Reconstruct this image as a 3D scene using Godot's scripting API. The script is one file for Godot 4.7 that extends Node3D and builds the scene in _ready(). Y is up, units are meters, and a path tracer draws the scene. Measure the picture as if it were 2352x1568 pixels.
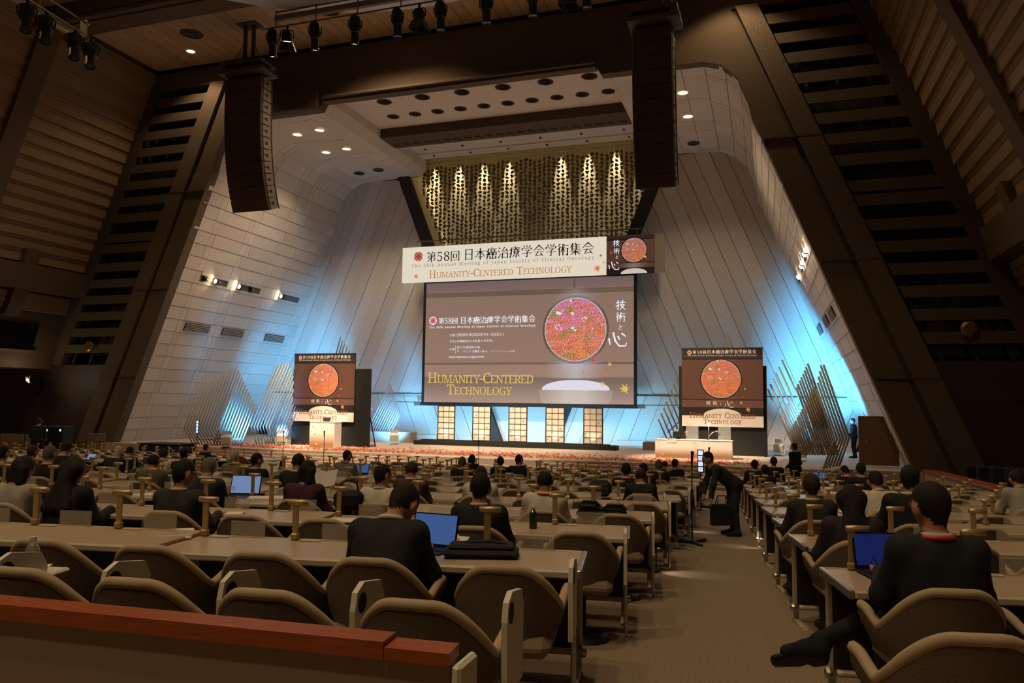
extends Node3D
# Conference hall seen from the back rows: raked floor of desks, stage with shell, screen and banners.

const XC := -14.0        # middle of the hall
const RAKE := 0.06       # fall of the floor towards the stage
const STAGE_Y := -1.0
const FRONT_Z := -32.5   # face of the proscenium
const BACK_Z := -45.0    # back wall of the stage

var M := {}
var used := {}
var cache := {}
var rng := RandomNumberGenerator.new()

class Build:
	var v := PackedVector3Array()
	func tri(a: Vector3, b: Vector3, c: Vector3) -> void:
		v.append(a); v.append(b); v.append(c)
	func quad(a: Vector3, b: Vector3, c: Vector3, d: Vector3) -> void:
		tri(a, b, c); tri(a, c, d)
	func hexa(p: Array) -> void:   # four corners of one end, four of the other
		quad(p[3], p[2], p[1], p[0]); quad(p[4], p[5], p[6], p[7])
		for i in 4:
			var j := (i + 1) % 4
			quad(p[i], p[j], p[4 + j], p[4 + i])
	func box(c: Vector3, s: Vector3, b := Basis()) -> void:
		var h := s * 0.5
		var p := []
		for z in [-1.0, 1.0]:
			for q in [[-1.0, -1.0], [1.0, -1.0], [1.0, 1.0], [-1.0, 1.0]]:
				p.append(c + b * Vector3(q[0] * h.x, q[1] * h.y, z * h.z))
		hexa(p)
	func tube(pts: Array, r: float, n := 8, r2 := -1.0) -> void:
		var rings := []
		var up := Vector3(0.13, 0.97, 0.21)
		for i in pts.size():
			var d: Vector3 = (pts[mini(i + 1, pts.size() - 1)] - pts[maxi(i - 1, 0)]).normalized()
			var x := d.cross(up)
			if x.length() < 0.1: x = d.cross(Vector3(1, 0.1, 0))
			x = x.normalized()
			var y := x.cross(d)
			var rr := r if r2 < 0.0 else lerpf(r, r2, float(i) / (pts.size() - 1))
			var ring := []
			for k in n:
				var a := TAU * k / n
				ring.append(pts[i] + (x * cos(a) + y * sin(a)) * rr)
			rings.append(ring)
		for i in pts.size() - 1:
			for k in n:
				var l := (k + 1) % n
				quad(rings[i][k], rings[i][l], rings[i + 1][l], rings[i + 1][k])
		for k in range(1, n - 1):
			tri(rings[0][0], rings[0][k + 1], rings[0][k])
			tri(rings[-1][0], rings[-1][k], rings[-1][k + 1])
	func lathe(prof: Array, n := 20, at := Vector3.ZERO, b := Basis()) -> void:  # prof: [radius, height]
		for i in prof.size() - 1:
			for k in n:
				var a0 := TAU * k / n
				var a1 := TAU * (k + 1) / n
				var p: Array = prof[i]
				var q: Array = prof[i + 1]
				quad(at + b * Vector3(p[0] * cos(a0), p[1], p[0] * sin(a0)), at + b * Vector3(p[0] * cos(a1), p[1], p[0] * sin(a1)),
					at + b * Vector3(q[0] * cos(a1), q[1], q[0] * sin(a1)), at + b * Vector3(q[0] * cos(a0), q[1], q[0] * sin(a0)))
	func prism(poly: PackedVector2Array, z0: float, z1: float) -> void:  # outline in x and y, drawn out along z
		var t := Geometry2D.triangulate_polygon(poly)
		for i in range(0, t.size(), 3):
			var a := poly[t[i]]; var b := poly[t[i + 1]]; var c := poly[t[i + 2]]
			tri(Vector3(a.x, a.y, z1), Vector3(b.x, b.y, z1), Vector3(c.x, c.y, z1))
			tri(Vector3(a.x, a.y, z0), Vector3(c.x, c.y, z0), Vector3(b.x, b.y, z0))
		for i in poly.size():
			var a := poly[i]; var b := poly[(i + 1) % poly.size()]
			quad(Vector3(a.x, a.y, z0), Vector3(b.x, b.y, z0), Vector3(b.x, b.y, z1), Vector3(a.x, a.y, z1))
	func corner(c: Vector3, h: Vector3, r: float, b: Basis, x: float, y: float, z: float, k: int) -> Vector3:
		var q := Vector3(x * (h.x - r), y * (h.y - r), z * (h.z - r))
		q[k] += Vector3(x, y, z)[k] * r
		return c + b * q
	func chamfer(c: Vector3, s: Vector3, r: float, b := Basis()) -> void:
		var h := s * 0.5
		for k in 3:
			for e in [-1.0, 1.0]:
				var q := []
				for w in [[-1.0, -1.0], [1.0, -1.0], [1.0, 1.0], [-1.0, 1.0]]:
					var o := Vector3.ZERO
					o[k] = e; o[(k + 1) % 3] = w[0]; o[(k + 2) % 3] = w[1]
					q.append(corner(c, h, r, b, o.x, o.y, o.z, k))
				quad(q[0], q[1], q[2], q[3])
				for e2 in [-1.0, 1.0]:   # edge between face k and face k+1
					var k2 := (k + 1) % 3
					var l := (k + 2) % 3
					var o1 := Vector3.ZERO
					o1[k] = e; o1[k2] = e2; o1[l] = -1.0
					var o2 := o1
					o2[l] = 1.0
					quad(corner(c, h, r, b, o1.x, o1.y, o1.z, k), corner(c, h, r, b, o2.x, o2.y, o2.z, k), corner(c, h, r, b, o2.x, o2.y, o2.z, k2), corner(c, h, r, b, o1.x, o1.y, o1.z, k2))
		for x in [-1.0, 1.0]:
			for y in [-1.0, 1.0]:
				for z in [-1.0, 1.0]:
					tri(corner(c, h, r, b, x, y, z, 0), corner(c, h, r, b, x, y, z, 1), corner(c, h, r, b, x, y, z, 2))
	func done(smooth := false) -> ArrayMesh:
		var st := SurfaceTool.new()
		st.begin(Mesh.PRIMITIVE_TRIANGLES)
		st.set_smooth_group(0 if smooth else 4294967295)
		for p in v: st.add_vertex(p)
		st.generate_normals()
		st.index()
		return st.commit()

func numbered(n: String) -> String:
	used[n] = used.get(n, -1) + 1
	return n if used[n] == 0 else "%s_%03d" % [n, used[n]]

func tag(o: Node, label: String, category: String, group := "", kind := "") -> Node:
	if label: o.set_meta("label", label)
	if category: o.set_meta("category", category)
	if group: o.set_meta("group", group)
	if kind: o.set_meta("kind", kind)
	return o

func thing(called: String, label: String, category: String, at := Vector3.ZERO, turn := 0.0, group := "") -> Node3D:
	var o := Node3D.new()
	o.name = numbered(called)
	add_child(o)
	o.position = at
	o.rotation.y = turn
	tag(o, label, category, group)
	return o

func setting(called: String, label: String) -> Node3D:
	var o := Node3D.new()
	o.name = numbered(called)
	add_child(o)
	tag(o, label, "", "", "structure")
	return o

func put(parent: Node, called: String, mesh: Mesh, m: Material, at := Vector3.ZERO, b := Basis()) -> MeshInstance3D:
	var o := MeshInstance3D.new()
	o.name = called
	o.mesh = mesh
	o.material_override = m
	o.transform = Transform3D(b, at)
	parent.add_child(o, true)
	return o

func boxm(s: Vector3, r := 0.0) -> Mesh:
	var key := "b%.3f,%.3f,%.3f,%.3f" % [s.x, s.y, s.z, r]
	if not cache.has(key):
		var b := Build.new()
		if r > 0.0: b.chamfer(Vector3.ZERO, s, r)
		else: b.box(Vector3.ZERO, s)
		cache[key] = b.done()
	return cache[key]

func tubem(pts: Array, r: float, n := 8, r2 := -1.0) -> ArrayMesh:
	var b := Build.new()
	b.tube(pts, r, n, r2)
	return b.done(true)

func lathem(prof: Array, n := 20) -> ArrayMesh:
	var b := Build.new()
	b.lathe(prof, n)
	return b.done(false)

func slab(a: Vector3, b: Vector3, c: Vector3, d: Vector3, t: Vector3) -> ArrayMesh:
	var m := Build.new()
	m.hexa([a, b, c, d, a + t, b + t, c + t, d + t])
	return m.done()

func mat(key: String, c: Color, rough := 0.8, metal := 0.0, spec := 0.5) -> StandardMaterial3D:
	var m := StandardMaterial3D.new()
	m.albedo_color = c
	m.roughness = rough
	m.metallic = metal
	m.metallic_specular = spec
	M[key] = m
	return m

func rgb(r: int, g: int, b: int) -> Color:
	return Color(r / 255.0, g / 255.0, b / 255.0)

func glow(key: String, c: Color, e: float) -> StandardMaterial3D:
	var m := mat(key, Color(0.02, 0.02, 0.02), 0.9)
	m.emission_enabled = true
	m.emission = c
	m.emission_energy_multiplier = e
	return m

func noise_image(freq: float, oct: int, size: int, sx := 1.0, sy := 1.0, sd := 1) -> Image:
	var n := FastNoiseLite.new()
	n.seed = sd
	n.frequency = freq
	n.fractal_octaves = oct
	var im := Image.create(size, size, false, Image.FORMAT_RGB8)
	for y in size:
		for x in size:
			# blend so that the pattern repeats without a seam
			var fx := float(x) / size
			var fy := float(y) / size
			var a := n.get_noise_2d(x * sx, y * sy)
			var b2 := n.get_noise_2d((x - size) * sx, y * sy)
			var c := n.get_noise_2d(x * sx, (y - size) * sy)
			var d := n.get_noise_2d((x - size) * sx, (y - size) * sy)
			var w := lerpf(lerpf(a, b2, fx), lerpf(c, d, fx), fy) * 0.9 + 0.5
			im.set_pixel(x, y, Color(w, w, w))
	return im

func textured(key: String, c: Color, im: Image, low: float, scale: float, rough := 0.85, bump := 0.0) -> StandardMaterial3D:
	var m := mat(key, c, rough)
	var t := Image.create(im.get_width(), im.get_height(), false, Image.FORMAT_RGB8)
	for y in im.get_height():
		for x in im.get_width():
			var w: float = lerpf(low, 1.0, clampf(im.get_pixel(x, y).r, 0.0, 1.0))
			t.set_pixel(x, y, Color(w, w, w))
	m.albedo_texture = ImageTexture.create_from_image(t)
	if bump > 0.0:
		var nm := im.duplicate()
		nm.convert(Image.FORMAT_RGBA8)
		nm.bump_map_to_normal_map(bump)
		m.normal_enabled = true
		m.normal_texture = ImageTexture.create_from_image(nm)
	m.uv1_triplanar = true
	m.uv1_world_triplanar = true
	m.uv1_scale = Vector3.ONE * scale
	return m

func half_wall(y: float) -> float:   # inner face of the hall's leaning side wall, measured from the middle
	return 25.5 - 0.408 * y

func floor_y(z: float) -> float:
	return maxf(z, -30.4) * RAKE

func on_floor(x: float, z: float, h := 0.0) -> Vector3:
	return Vector3(x, floor_y(z) + h, z)

func spot(at: Vector3, to: Vector3, c: Color, e: float, angle: float, size := 0.1, soft := 0.6) -> SpotLight3D:
	var l := SpotLight3D.new()
	l.name = "spot_light"
	add_child(l, true)
	l.position = at
	l.look_at_from_position(at, to, Vector3.UP if absf((to - at).normalized().y) < 0.98 else Vector3.RIGHT)
	l.light_color = c
	l.light_energy = e
	l.spot_angle = angle
	l.spot_angle_attenuation = soft
	l.spot_range = 90.0
	l.spot_attenuation = 2.0
	l.light_size = size
	l.shadow_enabled = true
	return l

func omni(at: Vector3, c: Color, e: float, size := 0.1) -> OmniLight3D:
	var l := OmniLight3D.new()
	l.name = "lamp_light"
	add_child(l, true)
	l.position = at
	l.light_color = c
	l.light_energy = e
	l.omni_range = 90.0
	l.omni_attenuation = 2.0
	l.light_size = size
	l.shadow_enabled = true
	return l

func _ready() -> void:
	rng.seed = 58
	place_camera()
	place_lights()
	make_materials()
	build_shell()
	build_hall()
	build_stage_things()
	build_seating()
	build_people()
	build_small_things()
	print("things ", get_child_count())

func place_camera() -> void:
	var cam := Camera3D.new()
	cam.name = "camera"
	add_child(cam)
	cam.transform = Transform3D(Basis(Vector3(0.949472, 0.012957, -0.313584), Vector3(0.012916, 0.996688, 0.080288), Vector3(0.313586, -0.080282, 0.94616)).orthonormalized(), Vector3(0, 1.4, 0))
	cam.fov = 48.265
	cam.near = 0.05
	cam.far = 200.0
	cam.current = true
	var env := Environment.new()
	env.background_mode = Environment.BG_COLOR
	env.background_color = Color(0, 0, 0)
	env.tonemap_mode = Environment.TONE_MAPPER_LINEAR
	env.tonemap_exposure = 1.0
	env.sdfgi_enabled = true
	env.ssao_enabled = true
	env.ssil_enabled = true
	var we := WorldEnvironment.new()
	we.name = "world"
	we.environment = env
	add_child(we)

const WARM := Color(1.0, 0.90, 0.77)
const AMBER := Color(1.0, 0.88, 0.70)
const BLUE := Color(0.30, 0.70, 1.0)

func place_lights() -> void:
	# the hall's ceiling downlights (their cans are built with the ceiling)
	for p in HALL_CANS:
		spot(p + Vector3(0, -0.12, 0), p + Vector3(0, -10, 0), AMBER, 44.0 if p.z > -20.0 else 20.0, 62.0, 0.35, 0.4)
	# downlights in the ceiling of the stage shell
	for q in SHELL_CANS:
		var p := under_shell(q)
		spot(p + Vector3(0, -0.08, 0), p + Vector3(0, -10, 0), WARM, 25.0, 60.0, 0.3, 0.5)
	# spotlights on the bar over the audience, on lectern, table, banners and leaves
	spot(Vector3(-19.4, 16.2, -25.0), Vector3(-22.0, -0.3, -33.9), WARM, 620.0, 7.0, 0.2)
	spot(Vector3(-18.0, 16.2, -25.0), Vector3(-23.0, 1.6, -35.5), WARM, 520.0, 9.5, 0.2)
	spot(Vector3(-9.8, 16.2, -25.4), Vector3(-3.2, -0.6, -35.8), WARM, 800.0, 9.0, 0.2)
	spot(Vector3(-11.2, 16.2, -25.3), Vector3(-2.0, 1.9, -38.5), WARM, 520.0, 9.0, 0.2)
	spot(Vector3(-15.4, 16.2, -25.2), Vector3(-15.5, -1.0, -34.0), WARM, 420.0, 26.0, 0.2)
	spot(Vector3(-13.0, 16.2, -25.2), Vector3(-13.0, 0.2, -39.8), WARM, 440.0, 15.0, 0.2)
	# blue floods standing on the stage
	for f in FLOODS:
		spot(f[0] + Vector3(0, 0.5, -0.2), f[1], BLUE, f[2], f[3], 0.3, 1.0)
	# blue light strips behind the plinth, washing the foot of the back wall
	for i in 6:
		var x := -19.5 + i * 2.6
		spot(Vector3(x, -0.7, -42.6), Vector3(x, 0.6, -45.0), Color(0.45, 0.78, 1.0), 15.0, 70.0, 0.5, 1.0)
	# spots above the hanging metal plates
	for i in 9:
		var x := -22.0 + i * 1.85
		if i != 4:
			spot(Vector3(x, 18.7, -48.15), Vector3(x, 15.5, -48.55), Color(1.0, 0.93, 0.78), 42.0, 13.0, 0.15, 0.4)

const HALL_CANS := [Vector3(-27.992, 19.350, -30.923), Vector3(-1.0, 19.35, -30.9), Vector3(-17.830, 19.350, -29.573), Vector3(-16.584, 19.350, -29.630), Vector3(-15.288, 19.350, -29.670),
	Vector3(-28.0, 19.35, -18.0), Vector3(-19.0, 19.35, -16.0), Vector3(-9.0, 19.35, -16.0), Vector3(-1.0, 19.35, -16.0),
	Vector3(-24.0, 19.35, -8.0), Vector3(-12.0, 19.35, -7.0), Vector3(-3.0, 19.35, -7.0), Vector3(-5.0, 19.35, 1.0), Vector3(-1.0, 19.35, 4.6), Vector3(-9.0, 19.35, 4.6)]
const SHELL_CANS := [Vector3(-3.492, 16.280, -35.770), Vector3(-3.540, 16.280, -38.888), Vector3(-24.552, 16.280, -35.532), Vector3(-23.049, 16.280, -35.406), Vector3(-24.653, 16.280, -38.639), Vector3(-23.224, 16.280, -38.566)]
const FLOODS := [
	[Vector3(-25.584, -1.000, -32.005), Vector3(-26.6, 1.6, -36.0), 80.0, 46.0],
	[Vector3(-24.464, -1.000, -34.943), Vector3(-31.0, 4.5, -44.5), 760.0, 27.0],
	[Vector3(-19.768, -1.000, -38.839), Vector3(-22.6, 1.0, -43.0), 120.0, 38.0],
	[Vector3(0.650, -1.000, -39.467), Vector3(3.2, 4.0, -45.0), 210.0, 34.0],
	[Vector3(1.451, -1.000, -35.911), Vector3(4.4, 4.5, -44.0), 420.0, 27.0]]

func make_materials() -> void:
	var fine := noise_image(0.09, 3, 128, 1, 1, 3)
	var rough := noise_image(0.05, 5, 256, 1, 1, 7)
	var grain := noise_image(0.02, 4, 256, 1.0, 9.0, 11)
	textured("carpet", rgb(158, 136, 112), fine, 0.8, 2.6, 0.95, 0.4)
	textured("stage_cloth", rgb(196, 180, 160), fine, 0.85, 0.8, 0.95, 1.0)
	textured("concrete", rgb(112, 92, 70), rough, 0.7, 0.8, 0.9, 1.6)
	textured("brown_panel", rgb(66, 48, 36), grain, 0.75, 0.3, 0.6)
	textured("chair_cloth", rgb(112, 93, 74), fine, 0.85, 6.0, 0.95, 0.8)
	textured("red_wood", rgb(180, 88, 34), grain, 0.75, 1.2, 0.45)
	textured("shell_white", rgb(206, 192, 176), fine, 0.93, 0.5, 0.8)
	M["shell_white_b"] = M["shell_white"].duplicate()
	M["shell_white_b"].albedo_color = rgb(201, 187, 171)
	M["shell_white_c"] = M["shell_white"].duplicate()
	M["shell_white_c"].albedo_color = rgb(211, 198, 183)
	mat("dark_beam", rgb(76, 60, 44), 0.8)
	mat("dark_void", rgb(20, 17, 14), 0.9)
	mat("slat", rgb(128, 104, 76), 0.85)
	mat("slat_b", rgb(120, 97, 70), 0.85)
	mat("louvre", rgb(82, 70, 50), 0.85)
	mat("mullion", rgb(56, 52, 46), 0.8)
	mat("hall_wall", rgb(70, 54, 38), 0.9)
	mat("ceiling_board", rgb(178, 152, 120), 0.9)
	mat("ceiling_board_b", rgb(170, 144, 112), 0.9)
	mat("stage_ceiling", rgb(205, 190, 172), 0.9)
	mat("groove", rgb(104, 90, 76), 0.9)
	mat("cream", rgb(214, 202, 170), 0.9)
	mat("plate_steel", rgb(112, 98, 76), 0.5, 0.5)
	mat("black", rgb(18, 17, 17), 0.7)
	mat("black_metal", rgb(26, 25, 24), 0.45, 0.3)
	mat("grille", rgb(74, 54, 42), 0.8)
	mat("aluminium", rgb(176, 172, 164), 0.35, 0.9)
	mat("tube_steel", rgb(168, 158, 144), 0.45, 0.4)
	mat("desk_top", rgb(182, 160, 132), 0.38)
	mat("desk_edge", rgb(196, 180, 156), 0.5)
	mat("desk_leg", rgb(188, 172, 146), 0.5, 0.2)
	mat("desk_panel", rgb(42, 32, 24), 0.7)
	mat("lamp_gold", rgb(190, 162, 116), 0.4, 0.55)
	mat("chair_rim", rgb(178, 156, 126), 0.8)
	mat("chair_inner", rgb(138, 116, 92), 0.9)
	mat("white_plastic", rgb(222, 214, 196), 0.5)
	mat("paper", rgb(232, 224, 212), 0.8)
	mat("dark_cloth", rgb(26, 24, 26), 0.85)
	mat("navy_cloth", rgb(28, 32, 52), 0.85)
	mat("red_band", rgb(196, 50, 36), 0.6)
	mat("white_paint", rgb(228, 220, 206), 0.6)
	mat("parapet", rgb(150, 130, 110), 0.85)
	mat("signal_red", rgb(190, 62, 44), 0.6)
	mat("print_black", rgb(58, 36, 28), 0.7)
	mat("print_white", rgb(238, 230, 218), 0.7)
	mat("print_gold", rgb(204, 140, 78), 0.6)
	mat("print_bronze", rgb(150, 84, 60), 0.6)
	mat("print_grey", rgb(120, 112, 100), 0.7)
	mat("leaf_orange", rgb(222, 134, 62), 0.7)
	mat("leaf_red", rgb(196, 70, 54), 0.7)
	mat("leaf_gold", rgb(222, 178, 84), 0.7)
	mat("leaf_pink", rgb(206, 120, 112), 0.7)
	mat("beam_concrete", rgb(84, 66, 48), 0.85)
	textured("concrete_dark", rgb(58, 50, 42), rough, 0.6, 0.6, 0.8, 2.0)
	mat("panel_paper", rgb(226, 212, 196), 0.9)
	mat("spill_pale", rgb(150, 138, 122), 0.8)  # tone of the spotlight spill painted beside the title banner
	mat("extension_white", rgb(186, 170, 152), 0.8)
	mat("leaf_red_bright", rgb(214, 74, 46), 0.7)
	mat("backpack_green", rgb(40, 46, 34), 0.85)
	mat("partition_grey", rgb(128, 108, 92), 0.8)
	mat("brass", rgb(150, 118, 60), 0.4, 0.8)
	mat("door_brown", rgb(112, 84, 58), 0.6)
	mat("disc_grey", rgb(196, 198, 206), 0.8)
	mat("bar_grey", rgb(118, 98, 78), 0.7)
	mat("bar_steel", rgb(170, 156, 130), 0.4, 0.6)
	mat("bar_dark", rgb(84, 68, 56), 0.6, 0.3)
	mat("speaker_side", rgb(120, 112, 98), 0.6)
	glow("lit_lens", Color(1.0, 0.92, 0.74), 6.0)
	glow("lit_can", Color(1.0, 0.84, 0.6), 3.0)
	var g := mat("pane", Color(0.86, 0.82, 0.74, 0.22), 0.08)
	g.transparency = BaseMaterial3D.TRANSPARENCY_ALPHA
	var g2 := mat("clear_plastic", Color(0.85, 0.86, 0.84, 0.25), 0.1)
	g2.transparency = BaseMaterial3D.TRANSPARENCY_ALPHA
	mat("dark_glass", rgb(12, 12, 13), 0.08)

# ---------------------------------------------------------------- stage shell

func shell_profile() -> PackedVector2Array:   # from the floor of the stage up the leaning wall and along its ceiling; x from the middle
	return PackedVector2Array([Vector2(19.4, -1.0), Vector2(13.75, 13.2), Vector2(13.55, 14.15), Vector2(13.15, 15.15), Vector2(12.5, 15.85), Vector2(11.7, 16.15), Vector2(7.6, 16.3)])

func along(prof: PackedVector2Array, s: float) -> Vector2:
	for i in prof.size() - 1:
		var l := prof[i].distance_to(prof[i + 1])
		if s <= l or i == prof.size() - 2: return prof[i].lerp(prof[i + 1], s / l)
		s -= l
	return prof[-1]

func build_shell() -> void:
	var prof := shell_profile()
	var cols := [-32.7, -34.05, -34.45, -36.75, -37.16, -37.56, -39.8, -40.19, -41.29, -41.69, -44.02, -44.42, -45.0]
	var total := 0.0
	for i in prof.size() - 1: total += prof[i].distance_to(prof[i + 1])
	var wall_len := prof[0].distance_to(prof[1])
	var mats := [M.shell_white, M.shell_white_b, M.shell_white, M.shell_white_c]
	for side in [-1.0, 1.0]:
		var nm := "left" if side < 0 else "right"
		var w := setting("wall_stage_" + nm, "white panelled leaning side wall of the stage shell")
		var b := Build.new()
		for i in prof.size() - 1:   # solid wall behind the panels
			var p := prof[i]; var q := prof[i + 1]
			var n := Vector2(q.y - p.y, p.x - q.x).normalized() * 0.06
			if i == 0: p += Vector2(0.16, -0.4)
			var o := Vector2(q.y - p.y, p.x - q.x).normalized() * 0.4
			var r := []
			for z in [-32.6, -45.3]:
				for e in [p + n, q + n, q + n + o, p + n + o]:
					r.append(Vector3(XC + side * e.x, e.y, z))
			b.hexa(r)
		put(w, "backing", b.done(), M.groove)
		var ce := setting("ceiling_stage_" + nm, "white panelled ceiling strip of the stage shell with round downlights")
		# courses up the wall, round the bend and along the ceiling
		var cuts := []
		for i in 22: cuts.append(wall_len * i / 21.0)
		var bend := total - prof[-1].distance_to(prof[-2]) - wall_len
		for i in 4: cuts.append(wall_len + bend * (i + 1) / 4.0)
		for i in 4: cuts.append(wall_len + bend + (total - wall_len - bend) * (i + 1) / 4.0)
		for k in cuts.size() - 1:
			var s0: float = cuts[k] + 0.009
			var s1: float = cuts[k + 1] - 0.009
			var a := along(prof, s0); var c := along(prof, s1)
			var nrm := Vector2(c.y - a.y, a.x - c.x).normalized()
			var on_wall: bool = k < 25
			for j in cols.size() - 1:
				if not on_wall and j in [2, 5, 9]: continue
				var z0: float = cols[j] - 0.01
				var z1: float = cols[j + (1 if on_wall or not (j in [1, 4, 8]) else 2)] + 0.01
				var wide := absf(z1 - z0) > 1.6
				var lift := 0.004 * ((k * 7 + j * 5) % 3)
				# niches with lamps
				if on_wall and k == 13 and wide:
					continue
				var pa := a - nrm * lift; var pc := c - nrm * (lift - 0.02)
				var m := slab(Vector3(XC + side * pa.x, pa.y, z0), Vector3(XC + side * pc.x, pc.y, z0), Vector3(XC + side * pc.x, pc.y, z1), Vector3(XC + side * pa.x, pa.y, z1), Vector3(side * nrm.x, nrm.y, 0) * 0.055)
				put(w if on_wall else ce, "panel", m, mats[(k * 3 + j * 5) % 4])
		# niches in the wall: recess with lamps
		var u0 := along(prof, cuts[13]); var u1 := along(prof, cuts[14])
		for j in [2, 5, 9]:
			var zm: float = (cols[j] + cols[j + 1]) * 0.5
			var box_c := (u0 + u1) * 0.5
			var slope := (u1 - u0).normalized()
			var out := Vector2(slope.y, -slope.x)
			# boards above and below the open slot
			for e in [[0.0, 0.2], [0.72, 1.0]]:
				var pa: Vector2 = u0.lerp(u1, e[0]); var pc: Vector2 = u0.lerp(u1, e[1])
				put(w, "panel", slab(Vector3(XC + side * pa.x, pa.y, cols[j] - 0.01), Vector3(XC + side * pc.x, pc.y, cols[j] - 0.01), Vector3(XC + side * pc.x, pc.y, cols[j + 1] + 0.01), Vector3(XC + side * pa.x, pa.y, cols[j + 1] + 0.01), Vector3(side * out.x, out.y, 0) * 0.055), M.shell_white)
			var lampn := 2 if j != 9 else 1
			for q in lampn:
				var z: float = zm + (0.8 if q == 0 else -0.2)
				var at := Vector3(XC + side * (box_c.x + out.x * 0.02), box_c.y, z)
				var lit: bool = (j == 2 and q == 1) or (j == 5 and q == 0) or j == 9 or side > 0
				var lamp := thing("wall_spotlight", "%s spotlight in stage wall slot %s, %s side" % ["lit" if lit else "unlit", {2: "nearest the arch", 5: "in the middle", 9: "nearest the back"}[j], "lectern" if side < 0 else "table"] + (", second of pair" if q == 1 else ""), "spotlight", at, 0.0, "spotlights in the stage walls")
				var lb := Build.new()
				lb.tube([Vector3(0, 0, -0.14), Vector3(0, 0, 0.1)], 0.15, 12)
				put(lamp, "housing", lb.done(true), M.black_metal)
				put(lamp, "lens", lathem([[0.001, 0.0], [0.13, 0.0], [0.13, 0.02], [0.001, 0.03]], 14), M.lit_lens if lit else M.dark_glass, Vector3(0, 0, 0.105), Basis(Vector3.RIGHT, PI / 2))
				if lit: spot(at + Vector3(-side * 0.1, -0.02, 0.25), at + Vector3(-side * 0.5, -0.1, 6.0), WARM, 1.6, 70.0, 0.1)
		# grey ventilation grilles lower on the wall
		for j in [2, 5, 9]:
			var g0 := along(prof, cuts[9] + 0.15); var g1 := along(prof, cuts[10] - 0.1)
			var gn := Vector2(g1.y - g0.y, g0.x - g1.x).normalized() * 0.05
			var gr := thing("vent_grille", "grey rectangular vent grille on the stage wall beside the %s, %s" % ["lectern" if side < 0 else "chairman's table", {2: "nearest the arch", 5: "middle of three", 9: "nearest the back wall"}[j]], "vent", Vector3(XC + side * (g0.x + g1.x) * 0.5, (g0.y + g1.y) * 0.5, (cols[j] + cols[j + 1]) * 0.5), 0.0, "vents in the stage walls")
			var org := gr.position
			put(gr, "frame", slab(Vector3(XC + side * (g0.x - gn.x), g0.y - gn.y, cols[j] - 0.15) - org, Vector3(XC + side * (g1.x - gn.x), g1.y - gn.y, cols[j] - 0.15) - org, Vector3(XC + side * (g1.x - gn.x), g1.y - gn.y, cols[j + 1] + 0.15) - org, Vector3(XC + side * (g0.x - gn.x), g0.y - gn.y, cols[j + 1] + 0.15) - org, Vector3(side * gn.x, gn.y, 0)), M.mullion)
			for q in 5:
				var f0 := g0.lerp(g1, q / 5.0 + 0.03); var f1 := g0.lerp(g1, q / 5.0 + 0.14)
				put(gr, "slat", slab(Vector3(XC + side * (f0.x - gn.x * 1.4), f0.y - gn.y * 1.4, cols[j] - 0.17) - org, Vector3(XC + side * (f1.x - gn.x * 1.2), f1.y - gn.y * 1.2, cols[j] - 0.17) - org, Vector3(XC + side * (f1.x - gn.x * 1.2), f1.y - gn.y * 1.2, cols[j + 1] + 0.17) - org, Vector3(XC + side * (f0.x - gn.x * 1.4), f0.y - gn.y * 1.4, cols[j + 1] + 0.17) - org, Vector3(side * gn.x, gn.y, 0) * 0.3), M.parapet)
		# bevelled fascia at the inner end of the ceiling strip, then the side of the raised ceiling
		for j in range(0, 6):
			var za: float = [-32.7, -34.05, -37.16, -40.19, -41.29, -44.42, -45.4][j] - 0.01
			var zb: float = [-32.7, -34.05, -37.16, -40.19, -41.29, -44.42, -45.4][j + 1] + 0.01
			put(ce, "fascia", slab(Vector3(XC + side * 7.6, 16.3, za), Vector3(XC + side * 7.25, 16.85, za), Vector3(XC + side * 7.25, 16.85, zb), Vector3(XC + side * 7.6, 16.3, zb), Vector3(side * 0.05, 0.03, 0)), M.shell_white_c)
		put(ce, "side", slab(Vector3(XC + side * 7.25, 16.85, -32.7), Vector3(XC + side * 7.25, 17.45, -32.7), Vector3(XC + side * 7.25, 17.45, -45.4), Vector3(XC + side * 7.25, 16.85, -45.4), Vector3(side * 0.1, 0, 0)), M.stage_ceiling)
	build_stage_ceiling()
	build_back_wall()
	build_downlights()

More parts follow.
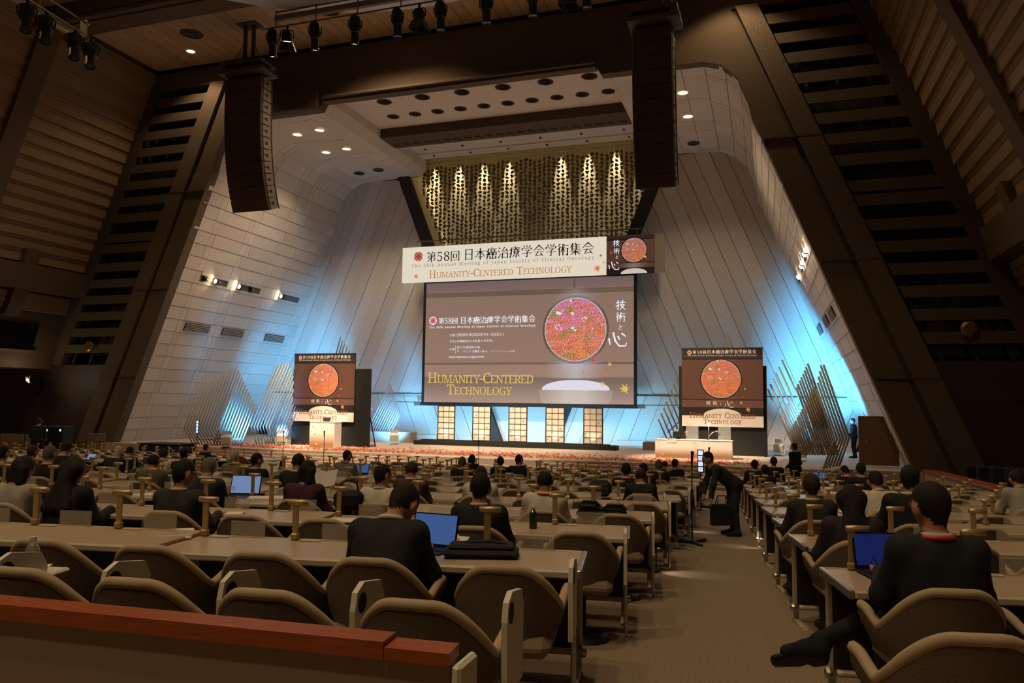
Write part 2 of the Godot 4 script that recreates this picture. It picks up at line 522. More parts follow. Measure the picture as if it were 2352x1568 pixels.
func build_stage_ceiling() -> void:
	# raised flat ceiling with rows of round openings
	var root := setting("ceiling_stage_raised", "flat pale ceiling over the stage front with rows of round openings")
	var csg := CSGCombiner3D.new()
	csg.name = "board"
	var bx := CSGBox3D.new()
	bx.name = "sheet"
	bx.size = Vector3(14.6, 0.12, 6.2)
	bx.position = Vector3(XC, 17.4, -36.0)
	bx.material = M.stage_ceiling
	csg.add_child(bx)
	var rows := []
	for i in 10: rows.append([Vector3(lerpf(-19.58, -7.3, i / 9.0), 17.34, -34.4), 0.31])
	for i in 6: rows.append([Vector3(lerpf(-19.09, -7.91, i / 5.0), 17.34, -35.36), 0.36])
	for i in 10: rows.append([Vector3(lerpf(-19.6, -7.38, i / 9.0), 17.34, -37.4), 0.31])
	for q in rows:
		var cy := CSGCylinder3D.new()
		cy.name = "hole"
		cy.radius = q[1]
		cy.height = 0.6
		cy.sides = 20
		cy.position = q[0]
		cy.material = M.stage_ceiling
		cy.operation = CSGShape3D.OPERATION_SUBTRACTION
		csg.add_child(cy, true)
	root.add_child(csg)
	var ord := ["first", "second", "third", "fourth", "fifth", "sixth", "seventh", "eighth", "ninth", "tenth"]
	for i in rows.size():
		var q: Array = rows[i]
		var rown := "front row" if i < 10 else ("middle row" if i < 16 else "rear row")
		var k: int = i if i < 10 else (i - 10 if i < 16 else i - 16)
		var can := thing("ceiling_can", "dark round ceiling can over the stage, %s in the %s from the lectern side" % [ord[k], rown], "ceiling can", q[0] + Vector3(0, 0.02, 0), 0.0, "round cans in the stage ceiling")
		put(can, "body", lathem([[q[1] - 0.01, 0.0], [q[1] - 0.01, 0.9], [0.001, 0.9]], 18), M.bar_grey)
		put(can, "ring", lathem([[q[1] - 0.02, -0.03], [q[1] + 0.05, -0.03], [q[1] + 0.05, 0.0], [q[1] - 0.02, 0.0]], 20), M.mullion)
		put(can, "reflector", lathem([[0.07, 0.2], [0.16, 0.3], [0.16, 0.34]], 12), M.aluminium)
	# dark beam crossing the stage behind that ceiling, with stepped mouldings
	var bm := setting("trim_stage_beam", "dark stepped beam crossing over the middle of the stage")
	put(bm, "beam", boxm(Vector3(14.5, 0.8, 1.6)), M.dark_beam, Vector3(XC, 17.2, -39.8))
	put(bm, "moulding", boxm(Vector3(14.5, 0.1, 0.3)), M.dark_beam, Vector3(XC, 16.86, -40.75))
	for i in 22:   # scalloped pendants along the lower edge
		put(bm, "scallop", lathem([[0.001, -0.12], [0.2, -0.1], [0.27, 0.0], [0.27, 0.03]], 12), M.dark_beam, Vector3(lerpf(-20.8, -7.2, i / 21.0), 16.8, -40.4))
	var c2 := setting("ceiling_stage_rear", "pale ceiling strip over the back of the stage")
	put(c2, "sheet", boxm(Vector3(14.6, 0.12, 4.4)), M.stage_ceiling, Vector3(XC, 17.5, -42.8))
	put(c2, "ledge", boxm(Vector3(14.6, 0.08, 0.9)), M.shell_white_c, Vector3(XC, 17.4, -44.4))
	for i in 6:
		for e in [[-43.2, 0.0], [-44.3, 0.12]]:
			var q := Vector3(lerpf(-20.3, -7.6, i / 5.0) + e[1], 17.42 if e[0] > -44.0 else 17.34, e[0])
			put(c2, "hanger_rosette", lathem([[0.001, -0.05], [0.07, -0.05], [0.09, 0.0]], 10), M.mullion, q)
	var up := setting("ceiling_plate_recess", "pale ceiling of the recess behind the hanging plates")
	put(up, "sheet", boxm(Vector3(17.6, 0.12, 4.6)), M.cream, Vector3(XC, 18.9, -47.1))
	put(up, "lip", boxm(Vector3(17.0, 1.4, 0.1)), M.cream, Vector3(XC, 18.15, -45.05))
	var rail := thing("hanging_rail", "long pale rail from which the metal plates hang", "rail", Vector3(XC, 17.62, -46.5))
	put(rail, "bar", tubem([Vector3(-8.6, 0, 0), Vector3(8.6, 0, 0)], 0.03), M.aluminium)
	for i in 7:
		put(rail, "hanger", tubem([Vector3(-8 + i * 2.66, 0, 0), Vector3(-8 + i * 2.66, 1.2, 0)], 0.008, 5), M.aluminium)

func plank(parent: Node, poly: Array, z: float, m: Material, thick := 0.05) -> void:
	var b := Build.new()
	var pv := PackedVector2Array()
	for p in poly: pv.append(p)
	b.prism(pv, z - thick, z)
	put(parent, "plank", b.done(), m)

func build_back_wall() -> void:
	var w := setting("wall_stage_back", "white back wall of the stage made of leaning planks")
	var bm := [M.shell_white, M.shell_white_b, M.shell_white_c]
	put(w, "backing", boxm(Vector3(44, 13.0, 0.2)), M.groove, Vector3(XC, 3.2, BACK_Z - 0.75))
	var zz := BACK_Z
	for side in [-1.0, 1.0]:
		var d := -0.45
		var i := 0
		while d < 15.4:
			var d2 := minf(d + 0.9, 15.4)
			var poly := []
			var y0 := 1.95
			var pts := []
			for e in [d + 0.012, d2 - 0.012]:
				var top: float = minf(16.2, (16.75 - e) / 0.801)
				pts.append([e, top])
			if pts[1][1] > y0 + 0.05:
				for q in [[pts[0][0], y0], [pts[1][0], y0], [pts[1][0], pts[1][1]], [pts[0][0], pts[0][1]]]:
					poly.append(Vector2(XC + side * (19.0 - 0.404 * q[1] - q[0]), q[1]))
				plank(w, poly, zz - 0.03 * (i % 2), bm[i % 3])
			d = d2
			i += 1
		# lower zone, planks leaning the other way
		var x := 0.0
		i = 0
		while x < 17.0:
			var poly := []
			for q in [[x + 0.012, -1.0], [x + 0.938, -1.0], [x + 0.938, 1.9], [x + 0.012, 1.9]]:
				poly.append(Vector2(XC + side * (1.5 + q[0] + 0.397 * (q[1] + 1.0)), q[1]))
			plank(w, poly, zz - 0.02 * (i % 2), bm[(i + 1) % 3])
			x += 0.95
			i += 1
		put(w, "plinth_strip", boxm(Vector3(9.5, 0.3, 0.35)), M.shell_white_b, Vector3(XC + side * 10.5, -0.85, zz + 0.2))
		put(w, "joint_rail", boxm(Vector3(15.0, 0.05, 0.06)), M.mullion, Vector3(XC + side * 11.0, 1.93, zz + 0.02))
	# smooth middle field between the struts
	plank(w, [Vector2(XC - 1.4, -1.0), Vector2(XC + 1.4, -1.0), Vector2(XC + 6.0, 10.4), Vector2(XC - 6.0, 10.4)], zz - 0.06, M.shell_white_c)
	# two dark struts forming a V
	for side in [-1.0, 1.0]:
		var t := setting("trim_strut", "dark leaning strut, one arm of the V on the stage back wall")
		var b := Build.new()
		var poly := PackedVector2Array()
		for q in [[1.4, -1.0], [2.1, -1.0], [9.0, 16.3], [8.2, 16.3]]: poly.append(Vector2(XC + side * q[0], q[1]))
		b.prism(poly, zz - 0.1, zz + 0.3)
		put(t, "strut", b.done(), M.concrete_dark if M.has("concrete_dark") else M.dark_beam)
	# recess behind: back board and sides
	var rc := setting("wall_plate_recess", "cream board behind the hanging metal plates")
	put(rc, "board", boxm(Vector3(19.0, 9.4, 0.1)), M.cream, Vector3(XC, 14.3, -48.6))
	for side in [-1.0, 1.0]:
		put(rc, "side", slab(Vector3(XC + side * 6.0, 9.6, -45.1), Vector3(XC + side * 9.4, 18.9, -45.1), Vector3(XC + side * 9.4, 18.9, -48.6), Vector3(XC + side * 6.0, 9.6, -48.6), Vector3(side * 0.1, 0, 0)), M.cream)
	put(rc, "ledge", boxm(Vector3(13.0, 0.1, 3.6)), M.cream, Vector3(XC, 9.7, -46.9))
	# wall above the ceiling strips, beside the recess
	build_chimes()

func build_chimes() -> void:
	# a curtain of small steel plates strung on wires
	var t := thing("plate_curtain", "curtain of small cut steel plates strung on wires behind the V", "sculpture", Vector3(XC, 17.6, -46.5))
	var shapes := []
	for s in 14:
		var poly := PackedVector2Array()
		var n: int = [4, 8, 6, 5, 7, 9, 4, 6, 8, 5, 10, 6, 3, 12][s]
		for k in n:
			var a := TAU * k / n + (0.78 if n == 4 else 0.3 * s)
			var r := 0.122 + 0.045 * sin(k * 2.4 + s * 1.7) if s != 13 else 0.115
			poly.append(Vector2(cos(a) * r * 1.05, sin(a) * r * (1.35 if s in [0, 6] else 1.0)))
		var b := Build.new()
		b.prism(poly, -0.004, 0.004)
		shapes.append(b.done())
	var rest := []
	for sh in shapes: rest.append([])
	var made := 0
	var wires := Build.new()
	for c in 51:
		var u := -7.9 + c * 0.316
		var drop := 0
		var y := -0.45 - 0.1 * sin(c * 1.3)
		var low := -6.9
		# the curtain ends where the struts come in
		var lim := (absf(u) - 8.6) / 0.397
		if absf(u) > 5.6: low = maxf(-6.9, 16.3 - 17.6 - (8.3 - absf(u)) / 0.397)
		wires.tube([Vector3(u, 0.0, 0), Vector3(u, low, 0)], 0.006, 3)
		while y > low + 0.1:
			var k := rng.randi_range(0, 13)
			var tr := Transform3D(Basis(Vector3.UP, rng.randf_range(-0.5, 0.5)) * Basis(Vector3.BACK, rng.randf_range(-0.35, 0.35)), Vector3(u + rng.randf_range(-0.02, 0.02), y, rng.randf_range(-0.03, 0.03)))
			if made < 300 and (c * 31 + drop * 17) % 4 == 0:
				put(t, "plate", shapes[k], M.plate_steel, tr.origin, tr.basis)
				made += 1
			else:
				rest[k].append(tr)
			y -= rng.randf_range(0.235, 0.29)
			drop += 1
	put(t, "wire", wires.done(true), M.black_metal)
	var st := SurfaceTool.new()
	st.begin(Mesh.PRIMITIVE_TRIANGLES)
	for k in shapes.size():
		for tr in rest[k]: st.append_from(shapes[k], 0, tr)
	var o := put(t, "plates", st.commit(), M.plate_steel)
	o.set_meta("kind", "stuff")

func under_shell(p: Vector3) -> Vector3:   # on the lower face of the shell's ceiling
	return Vector3(p.x, 16.15 + (11.7 - absf(p.x - XC)) / 4.1 * 0.15 - 0.01, p.z)

func build_downlights() -> void:
	var names := ["nearest the arch on the table side", "second from the arch on the table side", "nearest the arch, outer of two, lectern side", "nearest the arch, inner of two, lectern side", "further back, outer of two, lectern side", "further back, inner of two, lectern side"]
	for i in SHELL_CANS.size():
		var d := thing("downlight", "lit round downlight in the stage shell ceiling, " + names[i], "downlight", under_shell(SHELL_CANS[i]), 0.0, "downlights in the stage shell")
		put(d, "rim", lathem([[0.24, 0.0], [0.34, 0.0], [0.34, 0.02], [0.24, 0.02]], 20), M.white_paint, Vector3(0, -0.04, 0))
		put(d, "lamp", lathem([[0.001, 0.0], [0.26, 0.0]], 18), M.lit_can, Vector3(0, -0.025, 0))
	var dark := [Vector3(-3.623, 16.280, -43.150), Vector3(-24.873, 16.280, -42.951), Vector3(-23.394, 16.280, -42.794)]
	for i in 3:
		var d := thing("downlight", "unlit dark round downlight near the back of the shell ceiling, " + ["table side", "outer of two, lectern side", "inner of two, lectern side"][i], "downlight", under_shell(dark[i]), 0.0, "downlights in the stage shell")
		put(d, "rim", lathem([[0.24, 0.0], [0.34, 0.0], [0.34, 0.02], [0.24, 0.02]], 20), M.mullion, Vector3(0, -0.04, 0))
		put(d, "lamp", lathem([[0.001, 0.0], [0.26, 0.0]], 18), M.dark_glass, Vector3(0, -0.025, 0))

# ---------------------------------------------------------------- hall

func leaning(b: Build, side: float, y0: float, y1: float, in0: float, in1: float, out0: float, out1: float, z0: float, z1: float) -> void:
	# block whose faces follow the lean of the wall: in/out are distances from the middle at the lower and upper end
	var p := []
	for z in [z0, z1]:
		for q in [[in0, y0], [out0, y0], [out1, y1], [in1, y1]]: p.append(Vector3(XC + side * q[0], q[1], z))
	b.hexa(p)

func build_hall() -> void:
	build_floor()
	build_proscenium()
	build_side_walls()
	build_ceiling()
	build_rigging()

func build_floor() -> void:
	var f := setting("floor", "raked beige carpet floor of the hall")
	var b := Build.new()
	var x0 := XC - 29.0
	var x1 := XC + 29.0
	b.hexa([Vector3(x0, 7 * RAKE, 7), Vector3(x1, 7 * RAKE, 7), Vector3(x1, 7 * RAKE - 0.4, 7), Vector3(x0, 7 * RAKE - 0.4, 7),
		Vector3(x0, -30.4 * RAKE, -30.4), Vector3(x1, -30.4 * RAKE, -30.4), Vector3(x1, -30.4 * RAKE - 0.4, -30.4), Vector3(x0, -30.4 * RAKE - 0.4, -30.4)])
	put(f, "carpet", b.done(), M.carpet)
	put(f, "carpet", boxm(Vector3(58, 0.4, 3.0)), M.carpet, Vector3(XC, -30.4 * RAKE - 0.2, -31.9))
	var s := setting("floor_stage", "stage platform covered in pale cloth with steps along its front")
	put(s, "platform", boxm(Vector3(40.2, 0.9, 13.2)), M.stage_cloth, Vector3(XC - 0.2, STAGE_Y - 0.45, -38.85))
	for i in 6:
		var top := -1.824 + 0.1373 * (i + 1)
		if i == 5: top = STAGE_Y - 0.002
		var z := -30.42 - 0.3 * i
		put(s, "step", boxm(Vector3(31.2, top + 1.9, 32.3 + z + 0.0), 0.02), M.stage_cloth, Vector3(-13.0, (top - 1.9) * 0.5, (z - 32.3) * 0.5))
	var bk := setting("wall_back", "back wall of the hall behind the last row")
	put(bk, "wall", boxm(Vector3(60, 24, 0.3)), M.hall_wall, Vector3(XC, 8.5, 7.1))

func build_proscenium() -> void:
	# the great arch: two leaning concrete legs and the beam that joins them
	var w := setting("wall_proscenium", "dark concrete arch framing the stage")
	var z0 := FRONT_Z - 0.55
	for side in [-1.0, 1.0]:
		# inner band of the leg (rough), groove, outer band (smooth)
		var b := Build.new()
		leaning(b, side, -2.2, 13.4, 19.85, 13.67, 21.1, 14.8, FRONT_Z, z0)
		put(w, "leg_inner_band", b.done(), M.concrete)
		b = Build.new()
		leaning(b, side, -2.2, 18.3, 21.1, 12.82, 21.3, 13.02, FRONT_Z - 0.12, z0)
		put(w, "leg_groove", b.done(), M.dark_beam)
		b = Build.new()
		leaning(b, side, -2.2, 18.3, 21.3, 13.02, 22.3, 13.93, FRONT_Z + 0.08, z0)
		put(w, "leg_outer_band", b.done(), M.concrete)
		# casting joints across the leg
		for y in [2.5, 7.2, 12.4]:
			b = Build.new()
			var c: float = 19.0 - 0.404 * y
			leaning(b, side, y, y + 0.05, c + 0.14, c + 0.12, c + 2.3, c + 2.28, FRONT_Z + 0.095, FRONT_Z - 0.2)
			put(w, "joint", b.done(), M.dark_beam)
		# outer strip against the hall wall
		b = Build.new()
		leaning(b, side, 3.2, 19.2, 23.35, 17.0, 24.6, 18.1, FRONT_Z, z0)
		put(w, "outer_strip", b.done(), M.dark_beam)
		# wall below the louvres
		b = Build.new()
		leaning(b, side, -2.4, 3.2, 22.3, 20.0, 28.0, 28.0, FRONT_Z - 0.1, z0)
		put(w, "lower_wall", b.done(), M.brown_panel)
		b = Build.new()
		leaning(b, side, 1.75, 1.8, 20.7, 20.7, 28.0, 28.0, FRONT_Z - 0.08, z0)
		put(w, "lower_joint", b.done(), M.dark_beam)
		# dark cavity behind the louvres
		b = Build.new()
		leaning(b, side, 3.0, 18.4, 20.1, 13.7, 24.5, 18.2, FRONT_Z - 2.2, FRONT_Z - 2.3)
		put(w, "cavity", b.done(), M.hall_wall)
		# mullions
		for k in 3:
			var o: float = [0.35, 1.55, 2.75][k]
			b = Build.new()
			leaning(b, side, 3.2, 18.2, 20.1 + o, 13.97 + o, 20.22 + o, 14.09 + o, FRONT_Z - 0.35, FRONT_Z - 0.45)
			put(w, "mullion", b.done(), M.mullion)
		# louvre boards
		for k in 16:
			var y := 3.85 + 0.9 * k
			if k == 6: y += 0.12
			if k == 7: y -= 0.2
			var c: float = 17.24 + 0.409 * (10.19 - y)
			b = Build.new()
			leaning(b, side, y, y + 0.46, c + 0.08, c - 0.11, c + 3.35, c + 3.16, FRONT_Z - 0.02, FRONT_Z - 0.14)
			put(w, "louvre", b.done(), M.louvre)
	# the beam with its raised middle
	var poly := PackedVector2Array()
	for q in [[-18.0, 19.2], [-18.6, 18.25], [-12.85, 18.25], [-14.82, 13.3], [-13.7, 13.3], [-13.5, 14.2], [-13.1, 15.2], [-12.45, 15.85], [-11.7, 16.08], [-7.25, 16.1], [-7.0, 16.55],
		[7.0, 16.55], [7.25, 16.1], [11.7, 16.08], [12.45, 15.85], [13.1, 15.2], [13.5, 14.2], [13.7, 13.3], [14.82, 13.3], [12.85, 18.25], [18.6, 18.25], [18.0, 19.2]]:
		poly.append(Vector2(XC + q[0], q[1]))
	var bb := Build.new()
	bb.prism(poly, z0, FRONT_Z - 0.03)
	put(w, "beam", bb.done(), M.beam_concrete)
	put(w, "moulding", boxm(Vector3(14.0, 0.12, 0.3)), M.beam_concrete, Vector3(XC, 16.62, FRONT_Z + 0.1))
	put(w, "moulding", boxm(Vector3(14.0, 0.12, 0.5)), M.beam_concrete, Vector3(XC, 16.5, FRONT_Z - 0.2))
	# lowered box in front of the haunch on the lectern side
	put(w, "haunch_box", boxm(Vector3(5.6, 1.15, 0.3), 0.08), M.beam_concrete, Vector3(XC - 10.0, 16.66, FRONT_Z + 0.1))

func build_side_walls() -> void:
	for side in [-1.0, 1.0]:
		var nm := "left" if side < 0 else "right"
		var w := setting("wall_" + nm, "leaning side wall of the hall clad in horizontal pale boards")
		var b := Build.new()
		leaning(b, side, 5.0, 20.0, half_wall(5.0) + 0.12, half_wall(20.0) + 0.12, half_wall(5.0) + 0.5, half_wall(20.0) + 0.5, 7.2, FRONT_Z - 2.4)
		put(w, "backing", b.done(), M.hall_wall)
		# boards: broad ones lapped over narrow ones, in two bays beside the column
		for bay in [[-26.5, -32.5], [-14.0, -25.5]]:
			var y := 8.32
			var k := 0
			while y < 19.1:
				var hgt := 0.43 if k % 2 == 0 else 0.15
				var lap := 0.1 if k % 2 == 0 else 0.02
				b = Build.new()
				leaning(b, side, y, y + hgt, half_wall(y) - lap, half_wall(y + hgt), half_wall(y) + 0.12, half_wall(y + hgt) + 0.12, bay[0], bay[1])
				put(w, "board", b.done(), M.slat if k % 4 < 2 else M.slat_b)
				y += hgt + 0.012
				k += 1
			# second strip of boards lower down
			for e in [[-26.5, -28.6], [-29.5, -32.4]] if bay[0] < -20.0 else [[-14.0, -25.5]]:
				for q in 3:
					var yy := 5.95 + q * 0.3
					b = Build.new()
					leaning(b, side, yy, yy + 0.28, half_wall(yy) - 0.08, half_wall(yy + 0.28), half_wall(yy) + 0.15, half_wall(yy + 0.28) + 0.15, e[0], e[1])
					put(w, "board", b.done(), M.slat)
		# column
		b = Build.new()
		leaning(b, side, 3.0, 19.4, half_wall(3.0) - 0.3, half_wall(19.4) - 0.3, half_wall(3.0) + 0.2, half_wall(19.4) + 0.2, -25.5, -26.5)
		put(w, "column", b.done(), M.beam_concrete)
		# horizontal beam under the boards, posts, gallery front
		b = Build.new()
		leaning(b, side, 6.95, 8.2, half_wall(6.95) - 0.55, half_wall(8.2) - 0.35, half_wall(6.95) + 0.2, half_wall(8.2) + 0.2, 6.0, FRONT_Z)
		put(w, "rail_beam", b.done(), M.beam_concrete)
		for z in [-29.05, -21.0]:
			b = Build.new()
			leaning(b, side, 5.6, 8.95, half_wall(5.6) - 0.4, half_wall(8.95) - 0.3, half_wall(5.6) + 0.2, half_wall(8.95) + 0.2, z + 0.4, z - 0.4)
			put(w, "post", b.done(), M.beam_concrete)
		b = Build.new()
		leaning(b, side, 3.1, 5.9, half_wall(3.1) - 0.25, half_wall(5.9) + 0.1, half_wall(3.1) + 0.2, half_wall(5.9) + 0.4, 6.0, FRONT_Z)
		put(w, "gallery_front", b.done(), M.hall_wall)
		for z in [-29.5, -24.0, -18.0]:
			b = Build.new()
			leaning(b, side, 3.9, 5.3, half_wall(3.9) - 0.2, half_wall(5.3) - 0.05, half_wall(3.9), half_wall(5.3), z + 1.5, z - 1.5)
			put(w, "gallery_window", b.done(), M.dark_glass)
			b = Build.new()
			leaning(b, side, 3.75, 3.9, half_wall(3.75) - 0.3, half_wall(3.9) - 0.3, half_wall(3.75), half_wall(3.9), z + 1.6, z - 1.6)
			put(w, "window_sill", b.done(), M.dark_beam)
		put(w, "gallery_soffit", boxm(Vector3(4.4, 0.2, 39.0)), M.hall_wall, Vector3(XC + side * 26.2, 3.05, -13.0))
		put(w, "lower_wall", boxm(Vector3(0.3, 7.0, 40.0)), M.brown_panel, Vector3(XC + side * 28.2, 0.2, -13.0))
	# low parapet with a wooden cap beside the stage steps, dark seats behind it
	var pp := setting("wall_parapet", "low pale parapet with a reddish wooden cap")
	var p0 := Vector3(5.62, -0.95, -32.2)
	var p1 := Vector3(5.3, -0.54, -20.5)
	put(pp, "parapet", slab(p0 + Vector3(0, -1.3, 0), p0, p1, p1 + Vector3(0, -1.3, 0), Vector3(0.3, 0, 0)), M.parapet)
	put(pp, "cap", slab(p0 + Vector3(-0.05, 0, 0), p0 + Vector3(0.4, 0, 0), p1 + Vector3(0.4, 0, 0), p1 + Vector3(-0.05, 0, 0), Vector3(0, 0.07, 0)), M.red_wood)

func build_ceiling() -> void:
	var c := setting("ceiling", "boarded ceiling of the hall between dark beams")
	put(c, "backing", boxm(Vector3(46, 0.3, 42)), M.hall_wall, Vector3(XC, 19.75, -13.5))
	var n := 58
	for i in n:
		var x := XC - 17.6 + 35.2 * (i + 0.5) / n
		put(c, "board", boxm(Vector3(35.2 / n - 0.025, 0.06, 6.0)), M.ceiling_board if i % 3 else M.ceiling_board_b, Vector3(x, 19.42, -29.5))
	put(c, "field", boxm(Vector3(36, 0.06, 20)), M.ceiling_board, Vector3(XC, 19.45, -15.4))
	put(c, "beam", boxm(Vector3(37, 1.2, 1.0)), M.beam_concrete, Vector3(XC, 18.95, -26.0))
	put(c, "moulding", boxm(Vector3(37, 0.16, 0.35)), M.beam_concrete, Vector3(XC, 18.5, -25.38))
	put(c, "moulding", boxm(Vector3(37, 0.14, 0.2)), M.beam_concrete, Vector3(XC, 18.75, -25.38))
	for i in HALL_CANS.size():
		var p: Vector3 = HALL_CANS[i]
		if i > 4: p = p
		var d := thing("ceiling_downlight", "lit round downlight in the hall ceiling, " + ["beside the lectern side wall", "above the side block of desks", "first of three by the lamp bar", "second of three by the lamp bar", "third of three by the lamp bar"][i] if i < 5 else "lit round downlight in the hall ceiling above the rear rows", "downlight", p + Vector3(0, 0.03, 0), 0.0, "hall ceiling downlights" if i < 5 else "hall ceiling downlights over the rear rows")
		put(d, "rim", lathem([[0.2, 0.0], [0.3, 0.0], [0.3, 0.05], [0.2, 0.05]], 18), M.white_paint, Vector3(0, -0.06, 0))
		put(d, "lamp", lathem([[0.001, 0.0], [0.22, 0.0]], 16), M.lit_lens, Vector3(0, -0.04, 0))
	var v := thing("ceiling_vent", "dark round air vent in the hall ceiling near the lectern side wall", "vent", Vector3(-26.680, 19.380, -29.477))
	put(v, "ring", lathem([[0.3, -0.05], [0.55, 0.0], [0.3, 0.02]], 22), M.mullion)
	put(v, "cone", lathem([[0.001, -0.1], [0.24, -0.06], [0.24, 0.0]], 18), M.dark_beam)
	var v2 := thing("ceiling_vent", "dark round air vent in the hall ceiling above the lamp bar", "vent", Vector3(-18.949, 19.380, -29.455))
	put(v2, "ring", lathem([[0.3, -0.05], [0.55, 0.0], [0.3, 0.02]], 22), M.mullion)
	put(v2, "cone", lathem([[0.001, -0.1], [0.24, -0.06], [0.24, 0.0]], 18), M.dark_beam)
	# big shallow acoustic disc hanging near the camera end, only its rim shows
	var disc := thing("acoustic_disc", "huge pale grey disc hanging under the ceiling, its rim just showing", "disc", Vector3(-12.14, 16.95, -14.58))
	put(disc, "shell", lathem([[0.001, -0.9], [3.0, -0.8], [6.0, -0.5], [11.45, -0.2], [11.45, 0.0], [0.001, 0.1]], 72), M.disc_grey)
	for i in 4:
		var a := TAU * i / 4 + 0.4
		put(disc, "wire", tubem([Vector3(cos(a) * 3.5, 0.2, sin(a) * 3.5), Vector3(cos(a) * 3.5, 2.1, sin(a) * 3.5)], 0.012, 5), M.black_metal)

func stage_lamp(parent_bar: Vector3, x: float, kind: int, label: String, tilt: float, yaw: float, lit := true) -> void:
	# theatre spotlight hanging from the bar by a clamp and a yoke
	var t := thing("stage_spotlight", label, "spotlight", Vector3(x, parent_bar.y, parent_bar.z + (x - parent_bar.x) * -0.0), yaw, "theatre spotlights on the lamp bars")
	put(t, "clamp", boxm(Vector3(0.09, 0.24, 0.1), 0.02), M.black_metal, Vector3(0, -0.07, 0))
	put(t, "yoke", tubem([Vector3(-0.24, -0.5, 0), Vector3(-0.26, -0.25, 0), Vector3(-0.18, -0.17, 0), Vector3(0.18, -0.17, 0), Vector3(0.26, -0.25, 0), Vector3(0.24, -0.5, 0)], 0.025, 6), M.black_metal)
	var q := Basis(Vector3.RIGHT, tilt)
	var b := Build.new()
	if kind == 0:
		b.lathe([[0.001, 0.42], [0.15, 0.42], [0.2, 0.34], [0.22, 0.0], [0.2, -0.12], [0.15, -0.16], [0.15, -0.52], [0.17, -0.54], [0.17, -0.6], [0.14, -0.6]], 14)
		put(t, "body", b.done(), M.black_metal, Vector3(0, -0.5, 0), q)
		put(t, "lens", lathem([[0.001, -0.6], [0.14, -0.58]], 14), M.lit_lens if lit else M.dark_glass, Vector3(0, -0.5, 0), q)
	else:
		b.lathe([[0.001, 0.3], [0.14, 0.3], [0.2, 0.2], [0.21, -0.12]], 14)
		put(t, "body", b.done(), M.black_metal, Vector3(0, -0.5, 0), q)
		put(t, "lens", lathem([[0.001, -0.1], [0.2, -0.1]], 14), M.lit_lens if lit else M.dark_glass, Vector3(0, -0.5, 0), q)
		for k in 4:
			var r := Basis(Vector3.UP, k * PI / 2)
			put(t, "barn_door", slab(r * Vector3(-0.2, -0.14, 0.2), r * Vector3(0.2, -0.14, 0.2), r * Vector3(0.3, -0.46, 0.32), r * Vector3(-0.3, -0.46, 0.32), r * Vector3(0, 0, 0.012)), M.black_metal, Vector3(0, -0.5, 0), q)

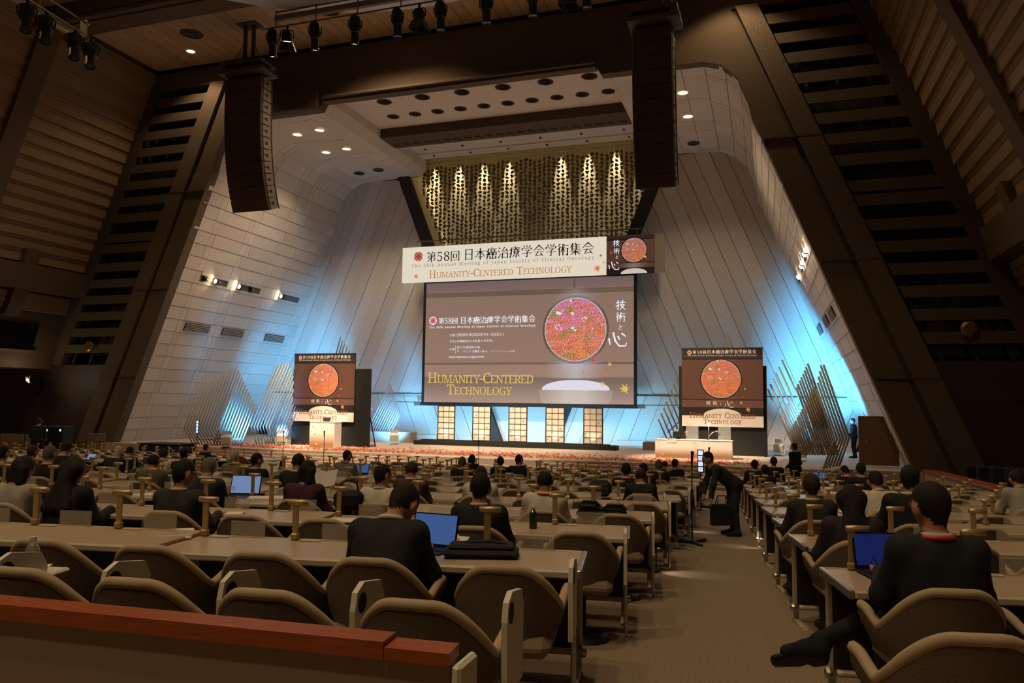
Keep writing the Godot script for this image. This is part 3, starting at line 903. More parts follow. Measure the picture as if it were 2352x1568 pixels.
func build_rigging() -> void:
	# lamp bar over the audience
	var bar := thing("lamp_bar", "long grey double lamp bar under the hall ceiling carrying the row of spotlights", "lighting bar", Vector3(-18.2, 16.2, -24.6))
	put(bar, "duct", boxm(Vector3(13.0, 0.22, 0.2), 0.03), M.bar_grey, Vector3(6.5, 0.22, 0))
	put(bar, "pipe", tubem([Vector3(-0.6, -0.12, 0), Vector3(13.0, -0.12, 0)], 0.035), M.bar_grey)
	put(bar, "pipe", tubem([Vector3(0, 0.5, 0), Vector3(13.0, 0.5, 0)], 0.03), M.bar_grey)
	for i in 8:
		put(bar, "bracket", boxm(Vector3(0.04, 0.66, 0.04)), M.bar_grey, Vector3(0.1 + i * 1.82, 0.18, 0.1))
	for x in [1.6, 5.2, 9.0, 12.6]:
		put(bar, "wire", tubem([Vector3(x, 0.5, 0), Vector3(x, 3.2, 0)], 0.012, 5), M.black_metal)
	var xs := [Vector3(-18.292, 15.884, -24.600), Vector3(-17.624, 15.787, -24.600), Vector3(-16.366, 15.868, -24.600), Vector3(-14.606, 15.779, -24.600), Vector3(-12.824, 15.765, -24.600), Vector3(-11.931, 15.712, -24.600), Vector3(-11.074, 15.746, -24.600), Vector3(-9.292, 15.793, -24.600), Vector3(-7.560, 15.517, -24.600), Vector3(-6.253, 15.308, -24.600), Vector3(-5.607, 15.205, -24.600)]
	var ord := ["first", "second", "third", "fourth", "fifth", "sixth", "seventh", "eighth", "ninth", "tenth", "eleventh"]
	for i in xs.size():
		var p: Vector3 = xs[i]
		stage_lamp(Vector3(p.x, 16.05, -24.6), p.x, 1 if i in [1, 5, 9] else 0, "black theatre spotlight%s, %s along the lamp bar from the lectern side" % [" with barn doors" if i in [1, 5, 9] else "", ord[i]], 0.35 if i < 4 else 0.1, 0.5 if i < 4 else 0.0, i < 4)
	# nearer bar in the upper corner, running towards the camera
	var pa := Vector3(-21.263, 13.365, -19.000)
	var nb := thing("lamp_bar", "short steel lamp bar near the side wall with black spotlights", "lighting bar", pa)
	put(nb, "duct", boxm(Vector3(0.24, 0.2, 6.0), 0.03), M.bar_steel, Vector3(-0.35, 0.22, 3.0), Basis(Vector3.UP, 0.12))
	put(nb, "pipe", tubem([Vector3(0, 0.0, 0), Vector3(0.7, 0.0, 6.0)], 0.03), M.bar_steel)
	put(nb, "pipe", tubem([Vector3(-0.2, 0.55, 0), Vector3(0.5, 0.55, 6.0)], 0.03), M.bar_steel)
	put(nb, "bracket", boxm(Vector3(0.3, 0.6, 0.04)), M.bar_steel, Vector3(-0.1, 0.25, 0.3))
	put(nb, "bracket", boxm(Vector3(0.3, 0.6, 0.04)), M.bar_steel, Vector3(0.1, 0.25, 2.2))
	put(nb, "wire", tubem([Vector3(-0.2, 0.5, 0.5), Vector3(-0.2, 2.3, 0.5)], 0.012, 5), M.black_metal)
	var q := [[0.02, 0.1], [0.05, 0.75], [0.17, 1.9], [0.24, 2.6]]
	for i in 4:
		var t := Vector3(pa.x + q[i][0], pa.y, pa.z + q[i][1])
		stage_lamp(t, t.x, 0, "black theatre spotlight under the short steel bar, %s from its stage end" % ord[i], -0.4, 0.9, false)
	# hanging loudspeaker columns
	line_array(Vector3(-23.25, 0, -29.4), Vector3(-24.478, 16.588, -29.400), Vector3(-22.408, 16.333, -29.400), "lectern", -1.0)
	line_array(Vector3(-4.3, 0, -29.4), Vector3(-4.842, 16.240, -29.400), Vector3(-3.279, 16.102, -29.400), "chairman's table", 1.0)

func line_array(base: Vector3, a: Vector3, b: Vector3, near: String, side: float) -> void:
	var wd := b.x - a.x
	var t := thing("line_array_speaker", "tall curved column of brown loudspeaker boxes hanging on the %s side" % near, "loudspeaker", Vector3((a.x + b.x) * 0.5, a.y, -29.4))
	# yoke and hoist
	put(t, "bumper", boxm(Vector3(wd + 0.5, 0.2, 1.3), 0.03), M.bar_dark, Vector3(0.1, 0.35, -0.2))
	put(t, "bumper", boxm(Vector3(wd + 0.3, 0.16, 1.2), 0.03), M.bar_dark, Vector3(0.1, 0.75, -0.2))
	for x in [-0.8, 0.8]:
		put(t, "strap", boxm(Vector3(0.1, 0.5, 1.1)), M.bar_dark, Vector3(x, 0.55, -0.2))
	var top := 19.4 - a.y
	for x in [-0.12, 0.35]:
		put(t, "mast", boxm(Vector3(0.14, top - 0.8, 0.14)), M.bar_dark, Vector3(x, (top + 0.8) * 0.5, -0.2))
	put(t, "ceiling_plate", boxm(Vector3(1.1, 0.06, 0.7)), M.bar_dark, Vector3(0.1, top - 0.03, -0.2))
	for x in [-0.9, 0.9]:
		put(t, "cable", tubem([Vector3(x, 0.8, -0.2), Vector3(x * 0.2 + 0.1, top * 0.75, -0.2)], 0.015, 5), M.black_metal)
	# eleven boxes, the lower ones swung back
	var y := 0.15
	var z := 0.0
	var ang := 0.0
	for i in 11:
		var hgt := 0.585
		var bs := Basis(Vector3.RIGHT, ang) * Basis(Vector3.UP, -side * 0.0)
		var ctr := Vector3(0, y, z) + bs * Vector3(0, -hgt * 0.5, -0.35)
		var bx := Node3D.new()
		bx.name = "cabinet"
		t.add_child(bx, true)
		bx.transform = Transform3D(bs, ctr)
		put(bx, "grille", boxm(Vector3(wd, hgt - 0.015, 0.7), 0.02), M.grille)
		for e in [-1.0, 1.0]:
			put(bx, "side_plate", boxm(Vector3(0.03, hgt - 0.06, 0.62), 0.01), M.speaker_side, Vector3(e * (wd * 0.5 + 0.02), 0, -0.12))
		put(bx, "handle", boxm(Vector3(0.02, 0.14, 0.16), 0.005), M.black, Vector3(wd * 0.5 + 0.04, 0, -0.05))
		put(bx, "handle", boxm(Vector3(0.02, 0.06, 0.06), 0.005), M.black, Vector3(wd * 0.5 + 0.04, 0.0, 0.13))
		put(bx, "rigging_bar", boxm(Vector3(0.05, hgt + 0.05, 0.05), 0.01), M.bar_dark, Vector3(wd * 0.5 + 0.05, 0.0, -0.42))
		var nxt := Vector3(0, y, z) + bs * Vector3(0, -hgt, 0)
		y = nxt.y
		z = nxt.z
		ang += 0.012 + 0.006 * i

# ---------------------------------------------------------------- writing and print

const STROKES := {
	"第": [[18, 4, 8, 22], [14, 14, 44, 14], [30, 14, 34, 24], [62, 4, 52, 22], [58, 14, 94, 14], [76, 14, 80, 24], [20, 32, 82, 32], [82, 32, 82, 46], [20, 46, 82, 46], [20, 46, 16, 60], [16, 60, 86, 60], [86, 60, 80, 84, 70, 80], [50, 26, 50, 98], [48, 60, 12, 94]],
	"回": [[12, 10, 12, 96], [12, 10, 88, 10], [88, 10, 88, 96], [12, 90, 88, 90], [34, 34, 34, 70], [34, 34, 66, 34], [66, 34, 66, 70], [34, 68, 66, 68]],
	"日": [[22, 8, 22, 96], [22, 8, 78, 8], [78, 8, 78, 96], [22, 48, 78, 48], [22, 90, 78, 90]],
	"本": [[8, 28, 92, 28], [50, 4, 50, 98], [48, 30, 8, 78], [52, 30, 92, 76], [30, 76, 70, 76]],
	"癌": [[50, 2, 54, 10], [20, 14, 94, 14], [20, 14, 18, 60, 6, 96], [6, 28, 14, 42], [4, 62, 18, 54], [44, 22, 44, 40], [44, 22, 76, 22], [76, 22, 76, 40], [44, 38, 76, 38], [28, 46, 28, 62], [28, 46, 54, 46], [54, 46, 54, 62], [28, 60, 54, 60], [64, 46, 64, 62], [64, 46, 90, 46], [90, 46, 90, 62], [64, 60, 90, 60], [58, 66, 58, 94], [34, 74, 34, 94], [34, 94, 86, 94], [86, 74, 86, 94]],
	"治": [[10, 8, 24, 18], [4, 34, 18, 44], [6, 94, 28, 60], [60, 6, 40, 38], [40, 38, 86, 34], [74, 20, 92, 44], [42, 54, 42, 96], [42, 54, 86, 54], [86, 54, 86, 96], [42, 90, 86, 90]],
	"療": [[50, 2, 54, 10], [20, 14, 94, 14], [20, 14, 18, 60, 6, 96], [6, 28, 14, 42], [4, 62, 18, 54], [28, 26, 92, 26], [58, 18, 36, 46], [60, 26, 92, 48], [44, 34, 52, 40], [76, 34, 68, 40], [44, 46, 44, 66], [44, 46, 76, 46], [76, 46, 76, 66], [44, 56, 76, 56], [44, 66, 76, 66], [60, 66, 60, 94, 52, 90], [42, 74, 32, 90], [76, 74, 88, 88]],
	"学": [[22, 4, 30, 18], [48, 2, 54, 16], [78, 2, 66, 18], [10, 24, 8, 38], [10, 24, 92, 24], [92, 24, 84, 38], [30, 40, 70, 40], [70, 40, 52, 54], [52, 54, 52, 94, 40, 90], [8, 64, 94, 64]],
	"会": [[50, 4, 6, 46], [50, 4, 94, 44], [32, 38, 70, 38], [14, 58, 88, 58], [44, 58, 22, 90], [22, 90, 80, 84], [66, 70, 86, 94]],
	"術": [[24, 4, 6, 26], [26, 26, 6, 52], [18, 42, 18, 98], [30, 34, 66, 34], [48, 8, 48, 96], [46, 36, 30, 72], [50, 40, 64, 66], [56, 10, 64, 20], [72, 18, 96, 18], [68, 42, 98, 42], [86, 42, 86, 96, 76, 92]],
	"集": [[28, 4, 8, 36], [22, 20, 22, 62], [50, 4, 58, 14], [24, 16, 90, 16], [24, 30, 84, 30], [24, 44, 84, 44], [24, 58, 92, 58], [56, 16, 56, 58], [6, 70, 94, 70], [50, 60, 50, 98], [48, 72, 10, 96], [52, 72, 92, 96]],
	"技": [[6, 26, 38, 26], [24, 4, 24, 94, 14, 88], [4, 62, 40, 50], [44, 22, 96, 22], [70, 4, 70, 44], [48, 44, 88, 44], [86, 46, 44, 96], [52, 56, 96, 96]],
	"と": [[36, 10, 44, 46], [80, 34, 40, 54, 26, 72, 34, 90, 82, 90]],
	"心": [[6, 50, 12, 80], [28, 20, 38, 60, 58, 86, 90, 86, 94, 70], [52, 38, 60, 54], [72, 24, 90, 38]],
	"次": [[8, 16, 22, 28], [4, 80, 26, 56], [50, 4, 34, 38], [44, 22, 92, 22], [92, 22, 84, 38], [62, 30, 56, 60, 28, 96], [62, 52, 94, 96]],
	"座": [[50, 2, 50, 12], [14, 14, 94, 14], [14, 14, 14, 60, 4, 96], [36, 26, 26, 52], [36, 36, 46, 52], [72, 26, 62, 52], [72, 36, 84, 52], [56, 24, 56, 92], [30, 66, 84, 66], [20, 92, 94, 92]],
	"長": [[26, 6, 26, 56], [26, 6, 82, 6], [26, 20, 74, 20], [26, 34, 74, 34], [6, 52, 96, 52], [26, 52, 26, 94, 48, 82], [86, 60, 60, 74], [46, 54, 94, 96]],
	"席": [[50, 2, 50, 12], [14, 14, 94, 14], [14, 14, 14, 60, 4, 96], [24, 28, 92, 28], [42, 20, 42, 46], [72, 20, 72, 46], [42, 46, 72, 46], [30, 58, 30, 90], [30, 58, 86, 58], [86, 58, 86, 88, 78, 86], [58, 48, 58, 98]],
	"年": [[28, 4, 10, 34], [24, 18, 88, 18], [26, 42, 84, 42], [28, 42, 28, 66], [6, 66, 96, 66], [56, 18, 56, 98]],
	"月": [[28, 8, 28, 60, 12, 96], [28, 8, 78, 8], [78, 8, 78, 92, 68, 90], [28, 34, 78, 34], [28, 58, 78, 58]],
	"木": [[8, 30, 92, 30], [50, 4, 50, 98], [48, 32, 8, 82], [52, 32, 92, 80]],
	"土": [[22, 40, 80, 40], [50, 8, 50, 92], [6, 92, 94, 92]],
	"期": [[6, 20, 52, 20], [16, 6, 16, 70], [42, 6, 42, 70], [16, 36, 42, 36], [16, 52, 42, 52], [4, 70, 54, 70], [18, 76, 8, 92], [38, 76, 48, 90], [62, 8, 62, 60, 52, 96], [62, 8, 92, 8], [92, 8, 92, 92, 84, 90], [62, 34, 92, 34], [62, 58, 92, 58]],
	"場": [[6, 36, 36, 36], [22, 8, 22, 84], [4, 88, 40, 74], [50, 6, 50, 38], [50, 6, 86, 6], [86, 6, 86, 38], [50, 22, 86, 22], [50, 38, 86, 38], [40, 50, 98, 50], [58, 52, 40, 80], [52, 62, 92, 62], [92, 62, 84, 94], [68, 64, 48, 92], [80, 64, 62, 96]],
	"国": [[10, 8, 10, 96], [10, 8, 90, 8], [90, 8, 90, 96], [10, 92, 90, 92], [28, 28, 72, 28], [32, 50, 68, 50], [26, 76, 74, 76], [50, 28, 50, 76], [60, 58, 68, 66]],
	"立": [[50, 4, 50, 18], [12, 22, 88, 22], [30, 36, 38, 70], [70, 34, 58, 84], [6, 88, 94, 88]],
	"京": [[50, 2, 50, 14], [8, 18, 92, 18], [28, 32, 28, 54], [28, 32, 72, 32], [72, 32, 72, 54], [28, 54, 72, 54], [50, 54, 50, 96, 40, 92], [28, 66, 14, 88], [70, 66, 88, 86]],
	"都": [[8, 20, 52, 20], [30, 4, 30, 38], [4, 38, 58, 38], [52, 8, 8, 62], [22, 52, 22, 96], [22, 52, 50, 52], [50, 52, 50, 96], [22, 72, 50, 72], [22, 92, 50, 92], [66, 8, 66, 98], [66, 8, 90, 8], [90, 8, 78, 36], [78, 36, 92, 60, 76, 70]],
	"際": [[10, 8, 10, 98], [10, 8, 32, 8], [32, 8, 22, 36], [22, 36, 34, 58, 14, 66], [52, 4, 40, 36], [50, 14, 68, 14], [66, 16, 44, 50], [82, 6, 96, 44], [56, 46, 84, 46], [44, 62, 96, 62], [70, 62, 70, 96, 62, 92], [56, 74, 46, 90], [84, 74, 94, 88]],
	"館": [[26, 4, 4, 32], [26, 4, 48, 28], [12, 36, 12, 96], [12, 36, 42, 36], [42, 36, 42, 66], [12, 50, 42, 50], [12, 66, 42, 66], [12, 94, 44, 80], [74, 2, 74, 12], [54, 16, 54, 28], [54, 16, 96, 16], [96, 16, 96, 28], [62, 34, 62, 98], [62, 34, 88, 34], [88, 34, 88, 56], [62, 56, 88, 56], [62, 68, 90, 68], [90, 68, 90, 94], [62, 94, 90, 94]],
	"大": [[8, 34, 92, 34], [50, 4, 48, 40, 8, 96], [52, 40, 94, 94]],
	"医": [[10, 8, 94, 8], [10, 8, 10, 94], [10, 94, 96, 94], [38, 14, 24, 34], [34, 26, 82, 26], [22, 48, 90, 48], [56, 26, 54, 52, 26, 84], [58, 56, 86, 82]],
	"科": [[44, 6, 12, 16], [4, 34, 50, 34], [28, 14, 28, 98], [26, 38, 6, 74], [30, 40, 48, 62], [58, 18, 70, 28], [54, 40, 66, 50], [52, 70, 98, 60], [80, 4, 80, 98]],
	"弦": [[10, 12, 40, 12], [40, 12, 40, 34], [12, 34, 40, 34], [12, 34, 10, 58], [10, 58, 42, 58], [42, 58, 36, 92], [70, 4, 70, 16], [50, 20, 98, 20], [72, 22, 54, 48], [80, 40, 54, 78], [54, 80, 92, 74], [84, 62, 96, 88]],
	"間": [[10, 8, 10, 96], [10, 8, 42, 8], [42, 8, 42, 40], [10, 24, 42, 24], [10, 40, 42, 40], [58, 8, 58, 40], [58, 8, 90, 8], [90, 8, 90, 94], [58, 24, 90, 24], [58, 40, 90, 40], [32, 52, 32, 90], [32, 52, 68, 52], [68, 52, 68, 90], [32, 70, 68, 70], [32, 88, 68, 88]],
	"昭": [[8, 12, 8, 86], [8, 12, 36, 12], [36, 12, 36, 86], [8, 48, 36, 48], [8, 84, 36, 84], [48, 10, 92, 10], [70, 10, 46, 48], [92, 10, 86, 42], [50, 56, 50, 92], [50, 56, 90, 56], [90, 56, 90, 92], [50, 90, 90, 90]],
	"彦": [[40, 2, 40, 12], [12, 16, 80, 16], [30, 20, 38, 32], [62, 20, 52, 32], [14, 36, 86, 36], [18, 36, 18, 60, 6, 96], [56, 42, 34, 56], [66, 54, 34, 74], [80, 64, 34, 96]],
	"ザ": [[8, 34, 92, 34], [32, 10, 32, 60], [66, 10, 66, 50, 40, 94], [80, 4, 86, 14], [92, 2, 97, 12]],
	"プ": [[14, 20, 78, 20], [78, 20, 70, 60, 30, 92], [86, 4, 94, 12]],
	"リ": [[28, 14, 28, 60], [72, 10, 72, 60, 40, 94]],
	"ン": [[14, 18, 34, 32], [14, 88, 60, 70, 90, 28]],
	"ス": [[18, 18, 78, 18], [78, 18, 16, 92], [52, 56, 88, 90]],
	"宝": [[50, 2, 50, 12], [10, 16, 10, 30], [10, 16, 90, 16], [90, 16, 90, 30], [20, 40, 80, 40], [24, 62, 76, 62], [10, 92, 90, 92], [50, 40, 50, 92], [64, 72, 74, 82]],
	"ヶ": [[34, 30, 22, 60], [30, 44, 80, 44], [60, 44, 56, 70, 40, 92]],
	"池": [[10, 8, 24, 18], [4, 34, 18, 44], [6, 94, 28, 60], [34, 46, 90, 30], [90, 30, 88, 62, 80, 60], [62, 8, 62, 70], [44, 22, 44, 86, 94, 88, 94, 72]],
	"グ": [[40, 8, 14, 50], [36, 20, 84, 20], [84, 20, 72, 60, 30, 94], [84, 2, 90, 12], [94, 0, 99, 10]],
	"ラ": [[24, 12, 76, 12], [16, 38, 84, 38], [84, 38, 72, 70, 34, 94]],
	"ド": [[40, 6, 40, 94], [40, 40, 76, 58], [66, 14, 72, 26], [80, 8, 86, 20]],
	"ホ": [[10, 32, 90, 32], [50, 6, 50, 94], [28, 50, 12, 82], [70, 50, 88, 80]],
	"テ": [[26, 14, 74, 14], [10, 40, 90, 40], [54, 40, 50, 68, 30, 94]],
	"ル": [[34, 16, 32, 60, 12, 90], [62, 12, 62, 88], [62, 88, 92, 62]],
	"旧": [[14, 8, 14, 96], [38, 14, 38, 92], [38, 14, 86, 14], [86, 14, 86, 92], [38, 52, 86, 52], [38, 90, 86, 90]],
	"・": [[46, 50, 54, 50]],
	"〜": [[10, 56, 30, 44, 50, 50, 70, 58, 90, 44]],
}

func stroke(b: Build, pts: Array, w0: float, w1: float) -> void:
	for i in pts.size() - 1:
		var p: Vector2 = pts[i]; var q: Vector2 = pts[i + 1]
		var d := (q - p).normalized()
		var n := Vector2(-d.y, d.x)
		var a := lerpf(w0, w1, float(i) / maxi(1, pts.size() - 1))
		var c := lerpf(w0, w1, float(i + 1) / maxi(1, pts.size() - 1))
		p -= d * a * 0.3
		q += d * c * 0.3
		b.quad(Vector3(p.x + n.x * a * 0.5, p.y + n.y * a * 0.5, 0), Vector3(q.x + n.x * c * 0.5, q.y + n.y * c * 0.5, 0), Vector3(q.x - n.x * c * 0.5, q.y - n.y * c * 0.5, 0), Vector3(p.x - n.x * a * 0.5, p.y - n.y * a * 0.5, 0))

func kanji(b: Build, ch: String, x: float, y: float, s: float, wt := 1.0, brush := false) -> void:  # x, y: lower left corner
	for st in STROKES[ch]:
		var pts := []
		for i in range(0, st.size(), 2): pts.append(Vector2(x + st[i] * 0.01 * s, y + s - st[i + 1] * 0.01 * s))
		var d: Vector2 = pts[-1] - pts[0]
		if brush: stroke(b, pts, 0.13 * s * wt, 0.06 * s * wt)
		elif absf(d.y) < absf(d.x) * 0.12: stroke(b, pts, 0.045 * s * wt, 0.05 * s * wt)
		elif absf(d.x) < absf(d.y) * 0.2: stroke(b, pts, 0.1 * s * wt, 0.095 * s * wt)
		else: stroke(b, pts, 0.095 * s * wt, 0.05 * s * wt)

var fonts := {}
func glyph(ch: String, face: String) -> Array:   # [vertices for a 64 px face, advance]
	var key := face + ch
	if not cache.has(key):
		if not fonts.has(face):
			var f := SystemFont.new()
			f.font_names = PackedStringArray([face.trim_suffix(" Bold")])
			if face.ends_with("Bold"): f.font_weight = 700
			fonts[face] = f
		var t := TextMesh.new()
		t.font = fonts[face]
		t.font_size = 64
		t.pixel_size = 1.0 / 64.0
		t.depth = 0.004
		t.curve_step = 1.0
		t.text = ch
		t.horizontal_alignment = HORIZONTAL_ALIGNMENT_LEFT
		t.vertical_alignment = VERTICAL_ALIGNMENT_TOP
		var ar := t.get_mesh_arrays()
		var out := PackedVector3Array()
		var vs: PackedVector3Array = ar[Mesh.ARRAY_VERTEX]
		var ix = ar[Mesh.ARRAY_INDEX]
		if ix != null and ix.size() > 0:
			for i in ix: out.append(vs[i])
		else:
			out = vs
		var asc: float = fonts[face].get_ascent(64) / 64.0
		for i in out.size(): out[i].y += asc
		cache[key] = [out, fonts[face].get_string_size(ch, HORIZONTAL_ALIGNMENT_LEFT, -1, 64).x / 64.0]
	return cache[key]

func write(b: Build, text: String, x: float, y: float, cap: float, face := "Droid Serif", extra := 0.0, small := false, wt := 1.0, draw := true) -> float:
	for ch in text:
		if STROKES.has(ch):
			if draw: kanji(b, ch, x, y - cap * 0.08, cap * 1.18, wt)
			x += cap * 1.2 + extra
		elif ch == " ":
			x += cap * 0.5 + extra
		else:
			var k := cap / 0.714
			var c := ch
			if small and ch.to_upper() != ch:
				k *= 0.76
				c = ch.to_upper()
			var g := glyph(c, face)
			if draw:
				for p in g[0]: b.v.append(Vector3(x + p.x * k, y + p.y * k, p.z))
			x += g[1] * k + extra
	return x

func fit(b: Build, text: String, x0: float, x1: float, y: float, cap: float, face := "Droid Serif", small := false, wt := 1.0) -> void:
	var w := write(b, text, 0, 0, cap, face, 0, small, wt, false)
	write(b, text, x0, y, cap, face, (x1 - x0 - w) / maxi(1, text.length() - 1), small, wt)

func leaf_shape(r: float) -> PackedVector2Array:
	var p := PackedVector2Array()
	var lobes := [[-90, 0.9], [-62, 0.32], [-40, 0.55], [-22, 0.3], [0, 0.85], [22, 0.36], [42, 1.0], [66, 0.4], [90, 1.1], [114, 0.4], [138, 1.0], [158, 0.36], [180, 0.85], [202, 0.3], [220, 0.55], [242, 0.32]]
	for l in lobes: p.append(Vector2(cos(deg_to_rad(l[0])), sin(deg_to_rad(l[0]))) * r * l[1])
	return p

func leaf_mesh(r: float, thick := 0.004) -> ArrayMesh:
	var key := "leaf%.3f" % r
	if not cache.has(key):
		var b := Build.new()
		b.prism(leaf_shape(r), 0, thick)
		cache[key] = b.done()
	return cache[key]

func emblem(parent: Node, at: Vector3, r: float, red: Material, white: Material) -> void:
	var face := Basis(Vector3.RIGHT, PI / 2)
	put(parent, "emblem_ring", lathem([[0.001, 0.004], [r, 0.004]], 28), white, at, face)
	put(parent, "emblem_disc", lathem([[0.001, 0.008], [r * 0.78, 0.008]], 28), red, at, face)
	var b := Build.new()
	var q := []
	for k in 5: q.append(Vector2(cos(k * PI / 2), sin(k * PI / 2)) * r * 0.74)
	for k in 4:
		var m: Vector2 = (q[k] + q[k + 1]) * 0.5 * 0.86
		stroke(b, [q[k], m, q[k + 1]], r * 0.05, r * 0.05)
	put(parent, "emblem_diamond", b.done(), white, at + Vector3(0, 0, 0.012))

var maple_a := FastNoiseLite.new()
var maple_b := FastNoiseLite.new()
func maple(x: float, y: float, vivid: float) -> Color:   # photograph of autumn leaves printed in the circle; x, y from -1 to 1
	var n := maple_a.get_noise_2d(x * 60.0 + y * 25.0, y * 110.0)
	var f := maple_b.get_noise_2d(x * 300, y * 300)
	var g := maple_a.get_noise_2d(x * 40 + 500, y * 60 + 90)
	var c := Color(0.80, 0.43, 0.33).lerp(Color(0.90, 0.52, 0.30), clampf(n * 2.0 + 0.5, 0, 1))
	c = c.lerp(Color(0.82, 0.45, 0.62) if vivid > 0.5 else Color(0.80, 0.46, 0.46), clampf((-y - 0.05) * 0.9 + n * 1.6 + 0.25, 0, 1))
	c = c.lerp(Color(0.55, 0.52, 0.22), clampf((g * 3.0 - 0.35) * (0.9 - x) * 0.8, 0, 0.85))
	c = c.lerp(Color(0.30, 0.20, 0.16), clampf((f - 0.28) * 3.0, 0, 0.7))
	c = c.lerp(Color(0.98, 0.75, 0.62), clampf((-f - 0.22) * 2.2, 0, 0.6))
	var sky := maple_a.get_noise_2d(x * 90 + 50, y * 90 - 300)
	if y < 0.05 and sky > 0.36: c = c.lerp(Color(0.88, 0.92, 1.0), clampf((sky - 0.36) * 5.0, 0, 0.95))
	return c

func slide_image(w: int, h: int) -> Image:   # picture thrown on the screen
	var im := Image.create(w, h, false, Image.FORMAT_RGB8)
	var asp := float(w) / h
	for j in h:
		var v := float(j) / h
		var row := Color(0.52, 0.42, 0.37).lerp(Color(0.59, 0.47, 0.40), clampf(v * 1.1, 0, 1))
		if v < 0.085: row = Color(0.43, 0.36, 0.35).lerp(Color(0.50, 0.39, 0.37), v / 0.085)
		elif v < 0.125: row = Color(0.40, 0.33, 0.27)
		elif v > 0.672 and v < 0.688: row = Color(0.43, 0.35, 0.31)
		elif v > 0.688 and v < 0.79: row = Color(0.60, 0.48, 0.41)
		elif v > 0.79: row = Color(0.45, 0.37, 0.33).lerp(Color(0.66, 0.54, 0.46), clampf((v - 0.79) / 0.2, 0, 1))
		for i in w:
			var u := float(i) / w
			var c := row
			if v < 0.09 and absf(u - 0.731) < 0.006: c = Color(0.40, 0.33, 0.28)
			var dx := (u - 0.736) * asp
			var dy := v - 0.412
			var r := sqrt(dx * dx + dy * dy)
			if r > 0.272:
				var halo := clampf((0.35 - r) / 0.08, 0, 1) * clampf((absf(dy) - 0.16) * 6.0, 0, 1) * clampf(1.0 - absf(dx) * 4.5, 0, 1)
				c = c.lerp(Color(0.72, 0.68, 0.72), halo * 0.8)
				if v > 0.67 and v < 0.80: c = c.lerp(Color(0.74, 0.72, 0.76), clampf(1.0 - absf(dx) * 4.0, 0, 1) * 0.8)
			elif r > 0.253: c = Color(0.38, 0.31, 0.28).lerp(Color(0.62, 0.60, 0.68), clampf(absf(dy) * 5.0 - 0.75, 0, 0.5))
			elif r > 0.247: c = Color(0.80, 0.76, 0.80)
			else: c = maple(dx / 0.247, dy / 0.247, 1.0)
			# pale half moon lying under the circle
			var ex := (u - 0.738) / 0.155
			var ey := (v - 0.885) / 0.075
			if ey < 0.1 and ex * ex + ey * ey < 1.0: c = Color(0.86, 0.84, 0.90)
			var ez := (v - 0.885) / 0.22
			var ew := (u - 0.738) / 0.172
			if ey >= 0.1 and ew * ew + ez * ez < 1.0:
				c = c.lerp(Color(0.82, 0.78, 0.74), (0.85 if i % 4 < 2 else 0.7) * clampf(1.25 - absf(ew), 0, 1))
			im.set_pixel(i, j, c)
	return im

func banner_image(w: int, h: int) -> Image:   # printed banner
	var im := Image.create(w, h, false, Image.FORMAT_RGB8)
	var asp := float(w) / h
	for j in h:
		var v := float(j) / h
		var row := Color(0.36, 0.23, 0.18)
		if v < 0.13: row = Color(0.10, 0.07, 0.06).lerp(Color(0.24, 0.15, 0.12), v / 0.13)
		elif v < 0.152: row = Color(0.07, 0.05, 0.04)
		elif v > 0.652 and v < 0.664: row = Color(0.09, 0.06, 0.05)
		elif v > 0.664 and v < 0.755: row = Color(0.40, 0.27, 0.23)
		elif v > 0.755 and v < 0.862: row = Color(0.10, 0.07, 0.06)
		elif v >= 0.862: row = Color(0.90, 0.85, 0.80)
		for i in w:
			var u := float(i) / w
			var c := row
			var dx := (u - 0.488) * asp
			var dy := v - 0.395
			var r := sqrt(dx * dx + dy * dy)
			if v < 0.862:
				if r < 0.235: c = maple(dx / 0.235, dy / 0.235, 0.0)
				elif r < 0.242: c = Color(0.86, 0.74, 0.68)
				elif r < 0.258: c = Color(0.10, 0.06, 0.05)
				elif v > 0.14: c = c.lerp(Color(0.70, 0.58, 0.52), clampf((0.31 - r) / 0.06, 0, 1) * clampf((absf(dy) - 0.2) * 8.0, 0, 1) * 0.7)
			var ex := (u - 0.5) / 0.235
			var ey := (v - 0.865) / 0.095
			if v < 0.866 and v > 0.755 and ex * ex + ey * ey < 1.0: c = Color(0.90, 0.85, 0.80)
			im.set_pixel(i, j, c)
	return im

func brown_panel_image(w: int, h: int) -> Image:   # right end of the long banner
	var im := Image.create(w, h, false, Image.FORMAT_RGB8)
	var asp := float(w) / h
	for j in h:
		var v := float(j) / h
		var row := Color(0.34, 0.22, 0.18)
		if v < 0.09: row = Color(0.2, 0.13, 0.1)
		elif v < 0.12: row = Color(0.08, 0.05, 0.04)
		elif v > 0.70 and v < 0.72: row = Color(0.09, 0.06, 0.05)
		elif v > 0.84: row = Color(0.10, 0.07, 0.06)
		for i in w:
			var u := float(i) / w
			var c := row
			var dx := (u - 0.58) * asp
			var dy := v - 0.39
			var r := sqrt(dx * dx + dy * dy)
			if r < 0.305: c = maple(dx / 0.305, dy / 0.305, 0.0)
			elif r < 0.315: c = Color(0.86, 0.74, 0.68)
			elif r < 0.34: c = Color(0.10, 0.06, 0.05)
			elif v > 0.72 and v < 0.84: c = c.lerp(Color(0.68, 0.6, 0.56), clampf(1.0 - absf(dx) * 2.6, 0, 1) * 0.7)
			var ex := (u - 0.58) / 0.28
			var ey := (v - 1.0) / 0.14
			if ex * ex + ey * ey < 1.0: c = Color(0.88, 0.82, 0.78)
			im.set_pixel(i, j, c)
	return im

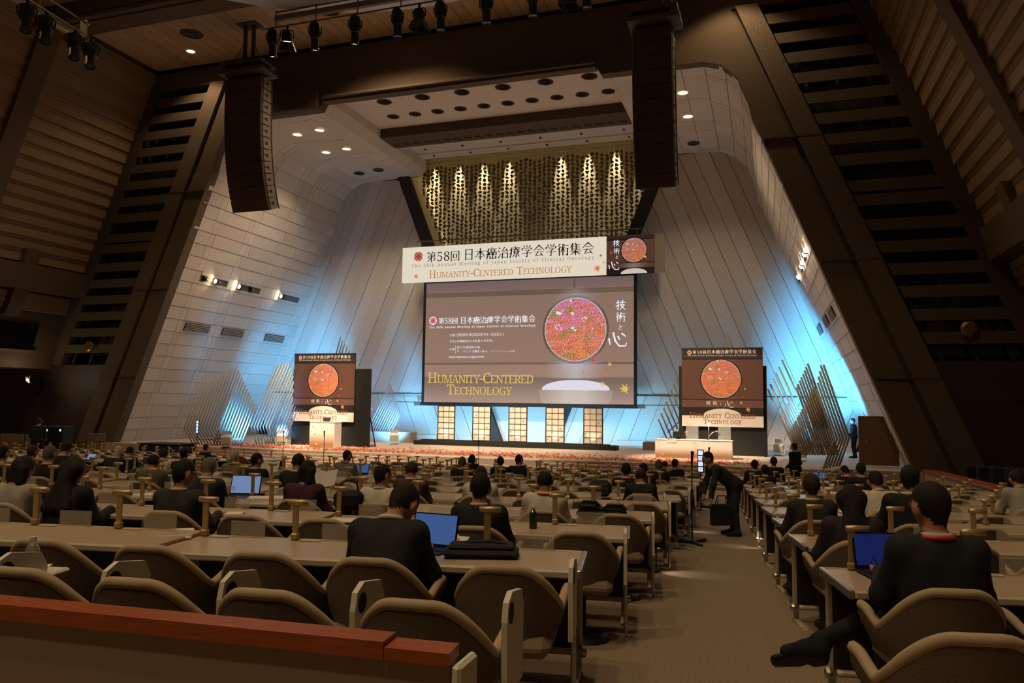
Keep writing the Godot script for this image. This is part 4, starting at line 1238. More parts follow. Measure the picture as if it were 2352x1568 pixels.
func picture(key: String, im: Image, lit: float) -> StandardMaterial3D:
	var m := mat(key, Color.WHITE, 0.7)
	var t := ImageTexture.create_from_image(im)
	if lit > 0.0:
		m.albedo_color = Color(0.03, 0.03, 0.03)
		m.emission_enabled = true
		m.emission = Color.WHITE
		m.emission_operator = BaseMaterial3D.EMISSION_OP_MULTIPLY
		m.emission_texture = t
		m.emission_energy_multiplier = lit
	else:
		m.albedo_texture = t
	return m

func quadm(w: float, h: float) -> QuadMesh:
	var q := QuadMesh.new()
	q.size = Vector2(w, h)
	return q

# ---------------------------------------------------------------- things on the stage

func build_stage_things() -> void:
	maple_a.seed = 5; maple_a.frequency = 0.03; maple_a.fractal_octaves = 3
	maple_b.seed = 9; maple_b.frequency = 0.06; maple_b.fractal_octaves = 2
	build_screen()
	build_long_banner()
	banner("lectern", -24.180, -20.454, 0.279, 3.917, -35.5, -19.604, 0.62)
	banner("chairman's table", -3.877, -0.051, 0.374, 4.227, -38.5, 0.116, 0.1)
	build_lectern()
	build_table()
	build_panels()
	build_tubes()
	build_floods()
	build_leaves()

func build_screen() -> void:
	var l := -20.368
	var r := -7.140
	var bt := 1.386
	var tp := 8.903
	var w := r - l
	var h := tp - bt
	var t := thing("projection_screen", "large projection screen showing the brown congress title slide with a round maple picture", "screen", Vector3((l + r) * 0.5, bt, -44.0))
	put(t, "picture", quadm(w, h), picture("slide", slide_image(896, 504), 1.0), Vector3(0, h * 0.5, 0.03))
	put(t, "back", boxm(Vector3(w + 0.36, h + 0.3, 0.04)), M.black, Vector3(0, h * 0.5 + 0.05, 0))
	put(t, "bottom_bar", boxm(Vector3(w + 0.5, 0.2, 0.12), 0.02), M.black, Vector3(0, -0.12, 0.02))
	for e in [-1.0, 1.0]:
		put(t, "bar_end", boxm(Vector3(0.45, 0.26, 0.16), 0.03), M.aluminium, Vector3(e * (w * 0.5 + 0.45), -0.1, 0.02))
		put(t, "tension_cord", tubem([Vector3(e * (w * 0.5 + 0.2), -0.02, 0), Vector3(e * (w * 0.5 + 2.4), 0.0, 0)], 0.02, 5), M.black)
		put(t, "border", boxm(Vector3(0.14, h + 0.2, 0.02)), M.black, Vector3(e * (w * 0.5 + 0.08), h * 0.5, 0.035))
	glow("slide_white", Color(0.93, 0.92, 0.95), 1.0)
	glow("slide_gold", Color(0.86, 0.74, 0.34), 1.0)
	glow("slide_red", Color(0.80, 0.30, 0.30), 1.0)
	glow("slide_orange", Color(0.86, 0.45, 0.30), 1.0)
	glow("slide_pink", Color(0.78, 0.58, 0.52), 1.0)
	var z := 0.045
	var b := Build.new()
	fit(b, "第58回", -0.433 * w, -0.332 * w, h * (1.0 - 0.345), h * 0.046, "Droid Serif", false, 1.25)
	fit(b, "日本癌治療学会学術集会", -0.322 * w, 0.051 * w, h * (1.0 - 0.345), h * 0.05, "Droid Serif", false, 1.25)
	fit(b, "The 58th Annual Meeting of Japan Society of Clinical Oncology", -0.48 * w, 0.051 * w, h * (1.0 - 0.382), h * 0.016, "Droid Serif Bold")
	fit(b, "会期", -0.374 * w, -0.347 * w, h * (1.0 - 0.452), h * 0.019)
	fit(b, "2020年10月22日(木)〜24日(土)", -0.335 * w, -0.102 * w, h * (1.0 - 0.452), h * 0.023)
	fit(b, "会長", -0.374 * w, -0.347 * w, h * (1.0 - 0.503), h * 0.019)
	fit(b, "弦間昭彦(日本医科大学学長)", -0.335 * w, -0.155 * w, h * (1.0 - 0.503), h * 0.019)
	fit(b, "会場", -0.374 * w, -0.347 * w, h * (1.0 - 0.57), h * 0.019)
	fit(b, "国立京都国際会館", -0.335 * w, -0.22 * w, h * (1.0 - 0.555), h * 0.019)
	fit(b, "ザ・プリンス 京都宝ヶ池", -0.335 * w, -0.196 * w, h * (1.0 - 0.588), h * 0.019)
	fit(b, "(旧・グランドプリンスホテル京都)", -0.194 * w, -0.046 * w, h * (1.0 - 0.587), h * 0.012)
	fit(b, "http://congress.jsco.or.jp/jsco2020/", -0.375 * w, -0.198 * w, h * (1.0 - 0.632), h * 0.016)
	for q in [[0.458, 0.43], [0.51, 0.482], [0.592, 0.53]]:
		stroke(b, [Vector2(-0.341 * w, h * (1.0 - q[0])), Vector2(-0.341 * w, h * (1.0 - q[1]))], 0.02, 0.02)
	kanji(b, "技", 0.42 * w, h * (1 - 0.268), h * 0.078, 0.9, true)
	kanji(b, "術", 0.42 * w, h * (1 - 0.362), h * 0.078, 0.75, true)
	kanji(b, "と", 0.428 * w, h * (1 - 0.424), h * 0.045, 0.8, true)
	kanji(b, "心", 0.385 * w, h * (1 - 0.57), h * 0.155, 0.75, true)
	put(t, "lettering", b.done(), M.slide_white, Vector3(0, 0, z))
	b = Build.new()
	fit(b, "Humanity-Centered", -0.484 * w, 0.046 * w, h * (1 - 0.84), h * 0.085, "Droid Serif", true)
	fit(b, "Technology", -0.383 * w, -0.058 * w, h * (1 - 0.935), h * 0.082, "Droid Serif", true)
	put(t, "title_lettering", b.done(), M.slide_gold, Vector3(0, 0, z))
	emblem(t, Vector3(-0.461 * w, h * (1 - 0.318), z), h * 0.035, M.slide_red, M.slide_white)
	for q in [[0.82, 0.663, 0.03, "slide_red", 0.3], [0.895, 0.69, 0.022, "slide_gold", 1.0], [0.775, 0.745, 0.018, "slide_orange", 2.0], [0.876, 0.767, 0.02, "slide_orange", 0.5], [0.862, 0.845, 0.026, "slide_gold", 0.2], [0.962, 0.884, 0.05, "slide_gold", 0.5]]:
		put(t, "leaf", leaf_mesh(h * q[2]), M[q[3]], Vector3((q[0] - 0.5) * w, h * (1 - q[1]), z), Basis(Vector3.BACK, q[4]))

func build_long_banner() -> void:
	var l := -21.923
	var m0 := -8.684
	var r := -5.924
	var bt := 8.949
	var tp := 11.216
	var h := tp - bt
	var w := m0 - l
	var t := thing("title_banner", "long white title banner with a brown end above the screen", "banner", Vector3(l, bt, -43.6))
	put(t, "white_face", boxm(Vector3(w, h, 0.16), 0.01), glow("banner_glow_white", Color(0.92, 0.875, 0.79), 0.9), Vector3(w * 0.5, h * 0.5, -0.08))  # emission stands in for the spotlights that light this banner
	put(t, "brown_face", quadm(r - m0, h), picture("brown_end", brown_panel_image(256, 212), 0.8), Vector3(w + (r - m0) * 0.5, h * 0.5, 0.0))  # the print emits as well, in place of spotlight on it
	put(t, "brown_box", boxm(Vector3(r - m0, h, 0.15)), M.black, Vector3(w + (r - m0) * 0.5, h * 0.5, -0.085))
	put(t, "spill_patch", boxm(Vector3(0.58, h - 0.05, 0.1), 0.01), M.spill_pale, Vector3(w + (r - m0) + 0.3, h * 0.5, -0.08))  # pale box painted as the spotlight spill past the brown end
	put(t, "pipe", tubem([Vector3(0.9, h + 0.42, -0.3), Vector3(w + 2.0, h + 0.42, -0.3)], 0.045, 6), M.bar_grey)
	for x in [1.2, 6.0, 11.0, 15.0]:
		put(t, "strap", boxm(Vector3(0.06, 0.5, 0.04)), M.bar_grey, Vector3(x, h + 0.2, -0.2))
	var ink := Build.new()
	fit(ink, "第58回", 0.128 * w, 0.302 * w, h * 0.57, h * 0.255, "Droid Serif", false, 1.0)
	fit(ink, "日本癌治療学会学術集会", 0.318 * w, 0.945 * w, h * 0.575, h * 0.275, "Droid Serif", false, 1.0)
	put(t, "lettering", ink.done(), M.print_black, Vector3(0, 0, 0.012))
	ink = Build.new()
	fit(ink, "The 58th Annual Meeting of Japan Society of Clinical Oncology", 0.052 * w, 0.944 * w, h * 0.425, h * 0.085)
	put(t, "subtitle_lettering", ink.done(), glow("banner_glow_grey", Color(0.50, 0.46, 0.40), 0.8), Vector3(0, 0, 0.012))  # lettering, emblem and leaves emit too, standing in for front light
	ink = Build.new()
	fit(ink, "Humanity-Centered Technology", 0.142 * w, 0.842 * w, h * 0.1, h * 0.21, "Droid Serif", true)
	put(t, "title_lettering", ink.done(), glow("banner_glow_gold", Color(0.78, 0.52, 0.33), 0.9), Vector3(0, 0, 0.012))
	emblem(t, Vector3(0.085 * w, h * 0.73, 0.01), h * 0.17, glow("banner_glow_red", Color(0.72, 0.24, 0.22), 0.85), M.banner_glow_white)
	ink = Build.new()
	var bx := w
	var bw := r - m0
	kanji(ink, "技", bx + bw * 0.14, h * 0.72, h * 0.17, 0.9, true)
	kanji(ink, "術", bx + bw * 0.15, h * 0.52, h * 0.16, 0.75, true)
	kanji(ink, "と", bx + bw * 0.18, h * 0.4, h * 0.1, 0.8, true)
	kanji(ink, "心", bx + bw * 0.04, h * 0.08, h * 0.3, 0.7, true)
	put(t, "slogan_lettering", ink.done(), M.slide_white, Vector3(0, 0, 0.012))
	for q in [[0.076 * w, 0.16, 0.09, "slide_orange", 0.6], [0.96 * w, 0.16, 0.12, "slide_orange", 0.3], [0.99 * w, 0.32, 0.07, "slide_gold", 1.2], [0.975 * w, 0.5, 0.06, "slide_red", 0.4], [bx + bw * 0.1, 0.56, 0.05, "slide_red", 0.4], [bx + bw * 0.82, 0.42, 0.05, "slide_gold", 0.9]]:
		put(t, "leaf", leaf_mesh(h * q[2]), M[q[3]], Vector3(q[0], h * q[1], 0.014), Basis(Vector3.BACK, q[4]))

func banner(near: String, l: float, r: float, bt: float, tp: float, z: float, board_r: float, over: float) -> void:
	var w := r - l
	var h := tp - bt
	var t := thing("stage_banner", "tall brown poster with a round maple picture and white foot, on the %s side" % near, "banner", Vector3(l, bt, z))
	if not M.has("poster"): picture("poster", banner_image(320, 320), 0.0)
	put(t, "face", quadm(w, h), M.poster, Vector3(w * 0.5, h * 0.5, 0.0))
	put(t, "board", boxm(Vector3(w, h, 0.06)), M.black, Vector3(w * 0.5, h * 0.5, -0.035))
	var b := Build.new()
	fit(b, "第58回", 0.14 * w, 0.312 * w, h * 0.925, h * 0.038, "Droid Serif", false, 1.3)
	fit(b, "日本癌治療学会学術集会", 0.32 * w, 0.925 * w, h * 0.925, h * 0.042, "Droid Serif", false, 1.3)
	fit(b, "The 58th Annual Meeting of Japan Society of Clinical Oncology", 0.075 * w, 0.925 * w, h * 0.893, h * 0.014, "Droid Serif Bold")
	kanji(b, "技", 0.305 * w, h * 0.265, h * 0.058, 0.9, true)
	kanji(b, "術", 0.385 * w, h * 0.265, h * 0.058, 0.75, true)
	kanji(b, "と", 0.47 * w, h * 0.268, h * 0.03, 0.8, true)
	kanji(b, "心", 0.535 * w, h * 0.232, h * 0.11, 0.75, true)
	put(t, "lettering", b.done(), M.print_white, Vector3(0, 0, 0.008))
	b = Build.new()
	fit(b, "Humanity Centered", 0.095 * w, 0.905 * w, h * 0.11, h * 0.068, "Droid Serif", true)
	fit(b, "Technology", 0.27 * w, 0.735 * w, h * 0.036, h * 0.062, "Droid Serif", true)
	put(t, "title_lettering", b.done(), M.print_bronze, Vector3(0, 0, 0.008))
	emblem(t, Vector3(0.1 * w, h * 0.94, 0.004), h * 0.027, M.signal_red, M.print_white)
	for q in [[0.72, 0.52, 0.02, "leaf_red"], [0.785, 0.475, 0.018, "leaf_gold"], [0.69, 0.425, 0.014, "leaf_red"], [0.76, 0.375, 0.02, "leaf_red"], [0.735, 0.302, 0.025, "leaf_gold"], [0.82, 0.215, 0.042, "leaf_orange"], [0.07, 0.035, 0.013, "leaf_orange"]]:
		put(t, "leaf", leaf_mesh(h * q[2]), M[q[3]], Vector3(q[0] * w, h * q[1], 0.01), Basis(Vector3.BACK, 0.4))
	# black board standing behind, down to the stage
	var s := thing("backing_board", "black freestanding board behind the poster on the %s side" % near, "board", Vector3(l, STAGE_Y, z - 0.16))
	var x1 := board_r - l
	put(s, "panel", boxm(Vector3(x1 + 0.15, bt - STAGE_Y + h * 0.77, 0.1)), M.black, Vector3((x1 - 0.15) * 0.5, (bt - STAGE_Y + h * 0.77) * 0.5, -0.05))
	for x in [0.1, x1 - 0.1]:
		put(s, "foot", boxm(Vector3(0.08, 0.06, 1.2)), M.black_metal, Vector3(x, 0.03, -0.3))
		put(s, "brace", slab(Vector3(x, 0.06, -0.85), Vector3(x + 0.05, 0.06, -0.85), Vector3(x + 0.05, 1.8, -0.12), Vector3(x, 1.8, -0.12), Vector3(0, 0, 0.04)), M.black_metal)

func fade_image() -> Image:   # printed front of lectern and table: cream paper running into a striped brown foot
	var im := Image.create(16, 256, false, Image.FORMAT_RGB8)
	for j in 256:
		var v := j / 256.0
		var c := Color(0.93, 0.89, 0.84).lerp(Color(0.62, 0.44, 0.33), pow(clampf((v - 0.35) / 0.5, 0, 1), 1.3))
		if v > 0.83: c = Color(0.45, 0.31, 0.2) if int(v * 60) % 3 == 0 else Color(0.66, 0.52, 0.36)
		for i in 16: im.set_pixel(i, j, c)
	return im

func build_lectern() -> void:
	var l := -22.028
	var r := -20.589
	var tp := 0.330
	var w := r - l
	var h := tp - STAGE_Y
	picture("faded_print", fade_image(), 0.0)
	var t := thing("lectern", "white lectern with printed maple leaves and brown striped foot", "lectern", Vector3((l + r) * 0.5, STAGE_Y, -33.85))
	put(t, "body", boxm(Vector3(w, h - 0.06, 0.7), 0.015), M.white_paint, Vector3(0, (h - 0.06) * 0.5, -0.36))
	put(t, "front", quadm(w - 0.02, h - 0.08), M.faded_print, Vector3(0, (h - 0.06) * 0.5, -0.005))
	put(t, "top", boxm(Vector3(w + 0.02, 0.05, 0.74), 0.015), M.white_paint, Vector3(0, h - 0.03, -0.36))
	for q in [[-0.35, 0.8, 0.05, "leaf_red"], [-0.42, 0.62, 0.04, "leaf_red"], [-0.28, 0.52, 0.045, "leaf_pink"], [-0.33, 0.36, 0.06, "leaf_gold"], [-0.2, 0.14, 0.12, "leaf_gold"]]:
		put(t, "leaf", leaf_mesh(q[2]), M[q[3]], Vector3(q[0] * w, q[1] * h, 0.0), Basis(Vector3.BACK, 0.5))
	var mon := thing("lectern_monitor", "small black monitor on top of the white lectern", "monitor", Vector3((l + r) * 0.5 + 0.05, tp, -34.2))
	put(mon, "screen", boxm(Vector3(0.42, 0.2, 0.05), 0.01), M.black, Vector3(0, 0.11, 0), Basis(Vector3.RIGHT, -0.3))
	put(mon, "stand", boxm(Vector3(0.2, 0.03, 0.18), 0.01), M.black, Vector3(0, 0.015, 0))
	for e in [-1.0, 1.0]:
		var mic := thing("gooseneck_microphone", "slim gooseneck microphone on the lectern %s" % ("nearer the tubes" if e < 0 else "nearer the screen"), "microphone", Vector3((l + r) * 0.5 + e * 0.32, tp, -34.25))
		put(mic, "base", lathem([[0.05, 0.0], [0.05, 0.02], [0.02, 0.03]], 12), M.black)
		put(mic, "neck", tubem([Vector3(0, 0.02, 0), Vector3(e * 0.05, 0.2, 0), Vector3(-e * 0.02, 0.36, -0.03), Vector3(-e * 0.12, 0.42, -0.06)], 0.009, 6), M.black)
		put(mic, "capsule", tubem([Vector3(-e * 0.12, 0.42, -0.06), Vector3(-e * 0.2, 0.44, -0.08)], 0.016, 8), M.black)

func build_table() -> void:
	var l := -4.788
	var r := -1.380
	var tp := -0.158
	var w := r - l
	var h := tp - STAGE_Y
	var t := thing("panel_table", "long white panel table with printed maple leaves and fading brown foot", "table", Vector3((l + r) * 0.5, STAGE_Y, -35.5))
	put(t, "body", boxm(Vector3(w, h - 0.04, 0.8), 0.015), M.white_paint, Vector3(0, (h - 0.04) * 0.5, -0.41))
	for e in [-1.0, 1.0]:
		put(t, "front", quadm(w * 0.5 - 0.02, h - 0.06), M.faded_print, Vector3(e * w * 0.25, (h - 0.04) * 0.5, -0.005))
	put(t, "top", boxm(Vector3(w + 0.03, 0.04, 0.85), 0.012), M.white_paint, Vector3(0, h - 0.02, -0.41))
	for q in [[-0.46, 0.82, 0.03, "leaf_red"], [-0.44, 0.72, 0.025, "leaf_pink"], [-0.47, 0.6, 0.025, "leaf_red"], [-0.42, 0.42, 0.035, "leaf_gold"], [-0.4, 0.18, 0.09, "leaf_gold"], [0.02, 0.8, 0.03, "leaf_red"], [0.05, 0.7, 0.025, "leaf_red"], [0.03, 0.58, 0.03, "leaf_pink"], [0.05, 0.46, 0.03, "leaf_red"]]:
		put(t, "leaf", leaf_mesh(q[2]), M[q[3]], Vector3(q[0] * w, q[1] * h, 0.0), Basis(Vector3.BACK, 0.5))
	put(t, "name_card", boxm(Vector3(0.42, 0.13, 0.01)), M.paper, Vector3(-0.28 * w, h - 0.08, 0.01))
	var y := tp
	var mon := thing("desk_monitor", "black monitor seen from behind on the panel table", "monitor", Vector3(-3.761, y, -35.75))
	put(mon, "screen", boxm(Vector3(0.5, 0.3, 0.04), 0.01), M.black, Vector3(0, 0.2, 0))
	put(mon, "stand", boxm(Vector3(0.06, 0.1, 0.05)), M.black, Vector3(0, 0.05, -0.02))
	put(mon, "foot", boxm(Vector3(0.24, 0.02, 0.18), 0.005), M.black, Vector3(0, 0.01, -0.02))
	for q in [[-4.212, 1.0, "beside the monitor"], [-2.446, 1.0, "in front of the empty seat"]]:
		var mic := thing("table_microphone", "silver gooseneck microphone on the panel table %s" % q[2], "microphone", Vector3(q[0], y, -35.8))
		put(mic, "base", lathem([[0.06, 0.0], [0.06, 0.02], [0.02, 0.03]], 12), M.black)
		put(mic, "neck", tubem([Vector3(0, 0.02, 0), Vector3(0.06, 0.2, 0), Vector3(0.2, 0.34, 0), Vector3(0.34, 0.39, 0)], 0.013, 6), M.aluminium)
		put(mic, "capsule", tubem([Vector3(0.34, 0.39, 0), Vector3(0.46, 0.41, 0)], 0.028, 8), M.aluminium)
	var lamp := thing("desk_lamp", "small glaring desk lamp on a thin stem on the panel table", "lamp", Vector3(-2.433, y, -36.1))
	put(lamp, "base", lathem([[0.08, 0.0], [0.08, 0.02], [0.01, 0.03]], 14), M.aluminium)
	put(lamp, "stem", tubem([Vector3(0, 0.02, 0), Vector3(0, 0.62, 0)], 0.01, 6), M.aluminium)
	put(lamp, "bulb", lathem([[0.001, 0.0], [0.05, 0.03], [0.06, 0.09], [0.03, 0.15], [0.001, 0.16]], 12), glow("bare_bulb", Color(1.0, 0.95, 0.85), 12.0), Vector3(0, 0.6, 0))
	omni(lamp.position + Vector3(0, 0.68, 0.1), WARM, 1.2, 0.06)
	for q in [[-3.156, "beside the seated speaker"], [-1.734, "beyond the desk lamp"]]:
		var ps := thing("acrylic_partition", "clear acrylic partition standing on the panel table %s" % q[1], "partition", Vector3(q[0], y, -35.9))
		put(ps, "sheet", boxm(Vector3(0.55, 0.75, 0.008)), M.clear_plastic, Vector3(0, 0.38, 0))
		for e in [-1.0, 1.0]: put(ps, "foot", boxm(Vector3(0.03, 0.02, 0.2)), M.clear_plastic, Vector3(e * 0.22, 0.01, 0))
	var pa := thing("paper_stack", "white papers lying on the panel table before the seated speaker", "paper", Vector3(-3.420, y, -35.7))
	put(pa, "sheet", boxm(Vector3(0.5, 0.012, 0.28)), M.paper, Vector3(0, 0.008, 0), Basis(Vector3.UP, 0.2))

func build_panels() -> void:
	# black plinth with five paper lattice panels
	var zc := -39.8
	var l := -18.85
	var r := -7.3
	var pl := thing("panel_plinth", "long low black plinth under the five lattice panels", "plinth", Vector3((l + r) * 0.5, STAGE_Y, zc))
	put(pl, "body", boxm(Vector3(r - l, 0.24, 0.8), 0.02), M.black, Vector3(0, 0.12, 0))
	put(pl, "ledge", boxm(Vector3(r - l - 0.8, 0.06, 0.3), 0.01), M.black, Vector3(0, 0.27, 0.1))
	var edges := [[-17.532, -16.523], [-15.424, -14.394], [-13.304, -12.281], [-11.201, -10.186], [-9.115, -8.109]]
	var top := 1.190
	var y0 := STAGE_Y + 0.3
	var ord := ["first", "second", "third", "fourth", "fifth"]
	for i in 5:
		var a: float = edges[i][0]
		var b: float = edges[i][1]
		var w := b - a
		var h := top - y0
		var t := thing("lattice_panel", "white paper panel in a black six by three lattice, %s from the lectern" % ord[i], "panel", Vector3((a + b) * 0.5, y0, zc), 0.0, "lattice panels on the black plinth")
		for c in 3:
			for q in 6:
				put(t, "paper_pane", boxm(Vector3(w / 3 - 0.03, h / 6 - 0.03, 0.012)), M.panel_paper, Vector3(-w / 2 + w / 3 * (c + 0.5), h / 6 * (q + 0.5), 0))
		for c in 4:
			var edge: bool = c == 0 or c == 3
			put(t, "upright", boxm(Vector3(0.05 if edge else 0.025, h + 0.02, 0.05)), M.black, Vector3(-w / 2 + w / 3 * c, h / 2, 0.0))
		for q in 7:
			put(t, "crossbar", boxm(Vector3(w, 0.05 if q in [0, 6] else 0.025, 0.045)), M.black, Vector3(0, h / 6 * q, 0.0))
		for q in [[-0.3, 0.93, 0.05, "leaf_red"], [-0.42, 0.76, 0.04, "leaf_red"], [-0.06, 0.73, 0.04, "leaf_pink"], [0.3, 0.58, 0.09, "leaf_orange"], [-0.28, 0.4, 0.06, "leaf_pink"], [-0.4, 0.28, 0.05, "leaf_red"], [0.2, 0.13, 0.08, "leaf_orange"]]:
			var dy: float = -0.2 if i % 2 == 1 else 0.0
			put(t, "leaf", leaf_mesh(q[2]), M[q[3]], Vector3(q[0] * w, maxf(0.08, q[1] + dy) * h, 0.008), Basis(Vector3.BACK, 0.3 * i))
		# small uplight on the plinth
		var u := thing("uplight", "small black uplight at the foot of the lattice panel, %s from the lectern" % ord[i], "uplight", Vector3((a + b) * 0.5, STAGE_Y + 0.24, zc + 0.3), 0.0, "uplights on the black plinth")
		put(u, "body", tubem([Vector3(0, 0.01, 0), Vector3(0, 0.07, -0.03)], 0.035, 10), M.black)
		put(u, "lens", lathem([[0.001, 0.0], [0.03, 0.0]], 10), M.lit_lens, Vector3(0, 0.072, -0.031))
		spot(Vector3((a + b) * 0.5, STAGE_Y + 0.36, zc + 0.34), Vector3((a + b) * 0.5, STAGE_Y + 1.0, zc), WARM, 0.4, 42.0, 0.03, 0.3)

func tube_group(label: String, tubes: Array, feet := true) -> void:
	var c := Vector3.ZERO
	for t in tubes: c += t[0]
	c /= tubes.size()
	var g := thing("tube_sculpture", label, "sculpture", c)
	for t in tubes:
		var pts := []
		for p in t: pts.append(p - c)
		put(g, "tube", tubem(pts, 0.042, 6), M.tube_steel)
	var lo: Vector3 = tubes[0][0] - c
	var hi: Vector3 = lo
	for t in tubes:
		var p: Vector3 = t[0] - c
		if p.x < lo.x: lo = p
		if p.x > hi.x: hi = p
	put(g, "cross_rail", tubem([lo + Vector3(0, 0.35, -0.08), hi + Vector3(0, 0.35, -0.08)], 0.03, 6), M.tube_steel)

func build_tubes() -> void:
	tube_group("folded fan of slanting steel tubes at the lectern end of the stage", [[Vector3(-28.40, -1.09, -33.00), Vector3(-28.73, -0.15, -32.60), Vector3(-28.33, 2.33, -33.20)], [Vector3(-28.20, -1.08, -33.00), Vector3(-28.54, -0.15, -32.60), Vector3(-28.11, 2.40, -33.20)], [Vector3(-28.01, -1.07, -33.00), Vector3(-28.34, -0.14, -32.60), Vector3(-27.88, 2.48, -33.20)], [Vector3(-27.81, -1.07, -33.00), Vector3(-28.15, -0.14, -32.60), Vector3(-27.66, 2.56, -33.20)], [Vector3(-27.62, -1.06, -33.00), Vector3(-27.95, -0.14, -32.60), Vector3(-27.43, 2.63, -33.20)], [Vector3(-27.43, -1.06, -33.00), Vector3(-27.76, -0.13, -32.60), Vector3(-27.21, 2.71, -33.20)], [Vector3(-27.24, -1.05, -33.00), Vector3(-27.57, -0.13, -32.60), Vector3(-26.99, 2.79, -33.20)], [Vector3(-27.04, -1.04, -33.00), Vector3(-27.38, -0.12, -32.60), Vector3(-26.77, 2.86, -33.20)], [Vector3(-26.85, -1.04, -33.00), Vector3(-27.19, -0.12, -32.60), Vector3(-26.54, 2.94, -33.20)], [Vector3(-26.66, -1.03, -33.00), Vector3(-27.00, -0.11, -32.60), Vector3(-26.32, 3.01, -33.20)], [Vector3(-26.47, -1.03, -33.00), Vector3(-26.81, -0.11, -32.60), Vector3(-26.10, 3.09, -33.20)], [Vector3(-26.28, -1.02, -33.00), Vector3(-26.62, -0.10, -32.60), Vector3(-25.98, 2.90, -33.20)], [Vector3(-27.47, -1.05, -33.30), Vector3(-26.18, 2.72, -33.60)], [Vector3(-27.28, -1.05, -33.30), Vector3(-26.06, 2.53, -33.60)], [Vector3(-27.08, -1.04, -33.30), Vector3(-25.94, 2.34, -33.60)], [Vector3(-26.89, -1.03, -33.30), Vector3(-25.83, 2.15, -33.60)], [Vector3(-26.70, -1.03, -33.30), Vector3(-25.71, 1.95, -33.60)], [Vector3(-26.51, -1.02, -33.30), Vector3(-25.59, 1.76, -33.60)], [Vector3(-26.32, -1.02, -33.30), Vector3(-25.48, 1.57, -33.60)], [Vector3(-26.13, -1.01, -33.30), Vector3(-25.36, 1.38, -33.60)], [Vector3(-25.94, -1.01, -33.30), Vector3(-25.24, 1.19, -33.60)], [Vector3(-25.75, -1.00, -33.30), Vector3(-25.13, 1.00, -33.60)]])
	tube_group("fan of slanting steel tubes just beside the poster behind the lectern", [[Vector3(-26.02, -1.02, -35.00), Vector3(-26.20, -0.07, -34.70), Vector3(-25.05, 3.30, -35.20)], [Vector3(-25.83, -1.02, -35.00), Vector3(-26.01, -0.07, -34.70), Vector3(-24.85, 3.31, -35.20)], [Vector3(-25.64, -1.01, -35.00), Vector3(-25.82, -0.06, -34.70), Vector3(-24.66, 3.32, -35.20)], [Vector3(-25.45, -1.01, -35.00), Vector3(-25.63, -0.06, -34.70), Vector3(-24.46, 3.34, -35.20)], [Vector3(-25.26, -1.00, -35.00), Vector3(-25.44, -0.05, -34.70), Vector3(-24.29, 3.31, -35.20)], [Vector3(-25.07, -1.00, -35.00), Vector3(-25.25, -0.05, -34.70), Vector3(-24.19, 3.09, -35.20)], [Vector3(-24.88, -0.99, -35.00), Vector3(-25.06, -0.05, -34.70), Vector3(-24.10, 2.88, -35.20)], [Vector3(-25.69, -1.03, -35.30), Vector3(-24.28, 2.68, -35.60)], [Vector3(-25.50, -1.02, -35.30), Vector3(-24.19, 2.47, -35.60)], [Vector3(-25.31, -1.02, -35.30), Vector3(-24.10, 2.26, -35.60)], [Vector3(-25.12, -1.01, -35.30), Vector3(-24.00, 2.04, -35.60)], [Vector3(-24.93, -1.01, -35.30), Vector3(-23.91, 1.83, -35.60)], [Vector3(-24.74, -1.00, -35.30), Vector3(-23.82, 1.62, -35.60)], [Vector3(-24.55, -1.00, -35.30), Vector3(-23.73, 1.41, -35.60)]])
	tube_group("slanting steel tubes between the lectern poster and the screen", [[Vector3(-22.83, -0.62, -41.00), Vector3(-21.21, 2.42, -41.00)], [Vector3(-22.66, -0.62, -41.00), Vector3(-21.13, 2.25, -41.00)], [Vector3(-22.49, -0.61, -41.00), Vector3(-21.06, 2.07, -41.00)], [Vector3(-22.32, -0.61, -41.00), Vector3(-20.99, 1.90, -41.00)], [Vector3(-22.16, -0.60, -41.00), Vector3(-20.91, 1.73, -41.00)], [Vector3(-21.99, -0.60, -41.00), Vector3(-20.84, 1.56, -41.00)], [Vector3(-21.82, -0.60, -41.00), Vector3(-20.77, 1.39, -41.00)], [Vector3(-21.66, -0.59, -41.00), Vector3(-20.69, 1.22, -41.00)], [Vector3(-21.49, -0.59, -41.00), Vector3(-20.62, 1.05, -41.00)], [Vector3(-21.33, -0.58, -41.00), Vector3(-20.55, 0.88, -41.00)], [Vector3(-21.16, -0.58, -41.00), Vector3(-20.47, 0.71, -41.00)], [Vector3(-25.46, 3.19, -41.30), Vector3(-24.88, 5.31, -41.30)], [Vector3(-25.31, 3.00, -41.30), Vector3(-24.73, 5.12, -41.30)], [Vector3(-25.16, 2.81, -41.30), Vector3(-24.57, 4.92, -41.30)], [Vector3(-24.97, 2.62, -41.30), Vector3(-24.39, 4.73, -41.30)], [Vector3(-24.81, 2.39, -41.30), Vector3(-24.23, 4.50, -41.30)]])
